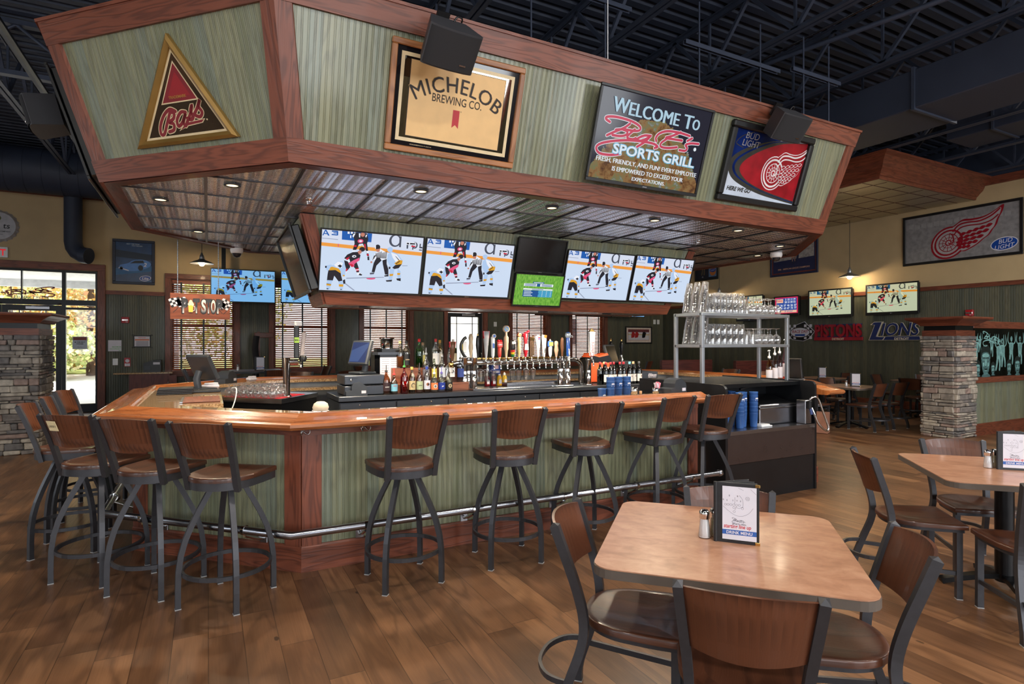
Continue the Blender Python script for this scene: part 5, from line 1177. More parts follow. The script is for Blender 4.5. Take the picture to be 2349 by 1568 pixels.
# heading: local +y looks at the table
G1 = 'chairs around the nearest dining table'
chair(1.605, 1.375, -46, 'dining chair with its back to the camera at the near table', G1); chair(1.565, 1.88, -137, 'dining chair at the left side of the near table, glossy seat in front of it', G1)
chair(2.09, 1.40, 46, 'dining chair at the right side of the near table, curved back facing left', G1); chair(2.07, 1.82, 136, 'dining chair behind the menu on the far side of the near table', G1)
G2 = 'chairs around the right hand table'
chair(4.03, 2.10, -132, 'dining chair at the left side of the right hand table', G2); chair(4.70, 2.06, 140, 'dining chair on the far side of the right hand table', G2); chair(4.04, 1.48, -42, 'dining chair at the right edge of the photo, near side of the right hand table', G2); chair(5.0, 1.42, 46, 'dining chair on the right side of the right hand table, outside the frame edge', G2)
def make_table(h=.75, s=.93, lbl='', round_=.075):
    t = thing('dining_table', lbl, 'table'); mb = MB(); mb.prism(rrect(s-.004, s-.004, round_), h-.004, h, 'lam'); obj('tabletop', mb, t)
    mb = MB(); mb.prism(rrect(s, s, round_), h-.036, h-.0045, 'edge'); obj('edge_band', mb, t)
    mb = MB(); mb.lathe([(.05, .05), (.05, h-.05)], 'blackm', 20); mb.box((0, 0, h-.043), (.5, .5, .012), 'blackm'); obj('column', mb, t)
    for k in range(4):
        a = k*PI/2+PI/4*0; c, d = math.cos(a), math.sin(a); mb = MB(); mb.tube([(.03*c, .03*d, .085), (.12*c, .12*d, .075), (.25*c, .25*d, .045), (.33*c, .33*d, .022), (.345*c, .345*d, .016)], 0, 'blackm', sect=SQ(.03, .062), ref=(0, 0, 1)); obj('base_foot', mb, t)
    return t
TN = 'tan laminate dining table nearest the camera with salt, pepper and a menu'
tab1 = make_table(lbl=TN); tab1.location = (1.875, 1.70, 0); tab1.rotation_euler = (0, 0, math.radians(-46))
tab2 = dup(tab1, (4.46, 1.79, 0), math.radians(-45), 'tan laminate dining table at the right edge of the photo')
dup(tab1, (10.45, 6.55, 0), 0, 'dining table left of the right stone pillar, with a menu on it'); dup(tab1, (13.35, 6.75, 0), .05, 'dining table half hidden behind the right stone pillar'); dup(tab1, (12.3, 8.35, 0), 0, 'dining table by the right wall, behind the end of the bar rail')
GF = 'chairs at the far right tables'
for x, y, d, l in ((10.38, 6.22, 2, 'dining chair left of the right pillar, its back to the camera'), (11.02, 6.22, -4, 'second dining chair from the right pillar, back to the camera'), (10.98, 7.1, 170, 'dining chair on the far side of the table left of the pillar'), (9.72, 6.75, -85, 'dining chair at the left side of the table left of the pillar'), (13.3, 7.42, 184, 'far dining chair against the right wall, left of the stone pillar'), (13.98, 7.0, 120, 'far dining chair by the right wall just left of the pillar edge'), (12.7, 6.55, -85, 'dining chair at the left side of the table hidden by the pillar'), (12.25, 7.85, 0, 'dining chair at the wall table, back toward the bar'), (11.75, 8.4, -90, 'dining chair at the left of the wall table behind the bar rail end'), (12.4, 9.0, 182, 'dining chair on the far side of the wall table'), (13.0, 8.3, 90, 'dining chair between the wall table and the right wall')):
    chair(x, y, d, l, GF)
# high tables near the windows
def high_table(x, y, l):
    t = make_table(1.06, .85, l, .06); t.name = 'high_table'; t.location = (x, y, 0); t['category'] = 'table'
    for c in t.children:
        if c.name.startswith('tabletop'): c.data.materials[0] = M['trimdark']
        if c.name.startswith('edge'): c.data.materials[0] = M['blackm']
    return t
ht = high_table(.75, 11.2, 'dark high table below the windows with a menu and a salt shaker'); high_table(3.4, 11.4, 'dark high table by the windows, right of the first one'); high_table(8.6, 11.6, 'dark high table by the windows behind the wine bottles')
for x, y, d, l in ((1.0, 10.4, 0, 'left tall stool at the high tables, seen behind the single beer tap'), (1.75, 11.3, 100, 'tall stool right of the first high table'), (2.75, 11.0, -70, 'tall stool left of the second high table'), (3.6, 10.6, 8, 'tall stool in front of the second high table'), (-.1, 11.2, -90, 'tall stool left of the first high table behind the tilted register'), (8.1, 10.9, -20, 'tall stool in front of the rightmost high table'), (9.2, 10.9, 30, 'tall stool right of the rightmost high table')):
    stool(x, y, d, l)['group'] = 'tall stools at the high tables'
# ---------------------------------------------------------------- table settings
def shaker(x, y, z, fill, label):
    t = thing('salt_shaker' if fill == 'salt' else 'pepper_shaker', label, 'shaker', (x, y, z), 0)
    m = MB(); m.lathe([(.0, .003), (.021, .003), (.0225, .006), (.020, .05), (.0165, .075), (.0165, .079), (0, .079)], M['salt'] if fill == 'salt' else M['pepper'], 20); obj('contents', m, t)
    m = MB(); m.lathe([(0, 0), (.023, 0), (.0245, .004), (.0245, .01), (.0225, .035), (.0185, .076), (.0185, .083), (.016, .083), (.0175, .075), (.0215, .035), (.0235, .008), (0, .002)], 'glass', 20); obj('jar', m, t)
    m = MB(); m.lathe([(.0195, .079), (.0205, .08), (.0205, .094), (.0215, .096), (.0205, .108), (.013, .1155), (0, .1175)], 'chrome', 20); obj('cap', m, t); return t
M['salt'] = pm('table_salt', (236, 236, 238), .8, var=.03); M['pepper'] = pm('ground_pepper', (150, 136, 104), .9, var=.4, scale=300)
COVER = pm('black_leatherette', (30, 31, 34), .45, scale=80, var=.2); MBLUE = pm('menu_blue', (44, 92, 168), .5); MRED = pm('menu_red', (190, 30, 44), .5); PEN = pm('pen_grey', (92, 88, 100), .6)
LETTERS = {}
def drink_menu(x, y, z, rot, label, detail=True):
    t = thing('drink_menu', label, 'menu', (x, y, z), rot, 'drink menus on tables'); w, h = .158, .242
    m = MB()
    for k, (a, ww) in enumerate(((0, w), (.13, w*.97), (.34, w*.95), (.62, w*.95))):
        R = Matrix.Rotation(a, 3, 'Z'); c = R @ Vector((ww/2+.006, 0, h/2)); m.box(c, (ww, .0035, h), COVER, 'x', .001, R)
    m.tube([(0, 0, .001), (0, 0, h)], .008, COVER, 10); obj('cover', m, t)
    m = MB()
    for k, (a, ww) in enumerate(((.13, w*.97), (.34, w*.95), (.62, w*.95))):
        R = Matrix.Rotation(a, 3, 'Z'); c = R @ Vector((ww/2+.012, -.0025, h/2)); m.box(c, (ww-.026, .001, h-.03), 'paper', 'x', 0, R)
    obj('inner_pages', m, t)
    m = MB(); x0, x1, z0, z1 = .026, w-.004, .014, h-.014; W_ = x1-x0; H_ = z1-z0
    def Q(u, v): return (x0+u*W_, z1-v*H_)
    m.flat([(x0, z0), (x1, z0), (x1, z1), (x0, z1)], -.0024, 'paper'); m.flat([Q(0, .815), Q(1, .815), Q(1, .905), Q(0, .905)], -.0027, MBLUE)
    a = Q(.5, .888); m.text('DRINK MENU', .0165, a[0], a[1], -.0030, 'paper', .0004, sx=.98); a = Q(.44, .78); m.text('starting line up', .0215, a[0], a[1], -.0027, MRED, .0004, sx=.8, shear=.1); obj('front_page', m, t)
    if detail:
        m = MB(); yy = -.0028
        for i, u in enumerate((.09, .17, .25, .335, .42, .5)): m.stroke([(Q(u, .345)[0]+.0045*math.cos(b), Q(u, .345)[1]+.0038*math.sin(b)) for b in [j*PI/4 for j in range(8)]], .0007, yy, PEN, closed=True)
        for u, v in ((.34, .395), (.59, .40), (.35, .47)): m.stroke([(Q(u, v)[0]+.0045*math.cos(b), Q(u, v)[1]+.0038*math.sin(b)) for b in [j*PI/4 for j in range(8)]], .0007, yy, PEN, closed=True)
        for i, pts in enumerate(([(.02, .38), (.2, .47), (.4, .54), (.6, .54), (.78, .48), (.9, .38)], [(.37, .2), (.37, .28), (.35, .33)], [(.5, .16), (.58, .22), (.61, .3), (.6, .39)], [(.42, .36), (.37, .44)], [(.4, .39), (.5, .4), (.6, .37)], [(.47, .02), (.62, .06)], [(.83, .03), (.99, .12)])): m.stroke([Q(*p) for p in pts], .0008, yy, PEN)
        m.stroke([(Q(.74, .21)[0]+.0075*math.cos(b), Q(.74, .21)[1]+.007*math.sin(b)) for b in [j*PI/5 for j in range(10)]], .0008, yy, PEN, closed=True)
        for s, u, v in (('B', .21, .19), ('B', .45, .19), ('E', .14, .28), ('T', .31, .28), ('T', .43, .28), ('E', .54, .28), ('B', .03, .27), ('12', .74, .225)): a = Q(u, v); m.text(s, .009, a[0], a[1], yy, PEN)
        bq = quadmap([(235, 400), (1555, 400), (1410, 1000), (85, 1000)])
        for st in BIGE: m.stroke([(lambda uv: Q(.27+.42*uv[0], .58+.12*uv[1]))(bq(p)) for p in st], .0013, yy, PEN)
        a = Q(.5, .715); m.text('SPORTS GRILL', .0085, a[0], a[1], yy, PEN, .0002); obj('pen_drawing', m, t)
    m = MB()
    for zz in (.006, h-.006): m.box((w, -.001, zz), (.018, .006, .012), 'brass', None, .001)
    obj('metal_corners', m, t); return t
drink_menu(1.83, 1.70, .75, math.radians(-49), 'standing drink menu on the nearest table'); shaker(1.822, 1.752, .75, 'salt', 'glass salt shaker beside the menu on the nearest table'); shaker(1.875, 1.745, .75, 'pepper', 'glass pepper shaker half behind the menu on the nearest table')
drink_menu(4.45, 1.82, .75, math.radians(-45), 'standing drink menu on the right hand table at the photo edge'); shaker(4.447, 1.872, .75, 'salt', 'glass salt shaker on the right hand table'); shaker(4.505, 1.865, .75, 'pepper', 'glass pepper shaker on the right hand table')
drink_menu(10.42, 6.5, .75, math.radians(-60), 'dark drink menu on the table left of the right stone pillar', False); shaker(10.3, 6.5, .75, 'salt', 'salt shaker on the table left of the right stone pillar')
drink_menu(12.2, 8.35, .75, math.radians(-50), 'drink menu on the wall table behind the rail end', False); drink_menu(.72, 11.05, 1.06, math.radians(10), 'drink menu on the high table below the windows', False); shaker(.45, 11.05, 1.06, 'salt', 'salt shaker on the high table below the windows'); drink_menu(3.0, 11.2, 1.06, math.radians(-60), 'drink menu on the second high table, behind the bar ledge', False)
# ================================================================ service station with the glass rack
KX0, KX1, KY = 4.385, 5.745, 3.95
ks = thing('service_station', 'black service station with steel front panel beside the bar end', 'station', ((KX0+KX1)/2, KY+.6, 0))
LAMB = pm('black_laminate', (24, 25, 28), .3)
BROWN = pm('warm_steel_panel', (96, 84, 82), .28, .75, .05)
def side(x):   # side panel profile with a rounded front top corner and a lower notch behind
    p = [(KY, 0), (KY, 1.085)]+[(KY+.06-.06*math.cos(a), 1.085+.06*math.sin(a)) for a in (.4, .8, 1.2, PI/2)]+[(KY+1.25, 1.145), (KY+1.25, 0)]
    m = MB(); m.prism(p, x, x+.03, LAMB, 'x'); obj('side_panel', m, ks, world=True)
side(KX0); side(KX1-.03)
mb = MB(); mb.box(((KX0+KX1)/2, KY+.02, .185), (KX1-KX0-.062, .02, .37), LAMB, 'x'); obj('lower_panel', mb, ks, world=True)
mb = MB(); mb.box(((KX0+KX1)/2, KY+.01, .525), (KX1-KX0-.062, .02, .30), BROWN, 'x'); obj('steel_front', mb, ks, world=True)
mb = MB(); mb.box(((KX0+KX1)/2, KY+.30, .684), (KX1-KX0-.062, .60, .018), 'inox', 'x'); mb.box(((KX0+KX1)/2, KY+.004, .672), (KX1-KX0-.062, .016, .03), 'inox', 'x'); obj('work_surface', mb, ks, world=True)
mb = MB(); mb.box(((KX0+KX1)/2, KY+.62, .55), (KX1-KX0-.062, .02, 1.1), LAMB, 'x'); obj('rear_panel', mb, ks, world=True)
mb = MB(); mb.box(((KX0+KX1)/2, KY+.70, 1.118), (KX1-KX0-.062, 1.04, .02), 'blackm', 'x'); mb.box(((KX0+KX1)/2, KY+.19, 1.115), (KX1-KX0-.062, .02, .04), 'blackm', 'x')
for i in range(44): mb.box((KX0+.06+i*.0287, KY+.70, 1.131), (.012, 1.0, .006), 'dark', 'y')
obj('drip_shelf', mb, ks, world=True)
mb = MB(); mb.box((5.36, KY+.36, .80), (.60, .40, .21), 'inox', None, .01); mb.box((5.36, KY+.34, .915), (.62, .40, .02), 'inox', None, .006, Matrix.Rotation(.25, 3, 'X')); obj('ice_bin', mb, ks, world=True)
mb = MB(); mb.box((5.70, KY-.02, .93), (.07, .07, .05), 'inox', None, .008); mb.tube([(5.69, KY-.02, .90), (5.70, KY-.06, .85)], .014, pm('hose_blue', (40, 60, 120)), 8)
hp = [(5.69, KY-.03, .955), (5.74, KY-.07, .99), (5.80, KY-.08, .96), (5.86, KY-.10, .84), (5.95, KY-.12, .72), (6.02, KY-.12, .635), (5.98, KY-.13, .60), (5.88, KY-.13, .64), (5.80, KY-.11, .71), (5.74, KY-.08, .79), (5.705, KY-.06, .86)]
hp = [(5.60, KY-.02, .955), (5.64, KY-.05, .985), (5.69, KY-.06, .955), (5.73, KY-.07, .86), (5.79, KY-.075, .74), (5.825, KY-.08, .655), (5.80, KY-.08, .618), (5.73, KY-.08, .65), (5.66, KY-.07, .72), (5.625, KY-.06, .80), (5.61, KY-.04, .87)]
sg = thing('soda_gun', 'steel braided soda gun hose looping off the service station', 'soda gun', (5.6, KY, .685)); m = MB(); m.tube(catmull(hp, 6), .011, 'chrome', 10); obj('hose', m, sg, world=True)
m = MB(); m.box((5.60, KY-.02, .90), (.035, .04, .09), 'black', None, .006); m.tube([(5.60, KY-.03, .86), (5.595, KY-.05, .80)], .012, pm('hose_blue', (40, 60, 120)), 8); obj('nozzle', m, sg, world=True)
m = MB(); m.box((5.62, KY+.06, .82), (.10, .11, .25), 'inox', None, .006); obj('holster', m, sg, world=True)
mb = MB(); mb.box((5.06, KY+.12, .70), (.16, .10, .012), 'white', None, .003); mb.box((5.05, KY+.12, .712), (.13, .08, .012), 'white', None, .003); tag(obj('napkin_stack', mb), 'white folded bar cloths beside the ice bin of the service station', 'napkin')
t = thing('ice_scoop', 'black tongs lying on top of the blue cups at the station', 'scoop', (4.98, KY+.26, 1.07)); m = MB(); m.tube([(-.1, 0, 0), (.02, 0, .02), (.13, .02, .03)], .012, 'black', 8); m.box((.15, .02, .03), (.06, .04, .015), 'inox', None, .004); obj('body', m, t)
# blue plastic cups: stacks
CB = glass('blue_cup_plastic', (70, 140, 226), .18, 1.2); CB2 = pm('cup_blue', (62, 108, 176), .22, Transmission_Weight=.25)
def cup_stack(x, y, z, n, label, prints=True):
    t = thing('cup_stack', label, 'cups', (x, y, z), 0, 'stacks of blue cups')
    for i in range(n):
        m = MB(); z0 = i*.036; m.lathe([(0, z0+.003), (.033, z0), (.0345, z0+.01), (.042, z0+.135), (.0435, z0+.137), (.0435, z0+.142), (.041, z0+.142), (.034, z0+.012), (0, z0+.008)], CB2, 22); c = obj('cup', m, t)
        if prints and i == n-1:
            m = MB()
            for k, (u, w) in enumerate(((-.012, .009), (0, .012), (.012, .008))): m.box((u, -.0395, z0+.075+.003*(k % 2)), (w, .002, .016), 'white', None, .002, Matrix.Rotation(.05, 3, 'X'))
            m.box((0, -.0385, z0+.058), (.034, .002, .005), 'white'); obj('printed_logo', m, c)
    return t
for i, (x, y, n) in enumerate(((4.60, KY+.18, 6), (4.72, KY+.12, 7), (4.83, KY+.18, 7), (4.93, KY+.13, 7), (4.66, KY+.30, 7), (4.80, KY+.30, 7))):
    cup_stack(x, y, .694, n, 'tall stack of blue plastic cups on the service station, ' + ('left front', 'second from the left in front', 'third from the left in front', 'right front', 'rear left', 'rear right')[i])
# ---------------------------------------------------------------- glass rack
rk = thing('glass_rack', 'brushed metal two-shelf rack full of upside-down glasses', 'rack', (5.05, 4.85, 1.134))
RX0, RX1, RY0, RY1, RZ = 4.42, 5.71, 4.28, 4.65, 1.134
Z1S, Z2S = 1.535, 1.86
for x in (RX0, RX1):
    for y in (RY0, RY1): mb = MB(); mb.box((x, y, (RZ+Z2S)/2), (.036, .036, Z2S-RZ), 'alu', 'z', .003); obj('upright', mb, rk, world=True)
for z in (Z1S, Z2S):
    mb = MB()
    for y in (RY0, RY1): mb.box(((RX0+RX1)/2, y-.001, z-.016), (RX1-RX0+.04, .038, .032), 'alu', 'x', .003)
    for x in (RX0, RX1): mb.box((x-.001, (RY0+RY1)/2, z-.017), (.038, RY1-RY0, .032), 'alu', 'y', .003)
    for k in range(12): mb.box((RX0+.1*(k+1)-.0, (RY0+RY1)/2, z-.006), (.012, RY1-RY0-.04, .008), 'alu', 'y')
    obj('shelf', mb, rk, world=True)
M['rackglass'] = tglass('whitened_rack_glass', (255, 255, 255), 1.25, .12, .12, .2); GLS = 'rackglass'  # haze whitens the glass edges in place of bright highlights
def lathe_obj(name, prof, m=GLS, n=20):
    mb = MB(); mb.lathe(prof, m, n); return obj(name, mb)
GI = {}
def glass_at(kind, x, y, z, label, group, tilt=(0, 0)):
    PR = {'pint_glass': [(0, .006), (.038, .006), (.0405, .0), (.042, 0), (.042, .002), (.031, .138), (.030, .145), (0, .145), (0, .133), (.028, .131), (.039, .004)],
          'tumbler': [(.0385, 0), (.0415, 0), (.0415, .03), (.036, .10), (.0345, .105), (0, .105), (0, .09), (.033, .088), (.0385, .03), (.0385, .001)],
          'wine_goblet': [(.034, 0), (.036, 0), (.044, .03), (.046, .055), (.038, .085), (.018, .104), (.006, .112), (.0045, .13), (.0045, .158), (.012, .166), (.036, .171), (.037, .173), (0, .1745), (0, .112), (.016, .101), (.036, .083), (.044, .055), (.042, .03)],
          'snifter': [(.028, 0), (.030, 0), (.045, .035), (.047, .055), (.038, .082), (.015, .098), (.006, .104), (.006, .122), (.012, .127), (.032, .131), (.033, .133), (0, .1345), (0, .104), (.013, .096), (.036, .080), (.045, .055), (.043, .035)]}
    if kind not in GI:
        o = lathe_obj(kind, PR[kind][0:1]+PR[kind][1:]); GI[kind] = o
    else: o = GI[kind].copy(); COL.objects.link(o)
    o.location = (x, y, z); o.rotation_euler = (tilt[0], tilt[1], 0); return tag(o, label, 'glass', group)
for zz, nm in ((Z2S, 'top'), (Z1S, 'lower')):
    z = zz+.0015; top = nm == 'top'
    for y in (RY0+.06, RY0+.17, RY0+.28):
        for k in range(5): glass_at('pint_glass', 4.475+k*.0075, y, z+k*.043, 'clear tumbler nested upside down in the leaning stacks, rack\'s %s shelf' % nm, 'leaning glass stacks, %s shelf' % nm, (0, math.radians(10)))
    for i in range(6):
        for j, y in enumerate((RY0+.055, RY0+.142, RY0+.229, RY0+.316)):
            for k in range((1 if i == 0 else 2) if top else 2): glass_at('tumbler', 4.605+i*.0865, y, z+k*.1065, 'thick clear tumbler upside down in the middle of the rack\'s %s shelf' % nm, 'tumblers in the middle of the %s shelf' % nm)
    for i in range(1 if top else 2):
        for y in (RY0+.07, RY0+.18): glass_at('pint_glass', 5.125+.095*i, y, z, 'flared clear glass between tumblers and goblets on the rack\'s %s shelf' % nm, 'flared glasses, %s shelf' % nm)
    x0, n = (5.225, 5) if top else (5.315, 4)
    for i in range(n):
        for j, y in enumerate((RY0+.06, RY0+.17, RY0+.28)): glass_at('wine_goblet', x0+i*.0985, y, z, 'stemmed goblet upside down at the right end of the rack\'s %s shelf' % nm, 'goblets on the %s shelf' % nm)
# pump bottles behind the rack
def pump(x, y, z, col, lab, h=.27):
    t = thing('syrup_bottle', lab, 'bottle', (x, y, z), 0, 'pump syrup bottles'); m = MB(); m.lathe([(0, 0), (.036, 0), (.038, .004), (.038, h*.6), (.036, h*.68), (.016, h*.9), (.014, h)], tglass('bottle_'+lab[:6], col), 20); obj('bottle', m, t)
    m = MB(); m.lathe([(.0385, h*.12), (.039, h*.13), (.039, h*.5), (.0385, h*.51)], 'paper', 20); obj('label', m, t); m = MB(); m.lathe([(.018, h), (.018, h+.025), (.008, h+.03), (.006, h+.09), (.012, h+.092), (.012, h+.104), (0, h+.106)], 'white', 14); m.tube([(0, 0, h+.098), (-.03, -.01, h+.1), (-.045, -.015, h+.09)], .005, 'white', 6); obj('pump_head', m, t)
pump(6.33, 5.0, 1.0535, (220, 190, 110), 'amber syrup bottle with a white pump, leftmost behind the rack', .30); pump(6.46, 5.02, 1.0535, (220, 214, 210), 'clear pump bottle second from the left behind the rack', .34); pump(6.59, 5.05, 1.0535, (210, 190, 200), 'tall pump bottle third from the left behind the rack', .36); pump(6.74, 5.08, 1.0535, (236, 170, 180), 'tallest pump bottle with pink syrup, at the rack\'s right post', .44)
t = thing('order_terminal', 'dark tilted order terminal at the right end of the bar top', 'terminal', (6.66, 4.88, 1.0535)); m = MB(); m.box((.02, 0, .02), (.2, .14, .04), 'dark', None, .01); m.box((.07, .02, .09), (.03, .05, .16), 'dark', None, .006, Matrix.Rotation(.5, 3, 'Y')); obj('base', m, t); m = MB(); m.box((-.02, .0, .17), (.035, .24, .26), 'black', None, .01, Matrix.Rotation(-.12, 3, 'Y')); obj('display', m, t)
mb = MB(); mb.box((9.34, 6.32, .18), (.2, .2, .35), pm('cardboard', (150, 104, 84), .9), None, .003, .4); tag(obj('cardboard_box', mb), 'upright cardboard box on the floor behind the service station', 'box')
# ================================================================ back-bar island under the televisions
IX0, IX1, IY0, IY1, IZ = 1.25, 5.6, 6.36, 7.06, .97
isl = thing('bottle_cooler', 'long dark bottle cooler counter in the middle of the bar', 'cooler', (3.4, 6.7, 0))
mb = MB(); mb.box(((IX0+IX1)/2, (IY0+IY1)/2, .45), (IX1-IX0, IY1-IY0-.03, .9), 'coolergrey', 'x'); obj('cabinet', mb, isl, world=True)
mb = MB(); mb.box(((IX0+IX1)/2, (IY0+IY1)/2, IZ-.028), (IX1-IX0+.03, IY1-IY0+.03, .056), 'coolergrey', 'x', .006); obj('counter_top', mb, isl, world=True)
n = 7; dw = (IX1-IX0)/n
for i in range(n):
    x = IX0+dw*(i+.5); m = MB(); m.box((x, IY0+.006, .845), (dw-.012, .024, .10), 'coolergrey', 'x', .004); m.box((x, IY0-.008, .80), (dw-.03, .012, .012), 'blackm', 'x'); d = obj('door', m, isl, world=True)
    m = MB(); m.box((x, IY0+.004, .42), (dw-.012, .02, .72), 'coolergrey', 'x', .004); obj('lower_panel', m, isl, world=True)
    m = MB(); m.lathe([(0, .0), (.010, 0), (.010, .006), (0, .007)], 'chrome', 12, (x+.1*(1 if i % 2 else -1), IY0-.007, .875), axis='y'); obj('lock', m, d, world=True)
def R_(lst): return lst
LIQ = {}
def liquid(c):
    k = 'liq%d_%d_%d' % c
    if k not in LIQ: LIQ[k] = glass(k, c, .0, 1.36)
    return LIQ[k]
def bottle(x, y, z, lab, glassc, liqc, labc, capc, h=.31, r=.037, shoulder=.62, neck=.013, fill=.45, lbl=(.14, .48), art=None, square=False, spout=None, grp='liquor bottles on the cooler'):
    r = min(r*1.13, .0445)
    t = thing('liquor_bottle' if 'wine' not in lab else 'wine_bottle', lab, 'bottle', (x, y, z), 0, grp); s = shoulder*h; nh = h*.93
    m = MB(); m.lathe([(0, .002), (r*.92, 0), (r, .006), (r, s), (r*.93, s+.012), (r*.5, s+.045), (neck*1.1, s+.07), (neck, nh), (neck*1.15, nh+.003), (neck*1.1, h-.006), (neck*.7, h-.006), (neck*.7, s+.07), (r*.45, s+.043), (r*.92, s-.002), (r*.92, .010), (0, .010)], tglass('bottle_glass_%d_%d_%d' % glassc, glassc) if 'bottle_glass_%d_%d_%d' % glassc not in CACHE else CACHE['bottle_glass_%d_%d_%d' % glassc], 20)
    CACHE['bottle_glass_%d_%d_%d' % glassc] = m.mats[0]; obj('bottle', m, t)
    if liqc:
        m = MB(); m.lathe([(0, .012), (r*.9, .012), (r*.9, s*fill/.62), (0, s*fill/.62)], liquid_mat('liquor_%d_%d_%d' % liqc, liqc), 18); obj('liquor', m, t)
    if labc:
        c = pm('label_%d_%d_%d' % labc, labc, .55); m = MB(); a0, a1 = -PI/2-1.25, -PI/2+1.25; N = 12; z0, z1 = lbl[0]*h, lbl[1]*h; R = r+.0006
        vs = [(R*math.cos(a0+(a1-a0)*i/N), R*math.sin(a0+(a1-a0)*i/N), zz) for zz in (z0, z1) for i in range(N+1)]; m.add(vs, [[i, i+1, N+2+i, N+1+i] for i in range(N)], c, 'z', True); L = obj('label', m, t)
        if art: m = MB(); art(m, (z0+z1)/2, z1-z0, -R-.0016); obj('label_print', m, L)
    m = MB(); cc = pm('cap_%d_%d_%d' % capc, capc, .4)
    if spout: m.lathe([(neck*1.3, h-.02), (neck*1.3, h-.004), (neck*.8, h), (.0045, h+.006), (.0045, h+.05), (.003, h+.062)], cc, 12); obj('pour_spout', m, t)
    else: m.lathe([(neck*1.25, nh-.01), (neck*1.3, nh-.006), (neck*1.3, h+.002), (0, h+.004)], cc, 14); obj('cap', m, t)
    return t
def ptext(s, size, col, dz=0., **k): return lambda m, zc, hh, y: m.text(s, size, 0, zc-size*.35+dz, y, col, .0006, **k)
WP = pm('label_white', (236, 236, 232), .5); KB = pm('label_black', (24, 24, 26), .5)
def a_sun(m, zc, h, y): m.disc((0, zc+.006), .019, y, pm('label_orange_brown', (150, 84, 40), .5)); m.disc((.008, zc+.004), .011, y-.0003, KB); m.text('SUNRISE', .009, 0, zc-.03, y, pm('label_royal', (40, 70, 160)))
def a_circ(c): 
    def f(m, zc, h, y): m.disc((0, zc), .021, y, c); m.disc((0, zc), .014, y-.0003, KB); m.text('OOO', .014, 0, zc-.004, y-.0006, c)
    return f
def a_fish(m, zc, h, y): m.stroke([(-.012, zc-.02), (-.016, zc+.005), (0, zc+.022), (.018, zc+.014)], .008, y, KB); m.disc((.004, zc-.022), .012, y, pm('label_tan', (176, 160, 118)))
def a_script(s, c): return lambda m, zc, hh, y: m.text(s, .018, 0, zc-.008, y, c, .0008, shear=.5, sx=.8, rot=.35)
zf = IZ+.001
specs = [(1.775, 'brown whiskey bottle with a dark label, leftmost in the front bottle row', (225, 190, 150), (120, 44, 16), (52, 30, 34), (30, 30, 32), .27, .042, ptext('BURNT', .014, WP), True),
 (1.865, 'bottle with a pale blue and red label, second from the left in the front row', (225, 225, 220), (190, 190, 180), (126, 190, 214), (190, 40, 40), .235, .036, ptext('ISLAND', .011, pm('label_red', (196, 44, 44)), .02), True),
 (1.985, 'bright red vodka bottle with white UV lettering', (230, 60, 70), (170, 8, 26), None, (60, 140, 60), .32, .039, None, True),
 (2.075, 'bottle with a tan label of a dark bird and a gold neck', (215, 205, 180), (70, 52, 34), (200, 180, 134), (196, 160, 80), .30, .036, a_fish, False),
 (2.165, 'clear bottle with a pale green label over pink liquor', (228, 222, 218), (222, 190, 178), (176, 190, 150), (60, 60, 64), .285, .036, ptext('GARDEN', .010, KB), True),
 (2.255, 'clear bottle with a white label of a brown sun and a blue cap', (230, 230, 232), (150, 90, 40), (214, 216, 230), (30, 60, 150), .30, .036, a_sun, False),
 (2.345, 'round bottle with an orange label of white blossoms', (232, 232, 230), (228, 220, 214), (232, 126, 72), (236, 236, 236), .235, .040, a_circ(WP), True),
 (2.437, 'round bottle with a royal blue label and white script', (225, 228, 236), (200, 205, 220), (24, 54, 150), (90, 80, 170), .235, .040, a_script('Blue', WP), True),
 (2.53, 'round bottle with a black and cream skull-like label', (215, 212, 206), (44, 34, 28), (26, 24, 24), (60, 60, 60), .235, .040, a_circ(CREAM), True)]
for i, (x, l, g, lq, lb, cp, h, r, art, sp) in enumerate(specs):
    t = bottle(x, IY0+.07+.002*(i % 3), zf, l, g, lq, lb, cp, h, r, art=art, spout=sp, shoulder=.6 if h > .26 else .52)
    if 'UV' in l: m = MB(); m.text('UV', .045, 0, .105, -.0415, WP, .002); m.text('CHERRY', .010, 0, .086, -.0415, WP, .0006); obj('printed_lettering', m, t)
t = thing('bottle_riser', 'stepped brown wooden riser under the rear rows of liquor bottles', 'riser', (2.35, 6.72, IZ)); WB = wood('riser_wood', (92, 50, 34), (140, 84, 60), .5)
m = MB(); m.box((.02, -.13, .05), (.92, .12, .10), WB, 'x', .003); obj('low_step', m, t); m = MB(); m.box((.02, .06, .14), (.92, .25, .28), WB, 'x', .003); obj('high_step', m, t)
mid = [(2.30, 'frosted grey-white bottle on the lower riser step', (240, 240, 244), (214, 218, 224), None, (150, 156, 164), .36, .040, .3), (2.50, 'clear vodka bottle with a steel spout on the lower riser step', (235, 236, 238), None, (220, 226, 232), (180, 180, 184), .33, .038, 0), (2.62, 'clear bottle with white script label and red neck on the lower riser step', (236, 236, 238), None, (236, 234, 236), (196, 34, 40), .33, .040, 0), (2.74, 'bottle with a dark blue band and steel spout, right end of the lower riser step', (228, 230, 236), None, (44, 66, 140), (60, 60, 60), .30, .039, 0), (2.40, 'slim clear bottle with a yellow label on the lower riser step', (228, 232, 222), None, (222, 206, 90), (200, 200, 200), .31, .030, 0)]
for i, (x, l, g, lq, lb, cp, h, r, ro) in enumerate(mid): bottle(x, 6.585, IZ+.101, l, g, lq, lb, cp, h, r, art=a_script('Vodka', KB) if i == 2 else None, spout=(i != 2), lbl=(.2, .55))
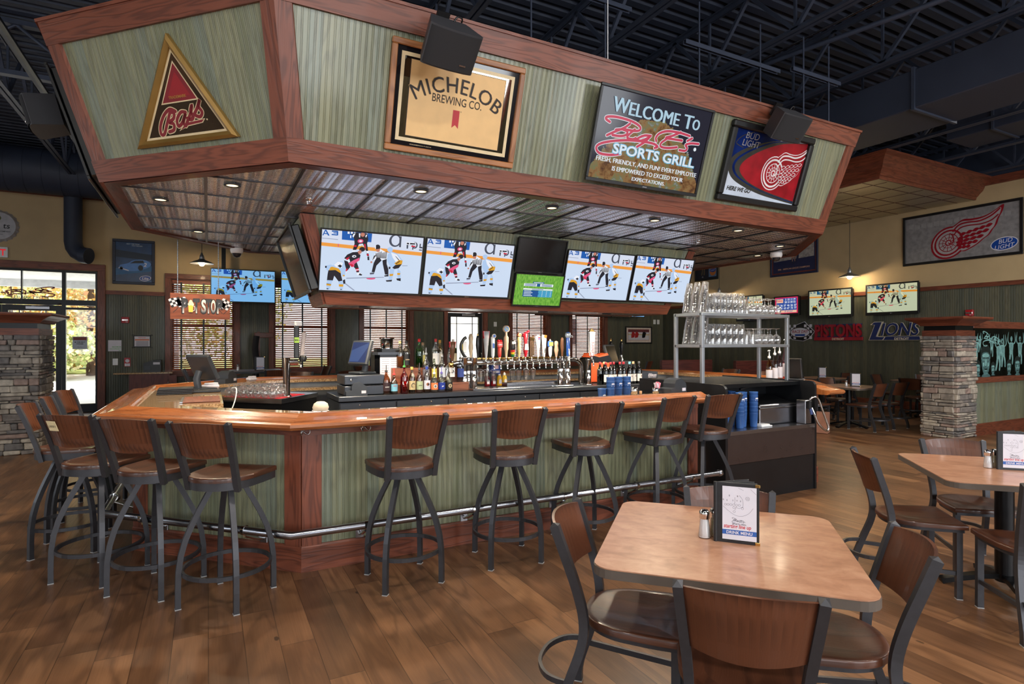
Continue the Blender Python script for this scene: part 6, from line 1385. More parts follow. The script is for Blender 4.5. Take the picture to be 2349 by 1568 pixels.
top_ = [(2.02, 'squat clear decanter bottle with amber whiskey, left end of the top riser step', (235, 232, 226), (176, 104, 22), None, (206, 190, 140), .32, .046), (2.10, 'tall square whiskey bottle with a slanted black label on the top riser step', (230, 226, 220), (196, 160, 110), (24, 24, 26), (20, 20, 22), .33, .038), (2.26, 'bright green bottle with a red cap on the top riser step', (60, 190, 40), (40, 150, 30), None, (190, 24, 34), .345, .040), (2.33, 'slim pale bottle behind the green one on the top riser step', (225, 226, 216), None, (216, 206, 120), (150, 120, 90), .30, .03), (2.47, 'tall clear bottle with a red and white cap on the top riser step', (236, 238, 240), None, (236, 236, 236), (196, 60, 60), .345, .041), (2.55, 'whiskey bottle with a cream label beside the red capped bottle on the top step', (236, 226, 204), (150, 84, 30), (230, 224, 206), (200, 150, 60), .33, .036), (2.70, 'dark green whiskey bottle with a cream label, right end of the top riser step', (70, 150, 50), (30, 80, 24), (226, 214, 178), (214, 206, 190), .34, .042), (2.64, 'clear bottle with a red neck label in front of the green whiskey', (236, 234, 234), None, None, (200, 30, 40), .27, .032)]
for x, l, g, lq, lb, cp, h, r in top_: bottle(x, 6.72+(.07 if 'behind' in l or 'beside' in l else (-.05 if 'front' in l else 0)), IZ+.281, l, g, lq, lb, cp, h, r, art=ptext('SCOTCH', .012, CREAM) if '(24' in str(lb) or lb == (24, 24, 26) else None, spout=False, lbl=(.1, .5))
# register, printers and popcorn-style dispenser at the left of the island
def register(x, y, z, rot, l, n=2):
    t = thing('cash_register', l, 'register', (x, y, z), rot)
    for i in range(n):
        m = MB(); m.box((0, 0, .055+i*.115), (.44, .42, .10), 'coolergrey' if n == 2 else 'black', None, .006); d = obj('cash_drawer', m, t); m = MB(); m.lathe([(0, 0), (.012, 0), (.012, .006), (0, .007)], 'chrome', 12, (-.15, -.211, .055+i*.115), axis='y'); m.box((-.13, -.213, .075+i*.115), (.1, .004, .004), 'blackm'); obj('lock', m, d)
    return t
def pos_screen(x, y, z, rot, l, tilt, lit=True):
    t = thing('touch_screen', l, 'screen', (x, y, z), rot); m = MB(); m.box((0, 0, .012), (.24, .22, .024), 'dark', None, .008); m.tube([(0, .03, .02), (0, .05, .12), (0, .02, .2)], .035, 'dark', 12); obj('stand', m, t)
    R = Matrix.Rotation(tilt, 3, 'X'); c = Vector((0, -.02, .24)); m = MB(); m.box(c, (.36, .045, .29), 'dark', None, .012, R); obj('housing', m, t)
    m = MB(R.to_4x4()); m.X = Matrix.Translation(c) @ R.to_4x4(); sheet(m, .31, .235, -.0232, emit('pos_blue', (40, 78, 150), .5) if lit else pm('dark_screen_glass', (12, 12, 14), .12), -.118)
    if lit: m.flat([(-.15, -.11), (.02, -.11), (.15, .06), (.15, .11), (-.15, .02)], -.0236, emit('pos_light_blue', (84, 120, 190), .5))
    obj('screen', m, t); return t
def printer(x, y, z, rot, l):
    t = thing('receipt_printer', l, 'printer', (x, y, z), rot); p = [(-.13, 0), (.10, 0), (.10, .05), (.04, .06), (.04, .10), (.02, .135), (-.05, .15), (-.12, .10), (-.13, .04)]
    m = MB(); m.prism([(a*1.0, b) for a, b in p], -.075, .075, 'dark', 'x'); obj('case', m, t); m = MB(); m.box((0, .0, 0), (.001, .001, .001), 'dark'); m.V = []; m.F = []; m.MI = []; m.UV = []; m.SM = []; m.box((.0, -.11, .125), (.06, .03, .002), 'paper'); m.box((-.0755, -.09, .04), (.002, .05, .03), 'paper'); obj('paper_slip', m, t); return t
register(1.53, 6.62, IZ+.002, 0, 'stacked black cash drawers at the left end of the bottle cooler'); pos_screen(1.56, 6.66, IZ+.228, -1.2, 'tilted blue touch screen standing on the stacked cash drawers', -.28); printer(1.42, 6.37+.08, IZ+.002, PI/2, 'dark grey receipt printer in front of the stacked cash drawers')
t = thing('cup_dispenser', 'black faceted cabinet with a posted list behind the bottles', 'dispenser', (1.90, 6.86, IZ)); m = MB(); m.prism(octa(-.17, .17, -.14, .14, .05), 0, .44, 'blackm'); obj('body', m, t); m = MB(); m.prism(octa(-.2, .2, -.17, .17, .05), .44, .47, 'coolergrey'); m.prism(octa(-.14, .14, -.12, .12, .05), .47, .51, 'blackm'); m.lathe([(.075, .51), (.075, .62), (.09, .625), (.09, .64), (0, .64)], 'chrome', 24); obj('lid', m, t)
m = MB(); m.flat([(-.12, .41), (.12, .41), (.12, .2), (.09, .12), (-.09, .12), (-.12, .2)], -.142, 'paper'); 
for i in range(9): m.flat([(-.1, .385-i*.026), (-.01, .385-i*.026), (-.01, .389-i*.026), (-.1, .389-i*.026)], -.1425, PEN); m.flat([(.01, .385-i*.026), (.1, .385-i*.026), (.1, .389-i*.026), (.01, .389-i*.026)], -.1425, PEN)
obj('posted_list', m, t)
# ---------------------------------------------------------------- draught tower
TYP = 6.62
tw = thing('beer_tower', 'long polished pass-through beer tap tower with a row of tap handles', 'tap tower', (3.35, TYP, IZ))
def col(x, y, h, r, nm='column'): m = MB(); m.lathe([(r*1.5, 0), (r*1.5, .012), (r, .02), (r, h-.01), (r*1.06, h-.008), (r*1.06, h), (0, h+.004)], 'chrome', 24, (x, y, IZ)); obj(nm, m, tw, world=True)
PZ = IZ+.335
for x, y, h, r in ((2.80, TYP-.03, .40, .038), (2.875, TYP+.03, .40, .038), (2.93, TYP-.03, .40, .038), (4.23, TYP+.02, .40, .042), (4.31, TYP-.03, .40, .042)): col(x, y, h, r)
m = MB(); m.tube([(2.82, TYP, PZ), (4.30, TYP, PZ)], .042, 'chrome', 20); m.tube([(2.95, TYP-.002, PZ+.05), (4.2, TYP-.002, PZ+.05)], .012, 'brass', 10); obj('pass_pipe', m, tw, world=True)
m = MB(); m.tube(catmull([(2.80, TYP, PZ), (2.68, TYP, PZ-.01), (2.60, TYP, PZ-.05), (2.575, TYP, PZ-.12), (2.57, TYP, IZ+.01)], 5), .03, 'chrome', 16); obj('left_elbow', m, tw, world=True)
m = MB(); m.tube(catmull([(4.35, TYP, PZ+.02), (4.47, TYP, PZ+.01), (4.54, TYP, PZ-.04), (4.555, TYP, PZ-.12), (4.555, TYP, IZ+.01)], 5), .03, 'chrome', 16); obj('right_elbow', m, tw, world=True)
def faucet(x, z=PZ, y=TYP, par=tw):
    m = MB(); m.tube([(x, y-.03, z), (x, y-.09, z), (x, y-.115, z-.03), (x, y-.118, z-.085)], .011, 'chrome', 8); m.lathe([(.008, -.01), (.016, .0), (.016, .018), (.01, .03), (.009, .055)], 'chrome', 12, (x, y-.075, z+.005)); return obj('faucet', m, par, world=True)
HND = [('black crescent shaped tap handle', (34, 36, 34), 'crescent', .26), ('pale carved tap handle', (186, 168, 140), 'bulb', .30), ('slim black tap handle with gold tip', (26, 26, 28), 'bat', .28), ('silver tap handle with a red forked top', (176, 178, 184), 'fork', .33), ('white tap handle with a round blue crest', (214, 218, 224), 'paddle', .27), ('red cherry tap handle', (196, 60, 52), 'sign', .22), ('pale tap handle with a round disc', (206, 180, 150), 'disc', .36), ('black tap handle with red, gold and green base', (26, 26, 28), 'stripe', .22), ('cream tap handle with an orange cube', (216, 196, 140), 'bulb', .27), ('red bow-tie tap handle leaning right', (186, 24, 40), 'bow', .31),
       ('brown slatted tap handle', (84, 64, 46), 'slab', .26), ('white pilsner shaped tap handle', (228, 228, 230), 'pils', .29), ('white LITE tap handle', (226, 226, 228), 'lite', .29), ('blue and white shield tap handle', (206, 214, 226), 'shield', .22), ('painted figure tap handle with pink base', (190, 150, 130), 'bulb', .21), ('brown paddle tap handle', (96, 62, 40), 'bat', .26), ('blue BUD LIGHT tap handle topped by a silver helmet', (26, 66, 140), 'helmet', .33)]
BH = pm('handle_blue', (34, 84, 170), .3)
def handle(x, z, desc, c, kind, h, par, y=TYP-.075):
    M_ = pm('handle_%d_%d_%d' % c, c, .3); m = MB(Matrix.Translation((x, y, z))); W1 = pm('handle_white', (230, 230, 230), .3)
    R = {'crescent': None, 'bulb': [(.012, 0), (.018, .05), (.03, .12), (.022, .19), (.03, .24), (.02, .28), (0, .29)], 'bat': [(.011, 0), (.014, .05), (.026, .14), (.022, .22), (.014, .25), (0, .26)], 'fork': [(.012, 0), (.02, .04), (.034, .16), (.038, .24), (0, .245)], 'paddle': [(.012, 0), (.022, .02), (.026, .2), (0, .21)], 'sign': [(.014, 0), (.024, .03), (.026, .12), (0, .125)], 'disc': [(.014, 0), (.02, .06), (.03, .08), (.03, .18), (.016, .2), (.014, .25), (0, .26)], 'stripe': [(.016, .0), (.028, .08), (.034, .1), (.036, .2), (0, .21)], 'bow': [(.012, 0), (.03, .06), (.018, .14), (.034, .24), (0, .25)], 'slab': None, 'pils': [(.011, 0), (.014, .06), (.032, .2), (.034, .27), (0, .29)], 'lite': [(.013, 0), (.022, .1), (.034, .24), (.034, .28), (0, .29)], 'shield': [(.012, 0), (.022, .03), (.026, .12), (.02, .15), (0, .155)], 'helmet': [(.016, 0), (.026, .02), (.028, .24), (0, .245)]}[kind]
    sc = h/(R[-1][1] if R else h)
    if kind in ('sign', 'shield'): sc = 1.
    if R: m.lathe([(a, b*sc) for a, b in R], M_, 14)
    if kind == 'crescent': m.tube(catmull([(.03, 0, 0), (.0, 0, .03), (-.035, 0, .1), (-.035, 0, .17), (0, 0, .23), (.03, 0, .25)], 4), .02, M_, 10); m.box((.01, 0, .13), (.05, .014, .14), W1, None, .006); m.tube([(-.025, -.012, .07), (-.025, -.012, .17)], .006, pm('label_yellow', (220, 200, 60)), 6)
    if kind == 'fork':
        RF = pm('fork_red', (196, 20, 44), .25)
        for s in (-1, 1): m.prism([(s*.0, h*.72), (s*.036, h*.72), (s*.042, h), (s*.02, h)], -.016, .016, RF, 'y')
    if kind == 'paddle': m.lathe([(0, -.012), (.026, -.01), (.026, .01), (0, .012)], W1, 18, (.006, -.02, h), axis='y'); m.lathe([(0, .012), (.018, .013)], BH, 16, (.006, -.022, h), axis='y'); m.box((0, -.024, h*.55), (.026, .004, .06), BH)
    if kind == 'sign': m.box((0, -.01, .16), (.075, .03, .08), M_, None, .012); m.text('CHERRY', .018, 0, .155, -.028, 'paper', .0008); m.lathe([(0, .19), (.022, .2), (.024, .21), (0, .228)], pm('cherry', (170, 10, 24), .15), 12, (-.016, 0, 0)); m.lathe([(0, .19), (.022, .2), (.024, .21), (0, .228)], pm('cherry', (170, 10, 24), .15), 12, (.018, 0, 0))
    if kind == 'disc': m.lathe([(0, -.014), (.046, -.012), (.046, .012), (0, .014)], M_, 24, (0, 0, h), axis='y'); m.lathe([(0, .015), (.034, .0155)], pm('disc_blue', (110, 150, 200), .4), 20, (0, 0, h), axis='y'); m.flat([(-.02, h+.018), (.018, h-.02), (.022, h-.014), (-.016, h+.022)], -.0162, pm('label_yellow', (220, 200, 60)))
    if kind == 'stripe':
        for k, cc in enumerate(((40, 120, 50), (226, 178, 40), (190, 40, 40))): m.lathe([(.02+.004*k, .01+.028*k), (.024+.004*k, .036+.028*k)], pm('stripe_%d' % k, cc, .4), 14)
        m.box((0, -.034, .185), (.05, .006, .03), W1)
    if kind == 'bow': m.prism([(-.05, h*.86), (.05, h*1.04), (.055, h*1.14), (-.04, h*.97)], -.012, .012, M_, 'y'); m.prism([(-.03, h*.3), (.03, h*.3), (.02, h*.55), (-.02, h*.55)], -.034, -.026, W1, 'y')
    if kind == 'slab':
        for k in range(3): m.box((-.022+.022*k, 0, h/2+.01*k), (.018, .03, h), M_, 'z', .003)
        m.box((0, -.018, h*.9), (.06, .006, .03), 'brass')
    if kind == 'lite': m.text('lite', .05, .012, h*.3, -.034, KB, .001, rot=PI/2); m.lathe([(0, .03), (.022, .031)], pm('lite_amber', (150, 90, 40), .3), 16, (0, -.004, h*.92), axis='y')
    if kind == 'pils': m.box((0, -.031, h*.84), (.03, .004, .04), pm('label_red', (196, 44, 44)), None, .001); m.box((.0, -.0335, h*.82), (.022, .003, .014), BH)
    if kind == 'shield': m.box((0, -.006, .17), (.08, .03, .075), BH, None, .008); m.box((0, -.023, .17), (.06, .004, .05), pm('shield_gold', (200, 170, 80)), None, .001); m.lathe([(.012, .205), (.008, .225), (0, .235)], W1, 10)
    if kind == 'helmet': m.lathe([(.03, 0), (.04, .02), (.042, .04), (.034, .066), (0, .078)], pm('helmet_silver', (170, 186, 204), .25, .5), 16, (0, 0, h*.76)); m.tube([(.03, -.02, h*.79), (.055, -.03, h*.79), (.055, -.03, h*.84), (.03, -.03, h*.85)], .004, W1, 6); m.text('BUD LIGHT', .032, .01, h*.08, -.031, W1, .001, rot=PI/2)
    if desc.startswith('cream'): m.box((.0, 0, h*1.06), (.05, .04, .045), pm('cube_orange', (214, 120, 84), .5), None, .004, Matrix.Rotation(.4, 3, 'Y'))
    if kind == 'bat' and desc.startswith('slim'): m.lathe([(.008, .27*1.0), (.012, .285), (0, .31)], 'brass', 10)
    return obj('tap_handle', m, par, label=desc, world=True)
for i, (d, c, k, h) in enumerate(HND):
    x = 2.79+i*.0938; fz = PZ
    if i > 2: f = faucet(x)
    handle(x, PZ+.06, d, c, k, h, tw, TYP-.075 if i > 2 else TYP-.03)
faucet(2.62, PZ-.04); handle(2.62, PZ+.02, 'brown carved tap handle at the left elbow', (92, 62, 44), 'fork', .24, tw); m = MB(); m.lathe([(0, -.036), (.025, -.028), (.034, 0), (.025, .028), (0, .036)], 'brass', 16, (2.60, TYP-.08, PZ-.02)); obj('brass_ball', m, tw, world=True)
t2 = thing('beer_tap', 'single chrome beer tap with a tall white and red tapered handle', 'tap', (4.68, TYP, IZ)); m = MB(); m.lathe([(.06, 0), (.06, .012), (.036, .02), (.036, .33), (.042, .335), (.042, .36), (0, .37)], 'chrome', 22, (4.68, TYP, IZ)); obj('column', m, t2, world=True); faucet(4.68, IZ+.35, TYP, t2)
m = MB(Matrix.Translation((4.68, TYP-.07, IZ+.40))); WH_ = pm('handle_white', (230, 230, 230), .3); m.prism([(-.028, .0), (.028, 0), (.045, .33), (-.045, .33)], -.02, .02, WH_, 'y'); m.add([(-.045, -.02, .33), (.045, -.02, .33), (.045, .02, .33), (-.045, .02, .33), (0, 0, .385)], [(0, 1, 4), (1, 2, 4), (2, 3, 4), (3, 0, 4)], 'brass'); m.tube([(0, 0, 0), (0, 0, -.05)], .008, 'chrome', 8); m.text('Coors', .085, .026, .085, -.021, pm('coors_red', (140, 20, 40)), .001, rot=PI/2-.05, shear=.2, sx=.95); m.text('LIGHT', .02, 0, .03, -.021, KB); obj('tap_handle', m, t2, world=True)
mb = MB(); mb.box((3.55, IY0+.13, IZ+.012), (1.45, .22, .02), 'inox', 'x', .003); mb.box((3.9, IY0+.42, IZ+.03), (.9, .16, .05), 'inox', 'x', .004); tag(obj('drip_tray', mb), 'steel drip tray on the cooler under the tap row', 'tray')
for i, x in enumerate((2.97, 3.05, 3.15, 3.42, 3.51, 3.62, 3.72)):
    c = thing('plastic_cup', 'clear plastic cup hanging under the tap row, number %d from the left' % (i+1), 'cup', (x, TYP-.118, PZ-.235), 0, 'cups under the taps'); m = MB(); m.lathe([(0, 0), (.030, 0), (.039, .13), (.041, .132), (.0385, .132), (.029, .004), (0, .004)], 'glass', 18); obj('cup', m, c)
    m = MB(); m.tube([(-.04, 0, .13), (-.03, 0, .145), (.0, .0, .149), (.03, 0, .145), (.04, 0, .13)], .0025, 'chrome', 6); obj('hanger', m, c)
# wine bottles
for i, x in enumerate((4.86, 4.93, 5.00, 5.09, 5.17, 5.26, 5.345, 5.43)):
    red = i < 5; bottle(x, IY0+.09+(.0 if i % 2 else .02), zf, 'wine bottle with a red capsule, number %d from the left in the wine row' % (i+1) if red else ('wine bottle with a light blue capsule in the wine row', 'wine bottle with a bare cork right of the blue capsule', 'dark wine bottle with a cork, last at the right of the wine row')[i-5], (20, 26, 18), None, (222, 220, 216), (150, 22, 40) if red else ((110, 180, 200), (196, 160, 120), (60, 64, 70))[i-5], .31, .037, .62, .013, grp='wine bottles on the cooler', lbl=(.12, .45), art=(lambda m, zc, hh, y: m.box((0, y+.0005, zc-.005), (.03, .001, .022), PEN)) if red else (lambda m, zc, hh, y: m.disc((.01, zc+.02), .008, y, pm('crest_%d' % 1, (120, 60, 70)))))
bottle(4.80, IY0+.16, zf, 'green wine bottle with a red capsule behind the single tap', (60, 110, 30), None, None, (150, 22, 40), .31, .036, grp='wine bottles on the cooler'); bottle(4.88, IY0+.17, zf, 'second green wine bottle with a cork behind the single tap', (60, 110, 30), None, (220, 216, 206), (196, 160, 120), .31, .036, grp='wine bottles on the cooler')
register(5.62, 6.72, IZ-.06, -.12, 'black cash drawer box with white script, right of the wine bottles'); 
t = [o for o in bpy.data.objects if o.get('label', '').startswith('black cash drawer box')][0]; m = MB(); m.text('Ellison', .055, .12, .155, -.214, 'paper', .0012, shear=.25); m.text('HEALTH & SPORTS', .016, .12, .135, -.214, 'paper', .0004); obj('white_script', m, t)
printer(5.45, 6.75, IZ+.165, PI/2+.3, 'grey receipt printer on top of the black cash drawer box'); pos_screen(5.33, 7.0, IZ+.17, .5, 'dark touch screen behind the grey printer', -.3, False)
t = thing('lottery_machine', 'orange lottery ticket machine behind the wine bottles', 'machine', (5.02, 6.95, IZ), -.1); OR = pm('orange_plastic', (214, 92, 52), .4); m = MB(); m.prism([(-.21, 0), (-.19, .34), (-.12, .40), (.0, .37), (.16, .40), (.2, .34), (.22, 0)], -.14, .12, 'blackm', 'y'); m.box((.02, -.06, .15), (.34, .18, .28), OR, None, .01); m.prism([(-.18, .33), (-.12, .43), (.0, .385), (.14, .43), (.19, .34)], -.13, .1, OR, 'y'); obj('body', m, t); m = MB(); m.lathe([(0, .0), (.03, .001)], pm('lottery_gold', (226, 196, 90)), 18, (-.01, -.152, .2), axis='y'); m.text('MICHIGAN', .028, .085, .21, -.152, 'paper', .0008); m.text('LOTTERY', .032, .085, .18, -.152, 'paper', .0008); obj('emblem', m, t)
for i, x in enumerate((5.62, 5.83)):
    h = thing('ale_pump', 'black bulb ale pump handle with gold tip, %s of the pair by the printer' % ('left', 'right')[i], 'ale pump', (x, 7.35, IZ)); m = MB(); m.lathe([(.03, 0), (.03, .33), (.02, .34), (.02, .38)], 'chrome', 16); obj('tap_column', m, h); m = MB(); m.lathe([(.012, .38), (.02, .42), (.036, .52), (.03, .57), (.014, .60), (0, .605)], 'black', 16); obj('bulb', m, h); m = MB(); m.lathe([(.012, .60), (.014, .62), (.006, .65), (0, .655)], 'brass', 12); obj('tip', m, h)
t = thing('tap_stand', 'small black stand under the pair of bulb tap handles', 'stand', (5.72, 7.35, 0)); m = MB(); m.box((0, 0, .48), (.45, .25, .96), 'coolergrey', None, .006); obj('cabinet', m, t)
# ketchup and mustard seen under the taps
for i, (x, c, l) in enumerate(((3.30, (120, 12, 22), 'red ketchup bottle, left of the pair under the taps'), (3.39, (130, 14, 24), 'red ketchup bottle, right of the pair under the taps'), (3.48, (226, 176, 40), 'yellow mustard bottle left of the white labelled one'), (3.56, (230, 190, 60), 'yellow mustard bottle with a white label under the taps'))):
    b = thing('ketchup_bottle' if i < 2 else 'mustard_bottle', l, 'bottle', (x, 7.0, IZ), 0, 'condiment bottles'); m = MB(); m.lathe([(0, 0), (.036, 0), (.038, .02), (.034, .08), (.036, .11), (.02, .14), (0, .14)], pm('condiment_%d' % i, c, .35), 18); obj('bottle', m, b); m = MB(); m.lathe([(.019, .14), (.016, .165), (.004, .18), (0, .18)], 'white', 12); obj('cap', m, b)
    m = MB(); m.prism([(-.018, .03), (.018, .03), (.02, .075), (0, .095), (-.02, .075)], -.0385, -.036, 'paper', 'y'); obj('label', m, b)
mb = MB(); mb.box((3.42, 7.02, IZ+.24), (.13, .10, .16), pm('carton_blue', (30, 60, 140), .5), None, .003); mb.box((3.42, 6.968, IZ+.27), (.07, .003, .08), pm('carton_pink', (216, 180, 190), .6)); mb.box((3.42, 6.967, IZ+.19), (.10, .003, .03), 'paper'); mb.box((3.42, 7.04, IZ+.085), (.12, .08, .16), 'dark'); tag(obj('straw_carton', mb), 'blue carton standing behind the ketchup bottles', 'carton')
shaker(3.33, 7.04, IZ+.142+.04, 'salt', 'salt shaker beside the blue carton behind the taps'); mb = MB(); mb.box((3.33, 7.045, IZ+.091), (.06, .06, .18), 'dark'); tag(obj('shaker_block', mb), 'small dark block under the salt shaker behind the taps', 'block')
# blue cups, creamers and printer on the near bar top
for i, (x, y, n) in enumerate(((3.41, 4.60, 1), (3.50, 4.58, 4), (3.61, 4.60, 4), (3.715, 4.60, 4))): cup_stack(x, y, .9635, n, 'blue plastic cups on the ledge behind the near bar top, ' + ('single cup at the left', 'left tall stack', 'middle tall stack', 'right tall stack')[i])
t = thing('straw_holder', 'steel cup of pink sweetener packets on the near bar top', 'holder', (3.88, 4.36, 1.053)); m = MB(); m.lathe([(0, 0), (.03, 0), (.032, .06), (.030, .06), (.028, .004), (0, .004)], 'chrome', 18); obj('cup', m, t)
m = MB(); rr = random.Random(5)
for i in range(12): m.box((rr.uniform(-.018, .018)+.012, rr.uniform(-.014, .014), .075+rr.uniform(0, .015)), (.03, .002, .055), pm('packet_pink', (232, 140, 160), .6) if i % 3 else 'paper', 'z', 0, Matrix.Rotation(rr.uniform(-.4, .4), 3, 'Y') @ Matrix.Rotation(rr.uniform(0, 3), 3, 'Z'))
obj('packets', m, t)
t = thing('steel_tumbler', 'small steel tumbler on the near bar top right of the blue cups', 'tumbler', (3.62, 4.37, 1.053)); m = MB(); m.lathe([(0, 0), (.032, 0), (.036, .075), (.034, .075), (.03, .004), (0, .004)], 'chrome', 20); obj('cup', m, t)
mb = MB(); mb.lathe([(0, 0), (.014, 0), (.014, .035), (0, .036)], pm('cork', (190, 150, 110), .8), 12, (3.69, 4.36, 1.053)); tag(obj('cork', mb), 'wine cork standing beside the steel tumbler', 'cork')
printer(4.06, 4.33, 1.053, PI/2+.1, 'grey receipt printer at the right end of the near bar top')
# ---------------------------------------------------------------- left work station inside the bar
ls = thing('glass_chiller', 'low black chiller with a steel top inside the left end of the bar', 'cabinet', (.75, 7.1, 0)); LP = [(.14, 7.0), (.70, 6.47), (1.14, 7.20), (.60, 7.75)]; LP = [(.12, 7.05), (.68, 6.49), (1.15, 7.15), (.62, 7.72)]
def infl(P, d): c = sum((Vector(p) for p in P), Vector((0, 0)))/len(P); return [tuple(c+(Vector(p)-c)*(1+d)) for p in P]
m = MB(); m.prism(infl(LP, -.03), 0, .905, 'blackm'); obj('cabinet', m, ls, world=True); m = MB(); m.prism(LP, .91, .96, 'inox'); obj('steel_top', m, ls, world=True)
m = MB(); m.prism(infl([(LP[0][0]+.03, LP[0][1]+.02), (.66, 6.56), (.98, 6.98), (.45, 7.5)], 0), .961, .965, pm('red_bar_mat', (186, 30, 46), .6)); tag(obj('bar_mat', m), 'red rubber bar mat under the rows of upside-down snifters', 'mat')
for i in range(7):
    for j in range(4): glass_at('snifter', .20+i*.068+j*.052, 7.02-i*.068+j*.072, .966, 'round snifter glass upside down on the red bar mat', 'snifters on the red bar mat')
t = thing('beer_tap', 'chrome beer tap column with two dark tap handles at the red mat', 'tap', (.76, 6.78, .961)); m = MB(); m.lathe([(.055, 0), (.055, .01), (.037, .016), (.037, .42), (0, .425)], 'chrome', 22); obj('column', m, t); m = MB(); m.tube([(.03, 0, .38), (.12, -.01, .38)], .03, 'chrome', 12); m.tube([(.13, -.02, .38), (.14, -.06, .37), (.14, -.07, .32)], .011, 'chrome', 8); obj('faucet', m, t)
m = MB(); m.box((.10, -.03, .60), (.055, .035, .36), 'black', None, .01); m.box((.10, -.05, .62), (.05, .004, .06), pm('label_lime', (150, 190, 60), .4)); m.text('IPA', .026, .10, .61, -.0535, KB, .0008); m.box((.12, -.03, .80), (.075, .04, .05), 'white', None, .006, .3); obj('tap_handle', m, t, label='black tap handle lettered IPA'); m = MB(); m.box((.17, .0, .56), (.05, .03, .30), pm('handle_grey', (150, 140, 140), .4), None, .012, Matrix.Rotation(.12, 3, 'Y')); m.lathe([(.03, .38), (.045, .42), (.03, .45)], 'black', 12, (.17, 0, 0)); obj('tap_handle', m, t, label='grey leaning tap handle')
pos_screen(-.07, 6.93, 1.053, 2.2, 'tilted dark touch screen register at the left end of the bar', -.45, False); printer(.18, 7.98, 1.053, 2.5, 'dark receipt printer behind the snifters at the left end')
for i in range(4): tag(obj('menu_book', MB().box((0, 0, 0), (.30, .22, .014), COVER, None, .003)), 'black menu book, %s in the flat pile at the left end of the bar' % ('lowest', 'second lowest', 'second highest', 'topmost')[i], 'menu', 'pile of black menu books').location = (-.29+.004*i, 6.55-.006*i, 1.061+i*.0155)
tag(obj('keyboard', MB().box((0, 0, 0), (.36, .13, .022), 'black', None, .004)), 'long black keyboard-like tray on the granite at the left end', 'keyboard').location = (-.07, 6.62, 1.066)
for x, y, s, l in ((.02, 7.15, .16, 'folded white bar towel left of the snifters'), (.50, 8.32, .12, 'small folded white towel behind the snifters')):
    m = MB(); m.box((0, 0, .022), (s, s*.7, .04), 'paper', None, .014); m.box((.01, .0, .05), (s*.8, s*.5, .02), 'paper', None, .009); o = tag(obj('bar_towel', m), l, 'towel'); o.location = (x, y, 1.053); o.rotation_euler = (0, 0, .6)
t = thing('bread_bag', 'white paper carton with a red stripe beside the black chiller', 'carton', (1.05, 6.35, .0)); m = MB(); m.box((0, 0, .42), (.16, .12, .84), 'paper', None, .004); m.box((0, -.061, .72), (.11, .003, .03), 'red'); m.text('Plastic Straws', .02, 0, .77, -.0615, PEN, .0004); obj('carton', m, t); m = MB(); m.lathe([(.075, .84), (.085, .87), (.07, .91), (.04, .93), (0, .935)], pm('towel_cream', (222, 208, 190), .9), 12); obj('towel_top', m, t)
t = thing('flip_hatch', 'brown wooden flap hinged in the granite at the left end', 'hatch', (-.05, 5.75, 1.053)); m = MB(); m.box((0, 0, .006), (.28, .5, .012), 'trim', 'y', .003); obj('panel', m, t); m = MB(); m.box((-.15, 0, .006), (.02, .5, .008), 'inox', 'y'); obj('hinge', m, t)
t = thing('white_cable', 'white power cable hanging from the granite ledge near the keyboard', 'cable', (.1, 6.5, .9)); m = MB(); m.tube(catmull([(.12, .32, .17), (.16, .22, .17), (.14, .1, .05), (.07, .03, -.15), (.05, .02, -.4)], 5), .006, 'white', 6); obj('cord', m, t)
# ================================================================ things on and by the walls
RR = -PI/2
def rw(y, z, d=0.): return (RIGHT_X-d, y, z)
hy = lambda m, w, h, y: hockey_screen(m, w, h, y, (1, .97, .74), .8, '_warm')
hb = lambda m, w, h, y: hockey_screen(m, w, h, y, (.62, .86, 1), .9, '_cool')
# back wall televisions on poles
def pole(x, y, z0, l): mb = MB(); mb.box((x, y, (z0+5.76)/2), (.09, .06, 5.76-z0), 'blackm', 'z'); tag(obj('television_pole', mb), l, 'pole')
television((.75, 15.35, 2.50), 0, 1.42, .80, 'bluish hockey television half behind the checkered-flag sign', hb, .02, .03); pole(.32, 15.36, 2.9, 'dark pole carrying the television behind the checkered-flag sign')
television((2.28, 15.35, 2.52), 0, 1.40, .80, 'bluish hockey television partly hidden by the television box end', hb, .02, .03); pole(2.3, 15.36, 2.9, 'dark pole carrying the television partly hidden by the box end')
for x, l in ((9.5, 'left'), (10.98, 'middle'), (12.45, 'right')): television((x, 15.35, 2.385), 0, 1.36, .82, 'television above the back windows, only its lower edge showing, %s of three' % l, hb, .02, .03); pole(x, 15.36, 2.8, 'dark pole above the back windows, %s of three' % l)
